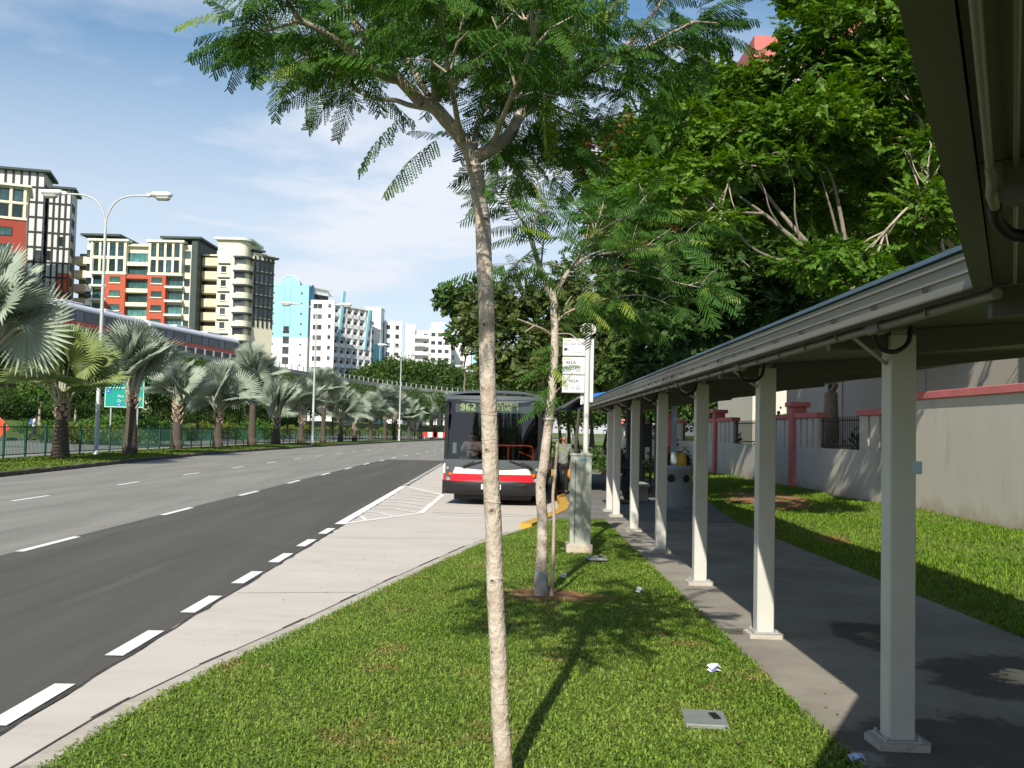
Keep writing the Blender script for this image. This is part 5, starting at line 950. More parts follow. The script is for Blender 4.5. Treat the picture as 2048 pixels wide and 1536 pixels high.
big_tree(rt2, [(at(*c, rtc), r_) for c, r_ in cl], .3, 3.2, FARLEAF, BARK_LIMB, PN_T, .50, 190, 32, .12, .7, (lambda P, r: (np.minimum(np.linalg.norm(P - np.array(at(1275, 425, 34, rtc)), axis=1), np.linalg.norm(P - np.array(at(1240, 300, 35, rtc)), axis=1)) < 1.5) & (r.random(len(P)) < .6), CANOPY_RED), (0, 0), 2)
rtd = (15.5, 26, .35)
rt3 = thing("wall_tree", "tree at the far right behind the walkway roof bend", "tree", rtd)
cl = [((1900, 250, 26), (2, 2, 1.6)), ((2000, 350, 25), (2, 2, 1.6)), ((1880, 420, 26), (1.8, 2, 1.4)), ((2050, 150, 26), (2.4, 2.4, 2)), ((1880, 560, 24), (1.6, 1.8, 1)), ((1950, 600, 23), (1.8, 1.8, .9))]
big_tree(rt3, [(at(*c, rtd), r_) for c, r_ in cl], .22, 2.4, CANOPY, BARK_LIMB, PN_T, .36, 200, 33, .1, .7, None, (0, 0), 2)
# trees along the right verge behind the bus
def verge_tree(px, Y, lab, seed, cls, m=MIDLEAF, spray=.55, npr=120, tr=.16, fz=3.2, gx=None, bark=BARK_GREY, bare=3):
    x = (px - 1024) / FPX * Y; base = (x, Y, .1); o = thing("verge_tree", lab, "tree", base)
    big_tree(o, [(at(*c, base), r_) for c, r_ in cls], tr, fz, m, bark, PN_T if Y < 75 else RG_T, spray, npr, seed, .1, .65, None, (0, 0), bare); return o
verge_tree(1010, 62, "olive tree with pale bare lower branches rising above the bus roof", 41, [((1030, 600, 62), (2.2, 2, 1.1)), ((980, 640, 61), (1.8, 2, 1.2)), ((1080, 640, 62), (2.2, 2, 1.6)), ((1020, 690, 60), (2.2, 2, 1.5)), ((1130, 700, 61), (2.4, 2, 1.8)), ((985, 730, 61), (1.0, 1.6, 1.2)), ((1080, 745, 60), (2.0, 2, 1.0)), ((1160, 640, 63), (2, 2, 1.4)), ((960, 590, 63), (1.2, 1.4, .8))])
verge_tree(930, 66, "dark green tree leaning left over the road above the bus", 42, [((925, 600, 66), (1.3, 1.5, .9)), ((900, 590, 66), (.8, 1, .5)), ((955, 650, 66), (.9, 1.4, 1.3)), ((925, 670, 65), (.9, 1.2, .6)), ((895, 605, 66), (.7, .8, .5))], FARLEAF, .5, 160, .14, 3.6)
verge_tree(1225, 54, "thin-leaved tree with many pale upright stems beyond the bus stop pole", 43, [((1200, 600, 54), (2, 2, 1.6)), ((1250, 640, 54), (2, 2, 1.4)), ((1180, 680, 53), (1.5, 1.8, 1.6)), ((1290, 580, 55), (2.2, 2, 1.8)), ((1230, 720, 53), (1.8, 1.8, 1.2)), ((1160, 560, 56), (1.6, 1.8, 1.2))], MIDLEAF, .55, 90, .12, 2.4, None, BARK_LIMB, 8)
verge_tree(1330, 50, "dense dark tree filling the gap between bus stop pole and walkway roof", 44, [((1320, 680, 50), (1.8, 2, 1.5)), ((1390, 650, 50), (2.0, 2, 1.6)), ((1270, 740, 49), (1.5, 1.6, 1)), ((1450, 640, 50), (2.2, 2, 1.8)), ((1350, 590, 51), (2, 2, 1.4)), ((1330, 730, 49), (1.5, 1.5, .8))], FARLEAF, .5, 130, .16, 2.8)
verge_tree(1540, 52, "dark tree behind the middle of the walkway roof", 45, [((1520, 640, 52), (2.6, 2.4, 2)), ((1620, 620, 52), (2.8, 2.4, 2)), ((1720, 600, 52), (2.8, 2.4, 2)), ((1560, 560, 54), (3, 2.4, 2)), ((1450, 590, 54), (2.4, 2.2, 1.8))], FARLEAF, .6, 90, .2, 3.0)
tr_ = random.Random(3)
thin_labs = ["thin leaning trunk nearest the man in the patterned shirt", "second thin trunk beyond the man, darker and straighter", "slim dark trunk just left of the bus stop pole", "slim dark trunk crossing the pale side street", "slim dark trunk just right of the bus stop pole", "slim trunk beside the farthest walkway post"]
for i, (px, Y) in enumerate(((1128, 58), (1142, 66), (1152, 52), (1165, 60), (1192, 55), (1205, 64))):
    x = (px - 1024) / FPX * Y; o = thing("slender_tree", thin_labs[i], "tree", (x, Y, .1)); lean = (tr_.uniform(-.8, .8), tr_.uniform(-.5, .5))
    big_tree(o, [((lean[0] + dx, lean[1] + dy, 5.0 + dz), (1.5, 1.5, .9)) for dx, dy, dz in ((0, 0, .6), (-1.1, .3, 0), (1.0, -.4, .2))], .09, 3.4, MIDLEAF, BARK_DARK, PN_T, .5, 110, 60 + i, .05, .65, None, lean, 1)
# dark spreading trees far beyond the rail viaduct
for i, (px, Y, top, wd, lab) in enumerate(((735, 285, 732, 60, "far dark tree at the left end of the spreading row behind the viaduct"), (790, 275, 712, 75, "far dark tree, tallest of the spreading row in front of the white blocks"), (862, 280, 716, 70, "far dark tree in the spreading row left of the bus roof"), (925, 285, 740, 55, "far dark tree at the right end of the spreading row above the bus"), (985, 300, 730, 70, "far dark tree of the spreading row seen past the near trunk"))):
    s = Y / FPX; p = pix(px, 860, Y); base = (p.x, Y, .5); hz_ = (862 - top) * s; o = thing("spreading_tree", lab, "tree", base); r_ = wd * s
    big_tree(o, [((dx * r_, dy * r_, hz_ * h), (r_ * w_, r_ * w_, hz_ * .14)) for dx, dy, h, w_ in ((0, 0, .88, .5), (-.55, -.1, .76, .45), (.55, -.1, .78, .45), (-.2, -.3, .66, .5), (.3, -.35, .62, .5), (-.75, -.2, .5, .4), (.8, -.2, .52, .4), (0, -.4, .45, .5), (.4, .3, .85, .4), (-.4, .3, .84, .4))], .5, hz_ * .35, FARLEAF, BARK_DARK, RG_T, 1.5, 14, 70 + i, .22, .8)
# roadside trees and shrubs on the bank beyond the far carriageway
bank = [("young bright green tree on the bank above the walking person", 78, 82, 6.0, 1.5, SHRUB, 0), ("slim dark tree in front of the orange podium", 150, 88, 5.5, 1.7, FARLEAF, 0)]
for i, px in enumerate((225, 305, 345, 395, 440, 480, 530, 575, 620, 665, 705, 745, 785, 830, 870)):
    bank.append((["dense dark bank tree", "leafy bank tree", "bushy dark bank tree"][i % 3] + " seen " + ["right of the green direction sign", "just left of the third full palm", "behind the third full palm", "between the third and fourth full palms", "behind the fourth full palm", "between the fourth palm and the tall palm", "behind the tall palm", "right of the tall palm", "behind the second street lamp", "behind the palms right of the second lamp", "left of the far small square sign", "behind the far palms in mid row", "behind the third street lamp", "near the red barriers", "right behind the bus mirror"][i], px, 92 + i * 7.0, 8.2, 2.9, FARLEAF, 1))
for i, (lab, px, Y, h, r_, m, dense) in enumerate(bank):
    p = pix(px, 850, Y); base = (p.x, Y, .9); o = thing("bank_tree", lab, "tree", base, 0)
    big_tree(o, [((dx * r_, dy * r_, h * hh), (r_ * .62, r_ * .62, h * .17)) for dx, dy, hh in ((0, 0, .86), (-.6, .1, .68), (.6, -.1, .7), (.1, -.5, .6), (-.3, -.3, .46 if dense else .62), (.5, -.4, .42 if dense else .6))], .11, h * .35, m, BARK_DARK if dense else BARK_LIMB, RG_T, .62, 46 if dense else 40, 90 + i, .06, .7)
def shrub(lab, x, y, z, r_, h, m, seed, name="shrub"):
    o = thing(name, lab, "shrub", (x, y, z)); rng = np.random.default_rng(seed); n = int(150 * r_[0] * r_[1]) + 60; u = rng.normal(0, 1, (n, 3)); u /= np.linalg.norm(u, axis=1, keepdims=True); u[:, 2] = abs(u[:, 2]); q = rng.uniform(.5, 1.05, n)
    P = u * q[:, None] * np.array([r_[0], r_[1], h]); b = MB()
    for k in range(5): a = k * 1.3; b.tube([(0, 0, -.1), (math.cos(a) * r_[0] * .4, math.sin(a) * r_[1] * .4, h * .7)], [.03, .01], BARK_DARK, 5)
    b.build("stem", o); grow(o, "foliage", RG_T, P, u, .42 * rng.uniform(.7, 1.2, n), m, rng, .5)
for i, (px, py, Y, r_, h, m, lab) in enumerate(((185, 850, 78, (2.0, 1.4), 1.4, SHRUB, "leafy shrub left of the direction sign legs"), (225, 850, 79, (2.4, 1.5), 1.7, SHRUB, "tallest leafy shrub under the direction sign"), (290, 850, 80, (2.2, 1.5), 1.6, SHRUB, "leafy shrub right of the direction sign"), (335, 852, 84, (2.4, 1.5), 1.3, FARLEAF, "dark low shrub behind the third full palm"), (160, 858, 75, (2.6, 1.0), .9, YSHRUB, "yellowish low shrub behind the railing by the first lamp"), (235, 860, 76, (2.6, 1.0), .8, YSHRUB, "yellowish low shrub behind the second full palm"), (110, 860, 74, (2.0, 1.0), .8, YSHRUB, "yellowish low shrub right of the walking person"), (515, 848, 105, (2.6, 1.6), 1.8, SHRUB, "leafy shrub beside the tall palm trunk"))):
    p = pix(px, py, Y); d = p.x - (K(Y) - 18.2); z = float(np.interp(-d, [0, 1.8, 4.8, 8.8, 14], [.6, .75, 1.3, 2.1, 3.0])); shrub(lab, p.x, Y, z, r_, h, m, 130 + i)
for i in range(16):
    y = 84 + 9.5 * i; x = K(y) - 20.2; shrub("clipped yellow-green hedge section number %s along the far pavement" % ["one", "two", "three", "four", "five", "six", "seven", "eight", "nine", "ten", "eleven", "twelve", "thirteen", "fourteen", "fifteen", "sixteen"][i], x, y, .7, (.9, 4.9), 1.25, YSHRUB if i > 3 else SHRUB, 160 + i, "hedge")
# plants behind the wall openings and at the platform edge
for i, (y, lab) in enumerate(((26.6, "sunlit shrub seen through the wall opening by the second pillar"), (37.0, "dark shrub seen through the second wall opening"), (47.5, "dark shrub seen through the third wall opening"))): shrub(lab, WALLX(y) + 1.5, y + .6, .4, (1.0, 2.3), 2.1, SHRUB if i == 0 else FARLEAF, 190 + i)
for i, (px, Y, lab) in enumerate(((1248, 46, "dark rounded shrub behind the bending person"), (1345, 48, "dark shrub left of the litter bin top"), (1210, 50, "low dark shrub beyond the farthest walkway posts"))):
    x = (px - 1024) / FPX * Y; shrub(lab, x, Y, .1, (1.1, .9), 1.0, FARLEAF, 200 + i)
# ---------------------------------------------------------------- fan palms
def t_fan(n=46, arc=300, seed=0, split=.60, cup=.35):
    """costapalmate blade, radius 1, stalk joint at origin, mid rib along +y; pleated, tips split"""
    r = np.random.default_rng(seed); V = []; F = []
    def P(a, rad, dz): return np.array([math.sin(a) * rad, math.cos(a) * rad, 0]) + np.array([0, 0, dz])
    cone = lambda a, rad: cup * abs(math.sin(a)) * rad * .8 - .22 * rad ** 2.2 * (0.6 + .4 * math.cos(a))
    A = R(arc)
    for i in range(n):
        a0, a1 = -A / 2 + A * i / n, -A / 2 + A * (i + 1) / n; am = (a0 + a1) / 2; L_ = (1.0 - .16 * (abs(am) / (A / 2)) ** 2) * r.uniform(.93, 1.04); sp_ = split * r.uniform(.92, 1.08); dz = r.uniform(-.03, .03); k = len(V); fold = .018
        V += [P(am, .02, 0), P(a0, sp_ * .5, cone(a0, sp_ * .5) - fold), P(am, sp_ * .5, cone(am, sp_ * .5) + fold), P(a1, sp_ * .5, cone(a1, sp_ * .5) - fold), P(a0, sp_, cone(a0, sp_) - fold), P(am, sp_, cone(am, sp_) + fold * 1.3), P(a1, sp_, cone(a1, sp_) - fold),
              P(am - (am - a0) * .55, .5 * (sp_ + L_), cone(am, .5 * (sp_ + L_)) - fold + dz * .5), P(am, .5 * (sp_ + L_), cone(am, .5 * (sp_ + L_)) + fold + dz * .5), P(am + (a1 - am) * .55, .5 * (sp_ + L_), cone(am, .5 * (sp_ + L_)) - fold + dz * .5), P(am, L_, cone(am, L_) + dz)]
        F += [(k, k + 1, k + 2, k + 2), (k, k + 2, k + 3, k + 3), (k + 1, k + 4, k + 5, k + 2), (k + 2, k + 5, k + 6, k + 3), (k + 4, k + 7, k + 8, k + 5), (k + 5, k + 8, k + 9, k + 6), (k + 7, k + 10, k + 8, k + 8), (k + 8, k + 10, k + 9, k + 9)]
    V = np.array(V); tri = [f[:3] for f in F if f[2] == f[3]]; quad = [f for f in F if f[2] != f[3]]; return V, np.array(tri), np.array(quad)
FANS = [t_fan(46, 310, 1, .47, .30), t_fan(42, 290, 2, .50, .45), t_fan(50, 320, 3, .44, .18)]
SILVER = mat("silver_palm_leaf", (0.24, 0.30, 0.225), 0.55, 0, 1.3, island=0.14, trans=0.12, col2=(0.355, 0.405, 0.315), spec=.3); SILVERG = mat("green_palm_leaf", (0.16, 0.23, 0.075), 0.5, 0, 1.3, island=0.18, trans=0.22, col2=(0.27, 0.32, 0.11), spec=.3)
STALK = mat("palm_stalk", (0.42, 0.42, 0.30), 0.6, 0.12, 3); PTR = mat("palm_trunk_bark", (0.085, 0.068, 0.05), 0.95, 0.35, 6, 0.7, stretch=(1, 1, 4), dirt=((0.045, 0.055, 0.03), 2.5, 0.6), bscale=26); BOOT = mat("palm_leaf_base", (0.40, 0.30, 0.23), 0.9, 0.3, 5, 0.4, dirt=((0.14, 0.09, 0.06), 4, 0.56))
def palm_mesh(seed, m, nf=22, spread=1.0, fan_r=1.16):
    """crown (stalks + blades) round the origin = trunk top, stalk 1.7 m, blade ~1.35 m"""
    rng = np.random.default_rng(seed); st = MB(); Vs = []; tri = []; qd = []; b = 0
    for i in range(nf):
        t = (i + .5) / nf; az = i * 2.39996 + rng.uniform(-.25, .25); el = R(88 - 47 * t ** 1.1 * spread + rng.uniform(-7, 7)); l = rng.uniform(1.3, 1.75) * (1 - .18 * t)
        h = Vector((math.cos(az), math.sin(az), 0)); d = h * math.cos(el) + Vector((0, 0, math.sin(el))); p0 = h * .14 + Vector((0, 0, -.1)); p2 = d * l - Vector((0, 0, .22 * t * l)); mid = d * l * .5 + Vector((0, 0, .06)); pts = bez(p0, mid, p2, 5); st.tube(pts, [.055, .045, .036, .03, .026, .022], STALK, 6, False)
        fd = (pts[-1] - pts[-2]).normalized(); fd = (fd * 1.0 + h * .15 - Vector((0, 0, .15 * t))).normalized(); tv = rng.normal(0, .8); X = fd.cross(Vector((0, 0, 1)));  X = X.normalized() if X.length > 1e-3 else Vector((1, 0, 0)); X = (Matrix.Rotation(tv, 3, fd) @ X).normalized(); Z_ = X.cross(fd); M = np.array([X, fd, Z_]).T
        V, T_, Q = FANS[int(rng.integers(0, 3))]; s = fan_r * rng.uniform(.85, 1.1) * (1.05 - .2 * (1 - t)); Vs.append((V @ M.T) * s + np.array(p2)); tri.append(T_ + b); qd.append(Q + b); b += len(V)
    return np_mesh("frond_blades", np.concatenate(Vs), [(np.concatenate(qd), 0), (np.concatenate(tri), 0)], [m]), st.mesh("leaf_stalks")
PM = {('s', k): palm_mesh(300 + k, SILVER) for k in range(5)}; PM[('g', 0)] = palm_mesh(310, SILVERG, 20); PM['up'] = palm_mesh(320, SILVER, 19, .62)
def trunk_mesh(h, r, seed):
    rg = random.Random(seed); b = MB(); prof = [(r * 1.5, -.1), (r * 1.42, .25), (r * 1.3, .6)]; k = 26
    for i in range(k + 1): t = i / k; z = .6 + (h - .6) * t; rr = r * (1.28 * (1 - t) ** 1.6 + .78 * (1 - (1 - t) ** 1.6)) * (1 + (.035 if i % 2 else -.02)); prof.append((rr, z))
    b.lathe(prof, (0, 0, 0), PTR, 14); return b.mesh("trunk")
def boots_mesh(h, r, seed, ln):
    rg = random.Random(seed); b = MB(); k = 22
    for i in range(k):
        z = h - ln + ln * i / k; a = i * 2.4; c = Vector((math.cos(a) * r * .78, math.sin(a) * r * .78, z)); o = Vector((math.cos(a), math.sin(a), 0)); t = Vector((-math.sin(a), math.cos(a), 0)) * .11; e = c + o * .16 + Vector((0, 0, .30))
        b.add([c - t - o * .05, c + t - o * .05, e + t * .6, e - t * .6, c - t + o * .06, c + t + o * .06, e + t * .6 + o * .03, e - t * .6 + o * .03], [(4, 5, 6, 7), (3, 2, 1, 0), (0, 1, 5, 4), (1, 2, 6, 5), (2, 3, 7, 6), (3, 0, 4, 7)], BOOT)
    return b.mesh("leaf_base")
# px of foot, y of trunk top, y of crown top in the photograph -> height in metres at the palm's own distance
PAL = [(-52, 690, 435, 's', "tall silver fan palm cut by the left edge, highest crown over the train"), (120, 800, 655, 'g', "yellow-green fan palm left of the nearest street lamp pole"), (262, 780, 632, 's', "silver fan palm standing in front of the direction sign"), (357, 806, 722, 's', "third full fan palm, leaning dark trunk, right of the direction sign"), (439, 820, 722, 's', "fourth full fan palm with fully round silver crown and short pale collar"), (507, 778, 640, 's', "tallest full fan palm of the row, in front of the white balcony tower"),
       (556, 832, 742, 's', "fan palm with wide open stalks just right of the tallest palm"), (605, 830, 730, 's', "fan palm with dark trunk just left of the second street lamp"), (649, 800, 712, 's', "tall slim-trunked fan palm just right of the second street lamp"), (684, 833, 758, 's', "dark-trunked fan palm, first right of the tall slim one"), (712, 846, 768, 's', "short fan palm with splayed bare pale stalks in mid row"), (744, 842, 762, 's', "fan palm with pinkish collar right of the one with splayed stalks"), (772, 822, 755, 's', "fan palm with tall pale trunk left of the third street lamp"),
       (792, 828, 758, 's', "dark-trunked fan palm directly before the third street lamp"), (820, 842, 766, 's', "thin-trunked fan palm right of the third street lamp"), (843, 832, 775, 's', "fan palm with pinkish trunk, second left of the bus mirror"), (866, 828, 772, 's', "last fan palm left of the bus mirror"), (893, 822, 768, 's', "fan palm whose crown peeks over the left end of the bus roof"), (918, 825, 770, 's', "fan palm crown above the bus roof left of the near tree trunk")]
for i, (px, ty, cy, kd, lab) in enumerate(PAL):
    lo, hi = 30.0, 260.0
    for _ in range(50):
        y = (lo + hi) / 2; x = K(y) - 3.9; u = 1024 + x / y * FPX
        if u < px + (y - 0) * 0: lo = y
        else: hi = y
    if px == -52: y = 41.0
    x = K(y) - 3.9
    if i == 1: y, x = 48.9, -21.95
    if i == 2: y, x = 56.9, -21.6
    yh = lambda p_x: 863 + (p_x - 1024) * math.tan(R(ROLL))
    h = EYE - (ty - yh(px)) / FPX * y - .14; top = EYE - (cy - yh(px)) / FPX * y - .14; s = max(.85, min(1.7, (top - h) / 2.25)); r_ = .26 * (1.15 if i < 8 else 1.0)
    o = thing("fan_palm", lab, "palm", (x, y, .14), 0, "fan palms along the central strip")
    link("trunk", trunk_mesh(h, r_, i), o); link("leaf_base", boots_mesh(h + .05, r_, i, min(h * .5, 1.1 if i % 3 else 1.5)), o)
    bl, stk_ = PM[('g', 0)] if kd == 'g' else PM['up'] if i in (2, 6, 10) else PM[('s', i % 5)]
    for me_, nm in ((bl, "crown"), (stk_, "leaf_stalk")):
        c = link(nm, me_, o, (0, 0, h)); c.scale = (s, s, s); c.rotation_euler = (.09 * math.sin(i * 2.1), .09 * math.cos(i * 1.3), i * 1.7)
# woods closing the view beyond the side street
labs_ = ["first", "second", "third", "fourth", "fifth", "sixth", "seventh", "eighth", "ninth"]
for i, (px, Y) in enumerate(((985, 135), (1045, 128), (1095, 120), (1140, 112), (1185, 118), (1235, 108), (1290, 104), (1360, 100), (1440, 98))):
    x = (px - 1024) / FPX * Y; base = (x, Y, .1); o = thing("backdrop_tree", "%s dense tree from the left in the row beyond the pale side street" % labs_[i], "tree", base); h = 9.5
    big_tree(o, [((dx, dy, h * hh), (w_, 2.2, 1.7)) for dx, dy, hh, w_ in ((0, 0, .85, 2.4), (-2.2, -.3, .66, 2.2), (2.2, -.3, .68, 2.2), (-1.4, -.8, .44, 2.2), (1.5, -.8, .42, 2.2), (0, -1, .6, 2.4))], .2, 3.2, FARLEAF, BARK_DARK, RG_T, .9, 34, 230 + i, .1, .7)

for i, (px, Y, h) in enumerate(((-25, 126, 12.0), (45, 132, 12.5), (115, 138, 12.0))):  # trees added to stand in for the dark underside of the viaduct
    p = pix(px, 850, Y); base = (p.x, Y, 3.0); o = thing("bank_tree", ["dark tree in the shade beneath the viaduct at the left edge", "dark tree beneath the viaduct behind the yellow-green palm", "dark tree beneath the viaduct left of the lamp pole"][i], "tree", base)
    big_tree(o, [((dx, dy, h * hh), (2.6, 2.2, 1.8)) for dx, dy, hh in ((0, 0, .62), (-2.2, 0, .5), (2.2, 0, .5), (0, -.6, .4), (-1.6, -.6, .28), (1.7, -.6, .28))], .2, 3.4, FARLEAF, BARK_DARK, RG_T, .9, 30, 260 + i, .1, .7)
for i, x in enumerate((-17, -11.5, -6, -.5, 5, 10.5)):           # unseen trees added behind the viewpoint to darken the windscreen reflection
    base = (x, -24 - (i % 2) * 2.5, .1); o = thing("street_tree", "roadside tree behind the viewpoint, " + ["first", "second", "third", "fourth", "fifth", "sixth"][i] + " from the carriageway", "tree", base); h = 12.5
    big_tree(o, [((dx, dy, h * hh), (2.7, 1.8, 1.6)) for dx, dy, hh in ((0, 0, .9), (-2, .2, .74), (2, .1, .72), (0, -.4, .6), (-1.5, 0, .45), (1.5, 0, .43))], .2, 3.6, MIDLEAF, BARK_GREY, RG_T, .8, 40, 280 + i, .1, .7)

und = ["thicket at the foot of the bank trees behind the direction sign", "thicket at the foot of the bank trees behind the third full palm", "thicket at the foot of the bank trees behind the fourth full palm", "thicket at the foot of the bank trees left of the tall palm", "thicket at the foot of the bank trees right of the tall palm", "thicket at the foot of the bank trees behind the second street lamp", "thicket at the foot of the far bank trees in mid row", "thicket at the foot of the far bank trees near the third street lamp"]
for i, y in enumerate((92, 104, 116, 128, 140, 154, 168, 182)): shrub("dark " + und[i], K(y) - 27.5, y, 1.9, (1.6, 6.6), 2.9, FARLEAF, 320 + i, "thicket")
# ---------------------------------------------------------------- buildings
CRM = mat("cream_wall", (0.70, 0.66, 0.50), 0.85, 0.04, .3, dirt=((0.58, 0.54, 0.40), .35, .62)); WHT = mat("white_wall", (0.80, 0.80, 0.78), 0.85, 0.03, .3, dirt=((0.62, 0.62, 0.60), .3, .62)); YCR = mat("pale_yellow_wall", (0.74, 0.70, 0.52), 0.85, 0.04, .3)
TER = mat("terracotta_wall", (0.44, 0.095, 0.05), 0.8, 0.06, .4); DKF = mat("dark_frame", (0.022, 0.028, 0.028), 0.6); DGR = mat("dark_green_trim", (0.04, 0.06, 0.055), 0.6); BAL = mat("balcony_wall", (0.64, 0.57, 0.41), 0.85, 0.05, .4); SHADE = mat("corridor_inside", (0.30, 0.27, 0.20), 0.9)  # SHADE: balcony wall colour darkened, the corridor's shade put into it
TEAL = mat("teal_glass", (0.035, 0.10, 0.095), 0.12, 0.5, .6, spec=.6, orand=.6); TEALD = mat("dark_teal_glass", (0.02, 0.045, 0.05), 0.12, 0.5, .6, spec=.6, orand=.6); DGL = mat("dark_glass", (0.03, 0.038, 0.045), 0.15, 0.4, .5, spec=.6, orand=.6); OPEN = mat("window_opening", (0.045, 0.05, 0.055), 0.7, .3, .5, orand=.6); LBL = mat("light_blue_wall", (0.30, 0.58, 0.66), 0.85, 0.04, .3); PALEG = mat("greenish_white_trim", (0.60, 0.66, 0.56), 0.8)
_WC = {}
def windows(root, spots, w_, h_, y, fr, pane, name="window", rot=0.0, cap=100, sill=None):
    """each window its own part: frame standing proud of the wall, pane set back in it, optional sill"""
    key = (w_, h_, fr, pane, sill)
    if key not in _WC:
        b = MB(); t = .09; d = .10
        for x0, x1, z0, z1 in ((-w_ / 2, w_ / 2, -h_ / 2, -h_ / 2 + t), (-w_ / 2, w_ / 2, h_ / 2 - t, h_ / 2), (-w_ / 2, -w_ / 2 + t, -h_ / 2 + t, h_ / 2 - t), (w_ / 2 - t, w_ / 2, -h_ / 2 + t, h_ / 2 - t)): b.bx(x0, x1, -d, 0, z0, z1, fr)
        b.bx(-w_ / 2 + t, w_ / 2 - t, -.025, -.002, -h_ / 2 + t, h_ / 2 - t, pane); n = max(1, int(w_ / .9))
        for k in range(1, n): b.bx(-w_ / 2 + w_ * k / n - .03, -w_ / 2 + w_ * k / n + .03, -.07, -.026, -h_ / 2 + t, h_ / 2 - t, fr)
        if sill: b.bx(-w_ / 2 - .15, w_ / 2 + .15, -.22, 0, -h_ / 2 - .22, -h_ / 2 - .003, sill)
        _WC[key] = b.mesh(name)
    for i, s in enumerate(spots[:cap]):
        o = link(name, _WC[key], root, (s[0], y if len(s) < 3 else s[2], s[1])); o.rotation_euler = (0, 0, rot)
# --- cream and terracotta slab block
X0, YB_ = -86.3, 200.0
blk = thing("apartment_block", "cream apartment block with terracotta panels and teal balcony glass above the train", "apartment block", (X0, YB_, 0)); Fh = 2.82; top = 38.9
zf = lambda crop_y: (850 - (280 + crop_y * .2734)) / 10.0 + EYE - .06 * 0            # photo row -> height at 200 m
xf = lambda crop_x: (crop_x * .2734 - 171) / 10.0
b = MB(); b.bx(.3, 21.6, 1.2, 14, 0, 38.2, CRM); b.bx(.1, 1.3, 1.0, 14, 0, 39.6, DGR); b.bx(20.9, 22.1, .9, 14, 0, 39.4, DGR); b.bx(-.2, 1.2, .9, 13, 14, 38, WHT); b.build("wall", blk)
b = MB()
for x0, x1 in ((.9, 8.1), (12.6, 19.3)):
    b.bx(x0, x1, .1, 1.25, 32.3, 38.4, CRM); b.bx(x0 - .5, x1 + .5, -.5, 1.6, 38.4, 38.85, PALEG); b.bx(x0 - .1, x1 + .1, -.1, 1.2, 31.75, 32.3, YCR); b.bx(x0 - .05, x1 + .05, -.05, 1.2, 34.85, 35.25, YCR)
    for k in range(5): xx = x0 + (x1 - x0 - .45) * k / 4; b.bx(xx, xx + .45, -.15, .1, 32.3, 38.4, YCR)
b.build("framed_bay", blk)
b = MB(); b.bx(-1.5, 6.6, .3, 14, 39.6, 40.0, DGR); b.bx(14.6, 22.9, .3, 14, 39.4, 39.8, DGR); b.bx(7.8, 12.9, .4, 10, 37.6, 38.0, YCR); b.build("roof", blk)
for x0, x1 in ((4.0, 8.1), (12.6, 16.2)):
    b = MB(); b.bx(x0, x1, .0, 1.25, 12, 31.75, TER); b.build("terracotta_panel", blk)
for z, m_ in ((33.6, YCR), (31.0, TER), (28.2, YCR), (25.4, YCR), (22.6, YCR), (19.8, YCR)):
    b = MB(); b.bx(8.1, 12.6, .25, 1.2, z, z + .8, m_); b.build("balcony_edge", blk)
for x0, x1 in ((1.0, 4.0), (16.2, 19.4)):
    for k in range(5): z = 30.8 - Fh * k; b = MB(); b.bx(x0 - .2, x1 + .2, -.1, 1.2, z - 1.6, z - 1.15, PALEG); b.build("balcony_edge", blk)
for x0, x1 in ((.9, 8.1), (12.6, 19.3)): windows(blk, [(x0 + .45 + (x1 - x0 - .9) * (k + .5) / 4, z) for k in range(4) for z in (36.8, 33.6)], 1.25, 2.5, .1, DKF, TEALD)
windows(blk, [(6.0, z) for z in (30.7, 27.9, 25.1, 22.3, 19.5)] + [(14.4, z) for z in (30.7, 27.9, 25.1, 22.3, 19.5)], 2.1, 1.2, .0, DGR, TEAL, sill=YCR)
windows(blk, [(10.35, z) for z in (35.4, 32.8, 29.9, 27.1, 24.3, 21.5)], 4.4, 1.8, 1.2, DGR, TEAL, "balcony_window")
windows(blk, [(x, 30.6 - Fh * k) for x in (2.5, 17.8) for k in range(5)], 2.9, 1.95, 1.2, DGR, TEAL, "balcony_window")
windows(blk, [(20.1, 36.2 - Fh * k) for k in range(8)] + [(.35, 36.0 - Fh * k, .9) for k in range(8)], 1.1, 1.5, 1.2, DGR, TEALD)
# --- linking galleries with cream parapets
lk = thing("gallery_block", "open cream access galleries joining the terracotta block to the rounded tower", "apartment block", (X0 + 22.3, YB_ + 4, 0)); b = MB()
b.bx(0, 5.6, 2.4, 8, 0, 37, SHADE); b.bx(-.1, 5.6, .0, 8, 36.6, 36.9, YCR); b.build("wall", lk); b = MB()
for k in range(11): z = 34.55 - Fh * k; b.bx(-.1, 5.6, 0, .25, z, z + 1.65, BAL); b.bx(-.1, 5.6, .25, 2.4, z - .2, z, YCR)
b.build("parapet", lk)
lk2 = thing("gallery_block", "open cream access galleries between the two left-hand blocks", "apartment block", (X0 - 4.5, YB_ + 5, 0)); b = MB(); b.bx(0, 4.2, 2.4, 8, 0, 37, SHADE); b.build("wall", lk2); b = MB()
for k in range(10): z = 34.5 - Fh * 1.02 * k; b.bx(0, 4.2, 0, .25, z, z + 1.55, BAL); b.bx(0, 4.2, .25, 2.4, z - .2, z, YCR)
b.build("parapet", lk2)
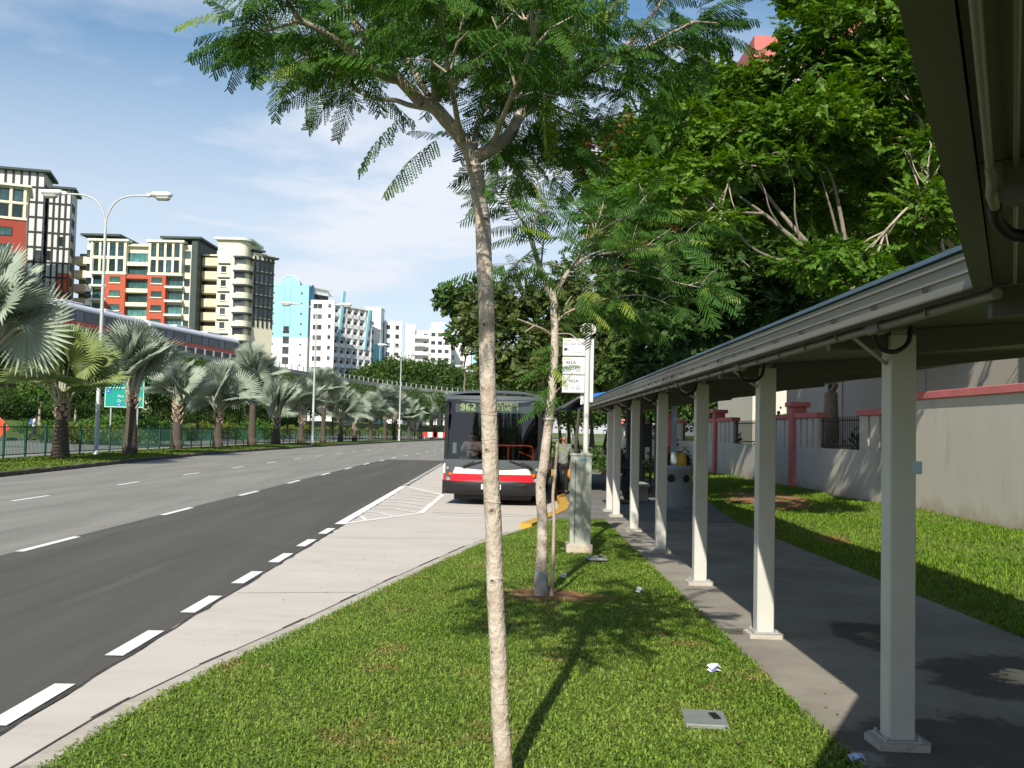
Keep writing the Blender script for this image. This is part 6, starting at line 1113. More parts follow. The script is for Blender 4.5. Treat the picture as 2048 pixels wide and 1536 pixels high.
# --- rounded pale tower
tw = thing("tower_block", "pale yellow tower with rounded corner balconies and flat projecting roof", "apartment block", (-59.5, YB_ - 1, 0))
def rounded(x0, x1, y0, y1, r, n=8): return [(x0, y0)] + [(x1 - r + r * math.sin(a), y0 + r - r * math.cos(a)) for a in [math.pi / 2 * i / n for i in range(n + 1)]] + [(x1, y1), (x0, y1)]
b = MB(); b.prism(rounded(0, 5.8, 0, 10, 1.9), 0, 39.0, YCR); b.build("wall", tw); b = MB(); b.prism(rounded(-.6, 6.6, -.7, 10, 2.4), 39.0, 39.5, PALEG); b.build("roof", tw); b = MB()
for k in range(10):
    z = 35.8 - Fh * k; b.prism(rounded(3.3, 6.5, -.75, 6, 2.2), z - .35, z, DGR); b.bx(.2, 2.6, -.28, -.003, z - 1.7, z - 1.48, DGR)
b.build("ledge", tw); b = MB()
for k in range(10): z = 33.0 - Fh * k; b.prism(rounded(4.0, 6.35, -.65, 6, 2.0), z, z + 1.15, YCR)
b.build("balcony_front", tw); windows(tw, [(1.3, 33.1 - Fh * k) for k in range(9)], 1.0, 1.25, 0, DGR, DGL, sill=YCR); windows(tw, [(4.5, 34.75 - Fh * k) for k in range(9)], 2.2, 1.35, -.01, DGR, DGL, "balcony_window")
# --- dark-gridded receding wing right of the tower
wg = thing("tower_wing", "narrow receding wing with dark window grid right of the rounded tower", "apartment block", (-53.0, YB_ + 2, 0), R(52)); b = MB(); b.bx(0, 5.2, 0, 8, 0, 37.2, CRM); b.build("wall", wg); b = MB(); b.bx(-.3, 2.4, -.6, 8, 37.4, 37.8, DGR); b.bx(2.2, 5.9, -.6, 8, 36.4, 36.8, DGR); b.build("roof", wg); b = MB()
for x in (.1, 1.2, 2.4, 3.5, 4.6): b.bx(x, x + .3, -.18, 0, 22, 36.5, DKF)
for k in range(6): b.bx(0, 5.2, -.14, -.001, 23.5 + 2.4 * k, 23.8 + 2.4 * k, DKF)
b.build("frame_grid", wg); windows(wg, [(.8 + 1.15 * k, 25.0 + 2.4 * j) for k in range(4) for j in range(5)], .8, 1.9, 0, DGR, DGL)
# --- low green vaulted entrance roof
gv = thing("vaulted_roof_hall", "low hall with curved dark green roof in front of the galleries", "hall", (-66, 185, 0)); b = MB(); b.bx(0, 9.5, 0, 8, 0, 17.2, CRM); b.build("wall", gv); b = MB()
arc_ = [(-1.2 + 13 * t, 19.9 - 4.6 * max(0, t - .35) ** 1.7 * 2.0) for t in [i / 12 for i in range(13)]]; b.xz(arc_ + [(x, z - .45) for x, z in reversed(arc_)], -1, 8, mat("green_vault_roof", (0.09, 0.13, 0.09), 0.5, .1, .5), True); b.bx(-1, 5.5, -1.2, 7.5, 18.7, 19.3, PALEG); b.build("roof", gv)
# --- left black and white gridded block, two stepped volumes + nearer wing
def gridded(lab, ox, oy, rz, W_, D_, H_, terra, roof_over=1.2, low=8, nx=6, stag=0):
    o = thing("apartment_block", lab, "apartment block", (ox, oy, 0), rz); b = MB(); b.bx(0, W_, 0, D_, 0, H_, mat("offwhite_wall", (0.60, 0.60, 0.57), .85, .04, .3, dirt=((0.5, 0.5, 0.47), .35, .6))); b.build("wall", o); b = MB(); b.bx(-.4, W_ + roof_over, -roof_over, D_ + .5, H_, H_ + .45, DGR); b.build("roof", o); b = MB(); n = nx
    for k in range(n + 1): x = W_ * k / n; b.bx(max(0, x - .17), min(W_, x + .17), -.22, 0, H_ - 22 if k % 2 else H_ - 24, H_, DKF)
    for k in range(7): z = H_ - 3.0 - 3.0 * k - (1.5 if stag and k % 2 else 0); b.bx(0, W_, -.17, -.001, z - .16, z + .16, DKF)
    for k in range(3): b.bx(W_ * .45, W_ + .8, -1.0, -.002, H_ - 25.4 - 3.0 * k, H_ - 25.1 - 3.0 * k, DGR)
    b.build("frame_grid", o)
    if terra: b = MB(); b.bx(W_ * .48, W_ + .02, -.08, 3, 6, H_ - 17.0, TER); b.build("terracotta_panel", o)
    windows(o, [(W_ * (k + .5) / n + (.0), H_ - 4.6 - 3.0 * j) for k in range(n) for j in range(6) if (k * 5 + j * 3) % 7 == 2 and j > 1], .95, 1.9, 0, DKF, DGL); windows(o, [(W_ + .001, H_ - 3.4 - 3.0 * k, 1.6 + 2.2 * j) for k in range(9) for j in range(2)], 1.3, 1.6, 0, DKF, DGL, "window", R(90)); return o
gridded("black and white gridded block with flat dark roof, tallest behind the left lamp head", -102.8, 196, R(16), 8.7, 9, 51.6, False, 1.0, 8, 6)
gridded("lower gridded block with terracotta corner right of the tallest gridded block", -94.3, 199.6, R(16), 4.4, 8, 48.8, True, .8, 8, 4)
nw = thing("apartment_block", "nearer gridded cream block cut by the left edge with terracotta base", "apartment block", (-96.5, 168, 0), R(24)); b = MB(); b.bx(-6, 12.2, 0, 8, 0, 42.5, CRM); b.bx(-6, 5.0, 2, 8, 42.5, 50.3, CRM); b.build("wall", nw); b = MB(); b.bx(-7, 6.0, 1.2, 9, 50.3, 50.7, PALEG); b.bx(-7, 12.9, -.8, 9, 42.5, 42.9, PALEG); b.build("roof", nw); b = MB(); b.bx(-6, 12.25, -.1, 0, 5, 36.9, mat("maroon_wall", (0.30, 0.055, 0.035), .85, .06, .4)); b.build("terracotta_panel", nw); b = MB()  # lower wall is terracotta darkened in colour to stand for shade
for k in range(9): x = -5.9 + 2.2 * k; b.bx(x, x + .4, -.25, 0, 36.9, 42.5, CRM)
for z in (39.7, 36.95): b.bx(-6, 12.3, -.3, -.002, z - .2, z + .2, CRM)
b.build("frame_grid", nw); windows(nw, [(-4.6 + 2.2 * k, z) for k in range(8) for z in (38.3, 41.1)], 1.5, 2.1, 0, DKF, TEALD); windows(nw, [(-3 + 4 * k, 34.6 - 3 * j) for k in range(4) for j in range(4)], 2.2, 1.5, -.1, DKF, TEAL)
pdm = thing("podium", "orange-fronted shop podium under the viaduct at the left edge", "building", (-66, 112, 2.8)); b = MB(); b.bx(-20, 13, 0, 10, 0, 3.2, mat("podium_dark", (0.10, 0.075, 0.06), 0.8, .2, .4)); b.build("wall", pdm); b = MB(); b.bx(-20, 13.2, -.5, 0, 1.9, 2.8, mat("podium_orange", (0.40, 0.16, 0.035), .7, .1, .5)); b.build("fascia", pdm); b = MB()
for k in range(7): b.bx(-18 + 4.4 * k, -15.2 + 4.4 * k, -.06, -.002, .2, 1.7, DGL)
b.build("shop_window", pdm)
# --- white and light blue blocks
def arch(b, x0, x1, z, y0, y1, m, n=14, rise=1.0): r = (x1 - x0) / 2; P = [(x0 + r - r * math.cos(a), z + r * rise * math.sin(a)) for a in [math.pi * i / n for i in range(n + 1)]]; b.xz(P, y0, y1, m)
c1 = thing("apartment_block", "light blue and white tower with arched roof ends, left end of the white blocks", "apartment block", (-67.6, 273, 0)); b = MB(); b.bx(0, 11.3, 0, 16, 0, 26.3, WHT); b.bx(.6, 11.32, -.02, 16, 26.3, 40.6, LBL); b.bx(0, .6, 0, 16, 26.3, 40.4, WHT); b.bx(4.3, 6.6, .3, 16, 24, 42, LBL); b.build("wall", c1); b = MB(); arch(b, 3.2, 8.6, 40.6, .4, 5, LBL); arch(b, -.6, 3.0, 40.2, 1.5, 6, LBL); b.tube([(5.9 - 2.8 * math.cos(a), .3, 40.6 + 2.8 * math.sin(a)) for a in [math.pi * i / 12 for i in range(13)]], .09, WHT, 6); b.build("arched_roof", c1); b = MB()
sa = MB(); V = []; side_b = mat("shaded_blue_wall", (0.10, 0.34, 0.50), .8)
P = [(1.0 - 1.0 * math.cos(a) * 1, math.sin(a)) for a in [math.pi * i / 12 for i in range(13)]]
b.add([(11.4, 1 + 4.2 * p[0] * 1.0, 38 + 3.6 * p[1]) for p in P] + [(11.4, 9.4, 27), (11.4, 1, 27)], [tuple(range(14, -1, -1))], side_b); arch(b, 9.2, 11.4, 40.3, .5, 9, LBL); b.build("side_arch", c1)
b = MB(); b.bx(4.55, 4.7, -.2, -.02, 28, 40.6, LBL); b.bx(6.2, 6.35, -.2, -.02, 28, 40.6, LBL); b.build("pilaster", c1); windows(c1, [(5.4, 28.4 - 2.82 * k, .0 if k < 1 else 0) for k in range(8)], 1.7, 1.9, -.02, DKF, OPEN); windows(c1, [(x, z) for x in (1.7, 9.4) for z in [38.5 - 2.82 * k for k in range(9)]], .45, .45, -.02, DKF, OPEN)
c2 = thing("apartment_block", "long white block with rows of dark balconies and blue diagonal fins, receding", "apartment block", (-56.2, 275, 0), R(56)); Lw = 25.5; b = MB(); b.bx(0, Lw, 1.2, 12, 0, 36.6, WHT); b.bx(0, 1.0, 0, 12, 0, 36.6, WHT); b.bx(2, 10, 3, 10, 36.6, 41.0, WHT); b.build("wall", c2); b = MB()
for k in range(12): z = 35.6 - 2.9 * k; b.bx(1, Lw, 0, 1.25, z - 2.0, z - .85, WHT)
for k in range(10): x = 1 + (Lw - 1.5) * k / 9; b.bx(x, x + .5, .0, 1.2, 0, 36.6, WHT)
b.build("balcony_front", c2); b = MB(); b.bx(-.2, Lw + .2, -.2, 12.2, 36.6, 37.0, WHT); arch(b, 9.6, 13.5, 39.9, 4, 9, WHT); b.bx(1.6, 10.4, 2.6, 10.4, 41.0, 41.4, WHT); b.build("roof", c2)
for x, z0, z1 in ((10.5, 27, 41), (21.5, 25, 36.8)): b = MB(); b.add([(x + .3, -.55, z0), (x + 1.0, -.55, z0), (x + 3.0, -.55, z1), (x + 1.8, -.55, z1), (x + .3, -.2, z0), (x + 1.0, -.2, z0), (x + 3.0, -.2, z1), (x + 1.8, -.2, z1)], [(0, 1, 2, 3), (7, 6, 5, 4), (0, 4, 5, 1), (1, 5, 6, 2), (2, 6, 7, 3), (3, 7, 4, 0)], LBL); b.build("blue_fin", c2)
windows(c2, [(1 + (Lw - 1.5) * (k + .58) / 9, 34.95 - 2.9 * j) for k in range(9) for j in range(8)], 2.3, 1.55, 1.2, DKF, OPEN, "balcony_window"); windows(c2, [(3.2 + 1.9 * k, 38.6, 3.0) for k in range(4)], 1.8, 1.5, 3, DKF, OPEN)
c2b = thing("apartment_block", "white end bay with dark square openings between the blue tower and the long block", "apartment block", (-55.8, 274, 0)); b = MB(); b.bx(0, 6.6, 0, .9, 0, 36.9, WHT); b.build("wall", c2b); windows(c2b, [(1.9, 35.2 - 2.9 * k) for k in range(8)], 2.6, 1.5, 0, WHT, OPEN, "balcony_window"); windows(c2b, [(5.2, 35.4 - 2.9 * k) for k in range(8)], 1.0, 1.3, 0, WHT, OPEN)
c3 = thing("tower_block", "slim white tower with light blue lower half and one column of windows", "apartment block", (-45.2, 303, 0)); b = MB(); b.bx(0, 4.9, 0, 8, 0, 27.5, LBL); b.bx(0, 4.9, 0, 8, 27.5, 38.4, WHT); b.build("wall", c3); b = MB(); b.bx(-.15, 5.05, -.15, 8.1, 38.4, 38.8, WHT); b.build("roof", c3); windows(c3, [(2.3, 33.8 - 2.78 * k) for k in range(7)], 1.2, 1.35, 0, WHT, OPEN); windows(c3, [(4.9, 33.8 - 2.78 * k, 3.5) for k in range(7)], 1.0, 1.3, 0, WHT, OPEN, "window", R(90))
c4 = thing("apartment_block", "white slotted block just right of the slim blue and white tower", "apartment block", (-40.0, 309, 0), R(14)); b = MB(); b.bx(0, 5.4, 0, 8, 0, 35.2, WHT); b.build("wall", c4); b = MB()
for x in (.1, 2.2, 2.9, 5.0): b.bx(x, x + .35, -.4, 0, 0, 35.6, WHT)
b.build("fin", c4); windows(c4, [(x, 33.4 - 2.8 * k) for x in (1.3, 4.1) for k in range(8)], 1.3, 1.5, 0, WHT, OPEN)
c5 = thing("apartment_block", "white block with deep balconies in the middle of the far row", "apartment block", (-36.2, 335, 0), R(8)); b = MB(); b.bx(0, 3.2, 0, 10, 0, 36.8, WHT); b.bx(3.2, 8.0, 1.8, 10, 0, 35.4, WHT); b.bx(8.0, 15.5, 0, 10, 0, 36, WHT); b.build("wall", c5); b = MB()
for k in range(8): z = 34.5 - 2.8 * k; b.bx(3.2, 8.0, 0, .2, z - 1.9, z - .8, WHT); b.bx(3.2, 8.0, .2, 1.8, z - 2.1, z - 1.9, WHT)
b.build("balcony_front", c5); b = MB(); arch(b, 12.0, 14.6, 36, 1, 6, LBL); b.bx(-.1, 3.4, -.1, 10, 36.8, 37.2, WHT); b.build("roof", c5); windows(c5, [(6.9, 33.8 - 2.8 * k, 1.8) for k in range(8)] + [(x, 34.0 - 2.8 * k, 0) for x in (9.4, 11.7, 14.0) for k in range(8)], 1.6, 1.4, 0, WHT, OPEN)
c6 = thing("tower_block", "slim white tower with light blue lower part, nearest the bus of the far row", "apartment block", (-28.7, 350, 0)); b = MB(); b.bx(0, 4.8, 0, 8, 0, 28.2, LBL); b.bx(0, 4.8, 0, 8, 28.2, 39.2, WHT); b.build("wall", c6); b = MB(); b.bx(-.15, 4.95, -.15, 8, 39.2, 39.6, WHT); b.build("roof", c6); windows(c6, [(2.4, 26 - 2.78 * k) for k in range(3)], .5, .7, 0, WHT, OPEN)
c7 = thing("apartment_block", "stepped white and blue block ending the far row, partly behind tree leaves", "apartment block", (-23.7, 352, 0), R(4)); b = MB(); b.bx(0, 5.0, 0, 8, 0, 37, WHT); b.bx(3.4, 9.0, -.6, 8, 0, 38.0, WHT); b.bx(9.0, 11.5, .5, 8, 0, 31, LBL); b.bx(11.5, 18, -.3, 8, 0, 30.0, WHT); b.bx(14.5, 17.0, -.5, 8, 0, 27.0, LBL); b.build("wall", c7); windows(c7, [(x, 27.6 - 2.78 * k, 0) for x in (.7, 1.7, 2.7) for k in range(4)], .6, 1.8, 0, WHT, OPEN); windows(c7, [(5.8, 28.6 - 2.78 * k, -.6) for k in range(4)] + [(x, 27.5 - 2.78 * k, -.3) for x in (12.6, 13.7) for k in range(4)] + [(15.7, 22 - 2.78 * k, -.5) for k in range(3)], 1.2, 1.4, 0, WHT, OPEN)
# --- estate blocks to the right of the path
hb = thing("apartment_block", "tall beige block with dull pink parapet and bands behind the big tree", "apartment block", (19.4, 80, .3)); b = MB(); HBG = mat("beige_block_wall", (0.58, 0.52, 0.45), .85, .05, .3); HPK = mat("dull_pink_band", (0.50, 0.15, 0.14), .8, .06, .4)
b.bx(1.6, 46, 1, 14, 0, 32.6, HBG); b.bx(0, 1.6, .5, 14, 0, 24, HBG); b.bx(0, 1.6, .5, 14, 24, 32.6, HPK); b.bx(5, 9, .2, 1, 0, 36, HPK); b.bx(9, 46, .8, 14, 32.6, 40, HBG); b.bx(13, 15, .3, .8, 0, 40, HPK); b.bx(15, 18, .4, .8, 30, 40, mat("estate_pale_blue", (0.4, 0.62, 0.68), .8)); b.build("wall", hb); b = MB(); b.bx(-.2, 1.8, .3, 14.2, 32.6, 34.4, HPK); b.bx(8.7, 46.2, .6, 14.2, 40, 41, HPK); b.build("parapet", hb); windows(hb, [(x, 30 - 2.8 * k, 1.0) for x in (3.2, 11.0, 20, 24, 28, 32) for k in range(9)], 1.6, 1.4, 1, WHT, OPEN); b = MB()
for x in (19, 27, 35):
    for k in range(10): b.bx(x, x + 5, -.3, .8, 28.6 - 2.8 * k, 29.6 - 2.8 * k, WHT)
b.build("balcony_front", hb)
eb = thing("estate_building", "low beige building with dark downpipes behind the boundary wall", "building", (13.2, 14, .35)); b = MB(); EBW = mat("estate_beige_wall", (0.55, 0.49, 0.42), .9, .05, .4, dirt=((0.45, 0.4, 0.34), .6, .6)); b.bx(0, 9, -14, 34, 0, 6.4, EBW); b.build("wall", eb); b = MB(); b.bx(-.5, 9.4, -14.4, 34.4, 6.4, 6.7, HPK); b.build("roof", eb)
for y in (-8, 4.2, 11.0, 19, 27):
    b = MB(); b.tube([(-.12, y, 0), (-.12, y, 6.3)], .11, mat("dark_downpipe", (0.03, 0.04, 0.038), .5), 10); b.build("downpipe", eb); b = MB(); b.bx(-.05, -.002, y - 1.2, y - .55, 0, 6.3, HBG); b.build("wall_rib", eb)
# --- viaduct and train
VPX = [-57, -51.3, -50.3, -48.0, -44.0, -39.5, -33.4, -29.0, -23.1, -13.7, 0, 18, 40]; VPY = [60, 99.5, 112, 130, 150, 176, 208.4, 226, 244.4, 264.2, 284, 304, 322]; VZ = 11.9
def vp(s):
    d = np.concatenate([[0], np.cumsum(np.hypot(np.diff(VPX), np.diff(VPY)))]); f = lambda q: np.array([np.interp(q, d, VPX), np.interp(q, d, VPY)])
    return sum(f(s + e) for e in (-8, -4, 0, 4, 8)) / 5
VCON = mat("viaduct_concrete", (0.40, 0.385, 0.34), .9, .1, .4, dirt=((0.25, 0.24, 0.21), .5, .58)); VDK = mat("viaduct_soffit", (0.19, 0.18, 0.15), .9, .1, .3)  # VDK: concrete colour darkened to paint the shade under the deck
va = thing("rail_viaduct", "curved concrete rail viaduct with pale parapet posts carrying the train", "viaduct", (-48, 130, 0)); VO = Vector((-48, 130, 0))
def sweep(b, prof, s0, s1, ds, m, closed=True):
    ss = np.arange(s0, s1 + .01, ds); V = []; n = len(prof)
    for s in ss:
        p = vp(s); t = vp(s + 1) - vp(s - 1); t /= np.linalg.norm(t); r_ = np.array([t[1], -t[0]])
        for u, z in prof: V.append((p[0] + r_[0] * u - VO.x, p[1] + r_[1] * u - VO.y, z))
    F = [(i * n + j, i * n + (j + 1) % n, (i + 1) * n + (j + 1) % n, (i + 1) * n + j) for i in range(len(ss) - 1) for j in range(n if closed else n - 1)]
    b.add(V, F + [tuple(range(n)), tuple(len(V) - 1 - i for i in range(n))], m)
SMAX = 300
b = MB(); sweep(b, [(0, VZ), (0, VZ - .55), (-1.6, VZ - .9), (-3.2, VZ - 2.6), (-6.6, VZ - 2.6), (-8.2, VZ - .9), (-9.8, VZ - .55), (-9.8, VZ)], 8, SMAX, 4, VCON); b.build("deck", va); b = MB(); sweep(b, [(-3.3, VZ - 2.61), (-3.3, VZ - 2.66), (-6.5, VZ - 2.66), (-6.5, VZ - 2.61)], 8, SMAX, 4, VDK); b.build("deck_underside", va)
b = MB(); sweep(b, [(.0, VZ), (.0, VZ + .2), (-.25, VZ + .2), (-.25, VZ)], 8, SMAX, 4, VCON); b.build('parapet_kerb', va); b = MB(); sweep(b, [(-.05, VZ + 1.0), (-.05, VZ + 1.06), (-.11, VZ + 1.06), (-.11, VZ + 1.0)], 8, SMAX, 4, GREYMETAL); b.build("parapet_rail", va)
ps = MB(); ps.box((0, 0, .5), (.2, .2, 1.0), mat("parapet_post_grey", (0.36, 0.37, 0.36), .6), 0, .01); pmesh = ps.mesh("parapet_post")
for k in range(96): s = 30 + 2.7 * k; p = vp(s); link("parapet_post", pmesh, va, (p[0] - VO.x - .1, p[1] - VO.y, VZ))
for s in (20, 55, 90, 125, 160, 195, 230, 265):
    p = vp(s); t = vp(s + 1) - vp(s - 1); t /= np.linalg.norm(t); c = p + np.array([t[1], -t[0]]) * -4.9; b = MB(); b.lathe([(1.0, 0), (.95, VZ - 5), (1.6, VZ - 2.64)], (c[0] - VO.x, c[1] - VO.y, 0), VCON, 16); b.build("pier", va)
TW = mat("train_white_roof", (0.66, 0.67, 0.72), .4, .04, .5); TB = mat("train_body_dark", (0.02, 0.022, 0.028), .35); TGL = mat("train_window", (0.025, 0.033, 0.045), .2, .3, .4, spec=.35); TRD = mat("train_red_stripe", (0.60, 0.05, 0.02), .4); TDR = mat("train_door_panel", (0.13, 0.165, 0.22), .35, .1, .4)
labs = ["leading train car on the viaduct at the left edge, behind palm fronds", "train car with white roof left of the street lamp pole", "rear train car with white roof vanishing behind the tall palm", "rear train car vanishing behind the tall palm"]
for i, s0 in enumerate((19.5, 46.4, 73.3)):
    pa, pb = vp(s0 + 3), vp(s0 + 23); t = (pb - pa) / np.linalg.norm(pb - pa); rz = math.atan2(-t[0], t[1]); c = vp(s0) + np.array([t[1], -t[0]]) * -2.6
    o = thing("train_car", labs[i], "train", (c[0], c[1], VZ + .35), rz, "cars of the train on the viaduct"); Lc = 26.2
    b = MB(); b.bx(-1.55, 1.55, .2, Lc, 0, 2.75, TB, .04); b.build("car_body", o); b = MB(); rp = [(1.60 * math.cos(a), 2.62 + .95 * math.sin(a) ** .8) for a in [math.pi * k / 14 for k in range(15)]]; b.xz(rp, .2, Lc, TW, True); b.bx(-.9, .9, 8, 12, 3.45, 3.7, TW, .06); b.bx(-.9, .9, 17, 21, 3.45, 3.7, TW, .06); b.build("roof", o)
    b = MB(); b.bx(1.552, 1.575, .25, Lc - .05, .72, 1.34, TRD); b.bx(-1.575, -1.552, .25, Lc - .05, .72, 1.34, TRD); b.build("stripe", o)
    for k in range(5):
        y0 = .9 + 5.1 * k; b = MB(); b.bx(1.552, 1.57, y0, y0 + 3.1, 1.42, 2.5, TGL); b.build("window", o)
        if k < 4: b = MB(); b.bx(1.552, 1.58, y0 + 3.35, y0 + 4.05, 1.42, 2.5, TDR); b.bx(1.552, 1.58, y0 + 4.1, y0 + 4.85, 1.42, 2.5, TDR); b.build("door", o)
    b = MB(); b.bx(-1.3, 1.3, 1, Lc - 1, -.33, 0, TB); b.build("bogie", o)
    if i == 0: b = MB(); b.bx(-1.45, 1.45, .12, .2, 1.2, 2.9, TGL); b.build("windscreen", o)
# ---------------------------------------------------------------- people
SKIN = mat("skin_tan", (0.34, 0.17, 0.10), .6, .08, 8); SKIN2 = mat("skin_brown", (0.16, 0.08, 0.05), .6, .08, 8); HAIR = mat("hair_black", (0.012, 0.011, 0.01), .6); SHOE = mat("dark_shoe", (0.02, 0.018, 0.016), .6)
def person(lab, loc_, rz, pose, skin_m, top_m, leg_m, hair=True, parts=None):
    """pose: joint positions (metres, y forward = -y faces viewer at rz 0)"""
    o = thing("person", lab, "person", loc_, rz); J = pose; up = Vector(J['head'][0]) if False else None; j = lambda k: Vector(J[k])
    def bd_(n, r): return (tuple(J[n]), r)
    hd = j('head'); nk = j('neck'); hv = (hd - nk).normalized(); fwd = Vector(J.get('face', (0, -1, 0))).normalized()
    B = {'hip': (tuple(J['hip']), (.125, .10)), 'waist': (tuple(J['waist']), (.115, .09)), 'chest': (tuple(J['chest']), (.14, .10)), 'neck': (tuple(J['neck']), .052), 'jaw': (tuple(nk + hv * .09 + fwd * .022), .058), 'skull': (tuple(hd), (.078, .09)), 'crown': (tuple(hd + hv * .075), .062), 'nose': (tuple(hd - hv * .02 + fwd * .10), .014)}
    E_ = [('hip', 'waist'), ('waist', 'chest'), ('chest', 'neck'), ('neck', 'jaw'), ('jaw', 'skull'), ('skull', 'crown'), ('skull', 'nose')]
    for s in 'LR':
        sh, el, wr, kn, an, th = (j(s + k) for k in ('sh', 'el', 'wr', 'kn', 'an', 'th'))
        hdn = (wr - el).normalized(); palm = wr + hdn * .07; side = hdn.cross(fwd); side = side.normalized() if side.length > .1 else Vector((1, 0, 0))
        B.update({s + 'sh': (tuple(sh), .058), s + 'el': (tuple(el), .042), s + 'wr': (tuple(wr), .028), s + 'palm': (tuple(palm), (.034, .018)), s + 'th': (tuple(th), .085), s + 'kn': (tuple(kn), .058), s + 'an': (tuple(an), .038), s + 'toe': (tuple(an + fwd * .17 + Vector((0, 0, -.055))), (.038, .028))})
        E_ += [('chest', s + 'sh'), (s + 'sh', s + 'el'), (s + 'el', s + 'wr'), (s + 'wr', s + 'palm'), ('hip', s + 'th'), (s + 'th', s + 'kn'), (s + 'kn', s + 'an'), (s + 'an', s + 'toe')]
        for q, (off, ln) in enumerate(((-.03, .062), (-.011, .075), (.009, .07), (.027, .055))):
            B[s + 'f%d' % q] = (tuple(palm + side * off + hdn * .035), .0095); B[s + 'g%d' % q] = (tuple(palm + side * off * 1.1 + hdn * (.035 + ln) + fwd * .018), .008); E_ += [(s + 'palm', s + 'f%d' % q), (s + 'f%d' % q, s + 'g%d' % q)]
        B[s + 't'] = (tuple(wr + hdn * .07 - side * .05 + fwd * .02), .010); E_.append((s + 'wr', s + 't'))
    skin("body", B, E_, skin_m, o, 2)
    sh_ = {k: (v[0], tuple(x * 1.16 + .012 for x in (v[1] if hasattr(v[1], '__len__') else (v[1], v[1])))) for k, v in B.items()}
    T = {k: sh_[k] for k in ('chest', 'waist', 'hip', 'Lsh', 'Rsh')}; T['hip'] = (sh_['hip'][0], (.165, .135)); T['hem'] = (tuple(j('hip') + (j('hip') - j('waist')).normalized() * .10), (.155, .13)); T['collar'] = (tuple(j('chest').lerp(nk, .72)), .075)
    for s in 'LR': T[s + 'sl'] = (tuple(j(s + 'sh').lerp(j(s + 'el'), .85)), .062)
    skin("shirt", T, [('chest', 'waist'), ('waist', 'hip'), ('hip', 'hem'), ('chest', 'collar'), ('chest', 'Lsh'), ('chest', 'Rsh'), ('Lsh', 'Lsl'), ('Rsh', 'Rsl')], top_m, o, 2)
    G = {'hip': (tuple(j('hip') + Vector((0, 0, -.01))), (.14, .118))}; ge = []
    for s in 'LR': G[s + 'th'] = (tuple(J[s + 'th']), .105); G[s + 'kn'] = (tuple(J[s + 'kn']), .083); G[s + 'an'] = (tuple(j(s + 'kn').lerp(j(s + 'an'), 1.02)), .072); ge += [('hip', s + 'th'), (s + 'th', s + 'kn'), (s + 'kn', s + 'an')]
    skin("trousers", G, ge, leg_m, o, 2)
    for s in 'LR': a = j(s + 'an'); b = MB(); c = a + fwd * .06 + Vector((0, 0, -.045)); rzf = math.atan2(fwd.x, -fwd.y); b.box(c, (.095, .26, .07), SHOE, rzf, .025); b.build("shoe", o)
    if hair: skin("hair", {'a': (tuple(hd + hv * .045 - fwd * .025), (.095, .10)), 'b': (tuple(hd + hv * .09 - fwd * .01), (.07, .075)), 'c': (tuple(hd - hv * .05 - fwd * .06), (.06, .06))}, [('a', 'b'), ('a', 'c')], HAIR, o, 2)
    eb_ = MB(); sd = hv.cross(fwd).normalized()
    for s in (-1, 1): eb_.lathe([(.001, -.007), (.008, 0), (.001, .007)], hd + fwd * .082 + sd * s * .032 + hv * .005, HAIR, 8)
    eb_.lathe([(.001, -.003), (.02, 0), (.001, .003)], hd + fwd * .076 - hv * .065, mat("lips", (0.25, 0.09, 0.07), .6), 8); eb_.build("face_feature", o)
    for s in (-1, 1): e_ = MB(); e_.box(hd + sd * s * .082, (.018, .04, .06), skin_m, 0, .008); e_.build("ear", o)
    return o
stand = {'hip': (0, 0, .92), 'waist': (0, 0, 1.08), 'chest': (0, 0, 1.30), 'neck': (0, -.01, 1.47), 'head': (0, -.03, 1.60), 'Lsh': (.19, 0, 1.40), 'Lel': (.25, .02, 1.12), 'Lwr': (.24, -.08, .88), 'Rsh': (-.19, 0, 1.40), 'Rel': (-.27, .03, 1.13), 'Rwr': (-.30, -.03, .89), 'Lth': (.09, 0, .84), 'Lkn': (.10, -.04, .48), 'Lan': (.10, .05, .10), 'Rth': (-.09, 0, .84), 'Rkn': (-.10, -.02, .48), 'Ran': (-.10, -.10, .10)}
BATIK = mat("patterned_grey_shirt", (0.30, 0.32, 0.29), .8, 0, 22, col2=(0.06, 0.07, 0.065)); BLK = mat("black_trousers", (0.014, 0.014, 0.016), .8, .2, 6)
m1 = person("bald man in patterned grey shirt and black trousers walking toward the camera", (1.53, 29.0, WZ), R(4), stand, SKIN, BATIK, BLK, False)
bag = thing("carrier_bag", "orange and yellow plastic bag hanging from the walking man's hand", "bag", (1.76, 28.85, WZ + .45)); b = MB(); OB = mat("orange_bag", (0.75, 0.27, 0.02), .5, .15, 9); b.lathe([(.02, 0), (.09, .02), (.115, .12), (.10, .24), (.04, .33), (.015, .36)], (0, 0, 0), OB, 14); b.build("bag_body", bag); b = MB(); b.tube(smooth_path([(-.03, 0, .33), (-.035, 0, .44), (.02, 0, .47), (.03, 0, .33)], 4), .006, OB, 5); b.build("bag_handle", bag)
bendp = {'hip': (0, .12, .90), 'waist': (0, .02, 1.04), 'chest': (0, -.16, 1.20), 'neck': (0, -.32, 1.30), 'head': (0, -.45, 1.32), 'face': (0, -.75, -.66), 'Lsh': (.19, -.20, 1.24), 'Lel': (.22, -.32, .98), 'Lwr': (.14, -.50, .84), 'Rsh': (-.19, -.20, 1.24), 'Rel': (-.22, -.28, .97), 'Rwr': (-.12, -.48, .82), 'Lth': (.09, .1, .82), 'Lkn': (.10, .0, .47), 'Lan': (.10, .08, .10), 'Rth': (-.09, .1, .82), 'Rkn': (-.10, .02, .47), 'Ran': (-.10, .12, .10)}
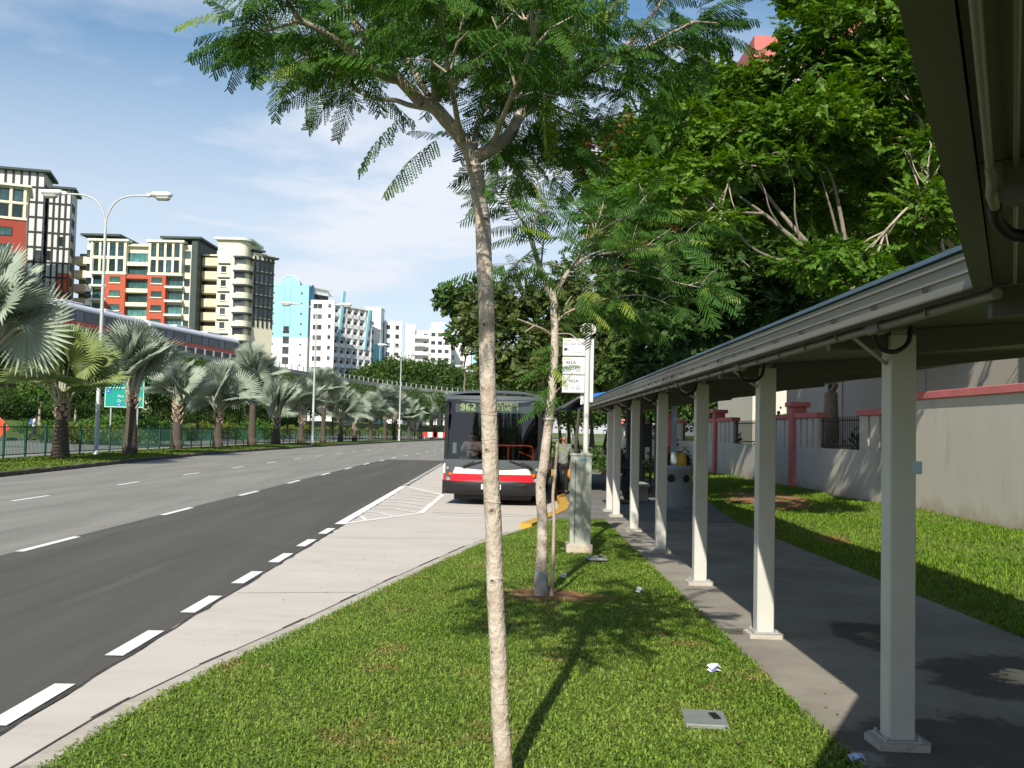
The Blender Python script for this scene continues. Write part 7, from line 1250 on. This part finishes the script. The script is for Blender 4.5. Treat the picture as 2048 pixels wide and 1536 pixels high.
m2 = person("dark-clothed person bending forward under the walkway between two posts", (2.92, 25.6, WZ), R(-72), bendp, SKIN2, mat("charcoal_shirt", (0.035, 0.037, 0.045), .85, .2, 6), BLK)
hb_ = thing("handbag", "magenta pink handbag held by the bending person", "bag", (2.62, 25.2, WZ + .52)); b = MB(); PB = mat("magenta_bag", (0.45, 0.04, 0.16), .5, .1, 5); b.box((0, 0, .12), (.12, .26, .2), PB, 0, .03); b.build("bag_body", hb_); b = MB(); b.tube(smooth_path([(0, -.09, .22), (0, -.06, .36), (0, .06, .36), (0, .09, .22)], 4), .009, PB, 5); b.build("bag_handle", hb_)
walk = dict(stand); walk.update({'Lkn': (.10, -.12, .49), 'Lan': (.10, -.26, .11), 'Rkn': (-.10, .06, .48), 'Ran': (-.10, .32, .14), 'chest': (0, -.05, 1.30), 'neck': (0, -.09, 1.46), 'head': (0, -.13, 1.59), 'Lwr': (.24, -.26, .98), 'Rwr': (-.26, .02, .90)})
pz = .62
m3 = person("person in white shirt and dark trousers walking away along the far pavement", (-34.3, 72.0, pz - .02), R(118), walk, SKIN2, mat("white_shirt", (0.72, 0.75, 0.80), .8, .04, 4), mat("dark_trousers", (0.02, 0.022, 0.028), .8))
b = MB(); b.box((0, 0, 0), (.30, .17, .44), mat("blue_backpack", (0.06, 0.12, 0.32), .7, .15, 5), 0, .05); b.box((0, .1, -.08), (.22, .06, .2), mat("blue_backpack_pocket", (0.16, 0.30, 0.5), .7), 0, .02); bk = b.build("backpack", None); bk.location = Vector(m3.location) + Matrix.Rotation(R(118), 3, 'Z') @ Vector((0, .17, 1.24)); bk.rotation_euler = (0, 0, R(118)); tag(bk, "blue backpack worn by the white-shirted walker", "backpack")
sit = {'hip': (0, .1, 1.06), 'waist': (0, .12, 1.22), 'chest': (0, .1, 1.45), 'neck': (0, .07, 1.63), 'head': (0, .04, 1.75), 'Lsh': (.2, .08, 1.54), 'Lel': (.28, -.12, 1.34), 'Lwr': (.17, -.36, 1.36), 'Rsh': (-.2, .08, 1.54), 'Rel': (-.28, -.12, 1.34), 'Rwr': (-.17, -.36, 1.36), 'Lth': (.1, -.06, 1.03), 'Lkn': (.13, -.36, 1.0), 'Lan': (.13, -.42, .60), 'Rth': (-.1, -.06, 1.03), 'Rkn': (-.13, -.36, 1.0), 'Ran': (-.13, -.42, .60)}
dm = Matrix.Translation(bus.location) @ Matrix.Rotation(R(-3.6), 4, 'Z'); dl = dm @ Vector((-.62, 1.15, .0))
m4 = person("bus driver in pale pink shirt sitting behind the steering wheel", tuple(dl), R(-3.6), sit, SKIN, mat("pink_shirt", (0.42, 0.27, 0.30), .8, .05, 4), BLK)
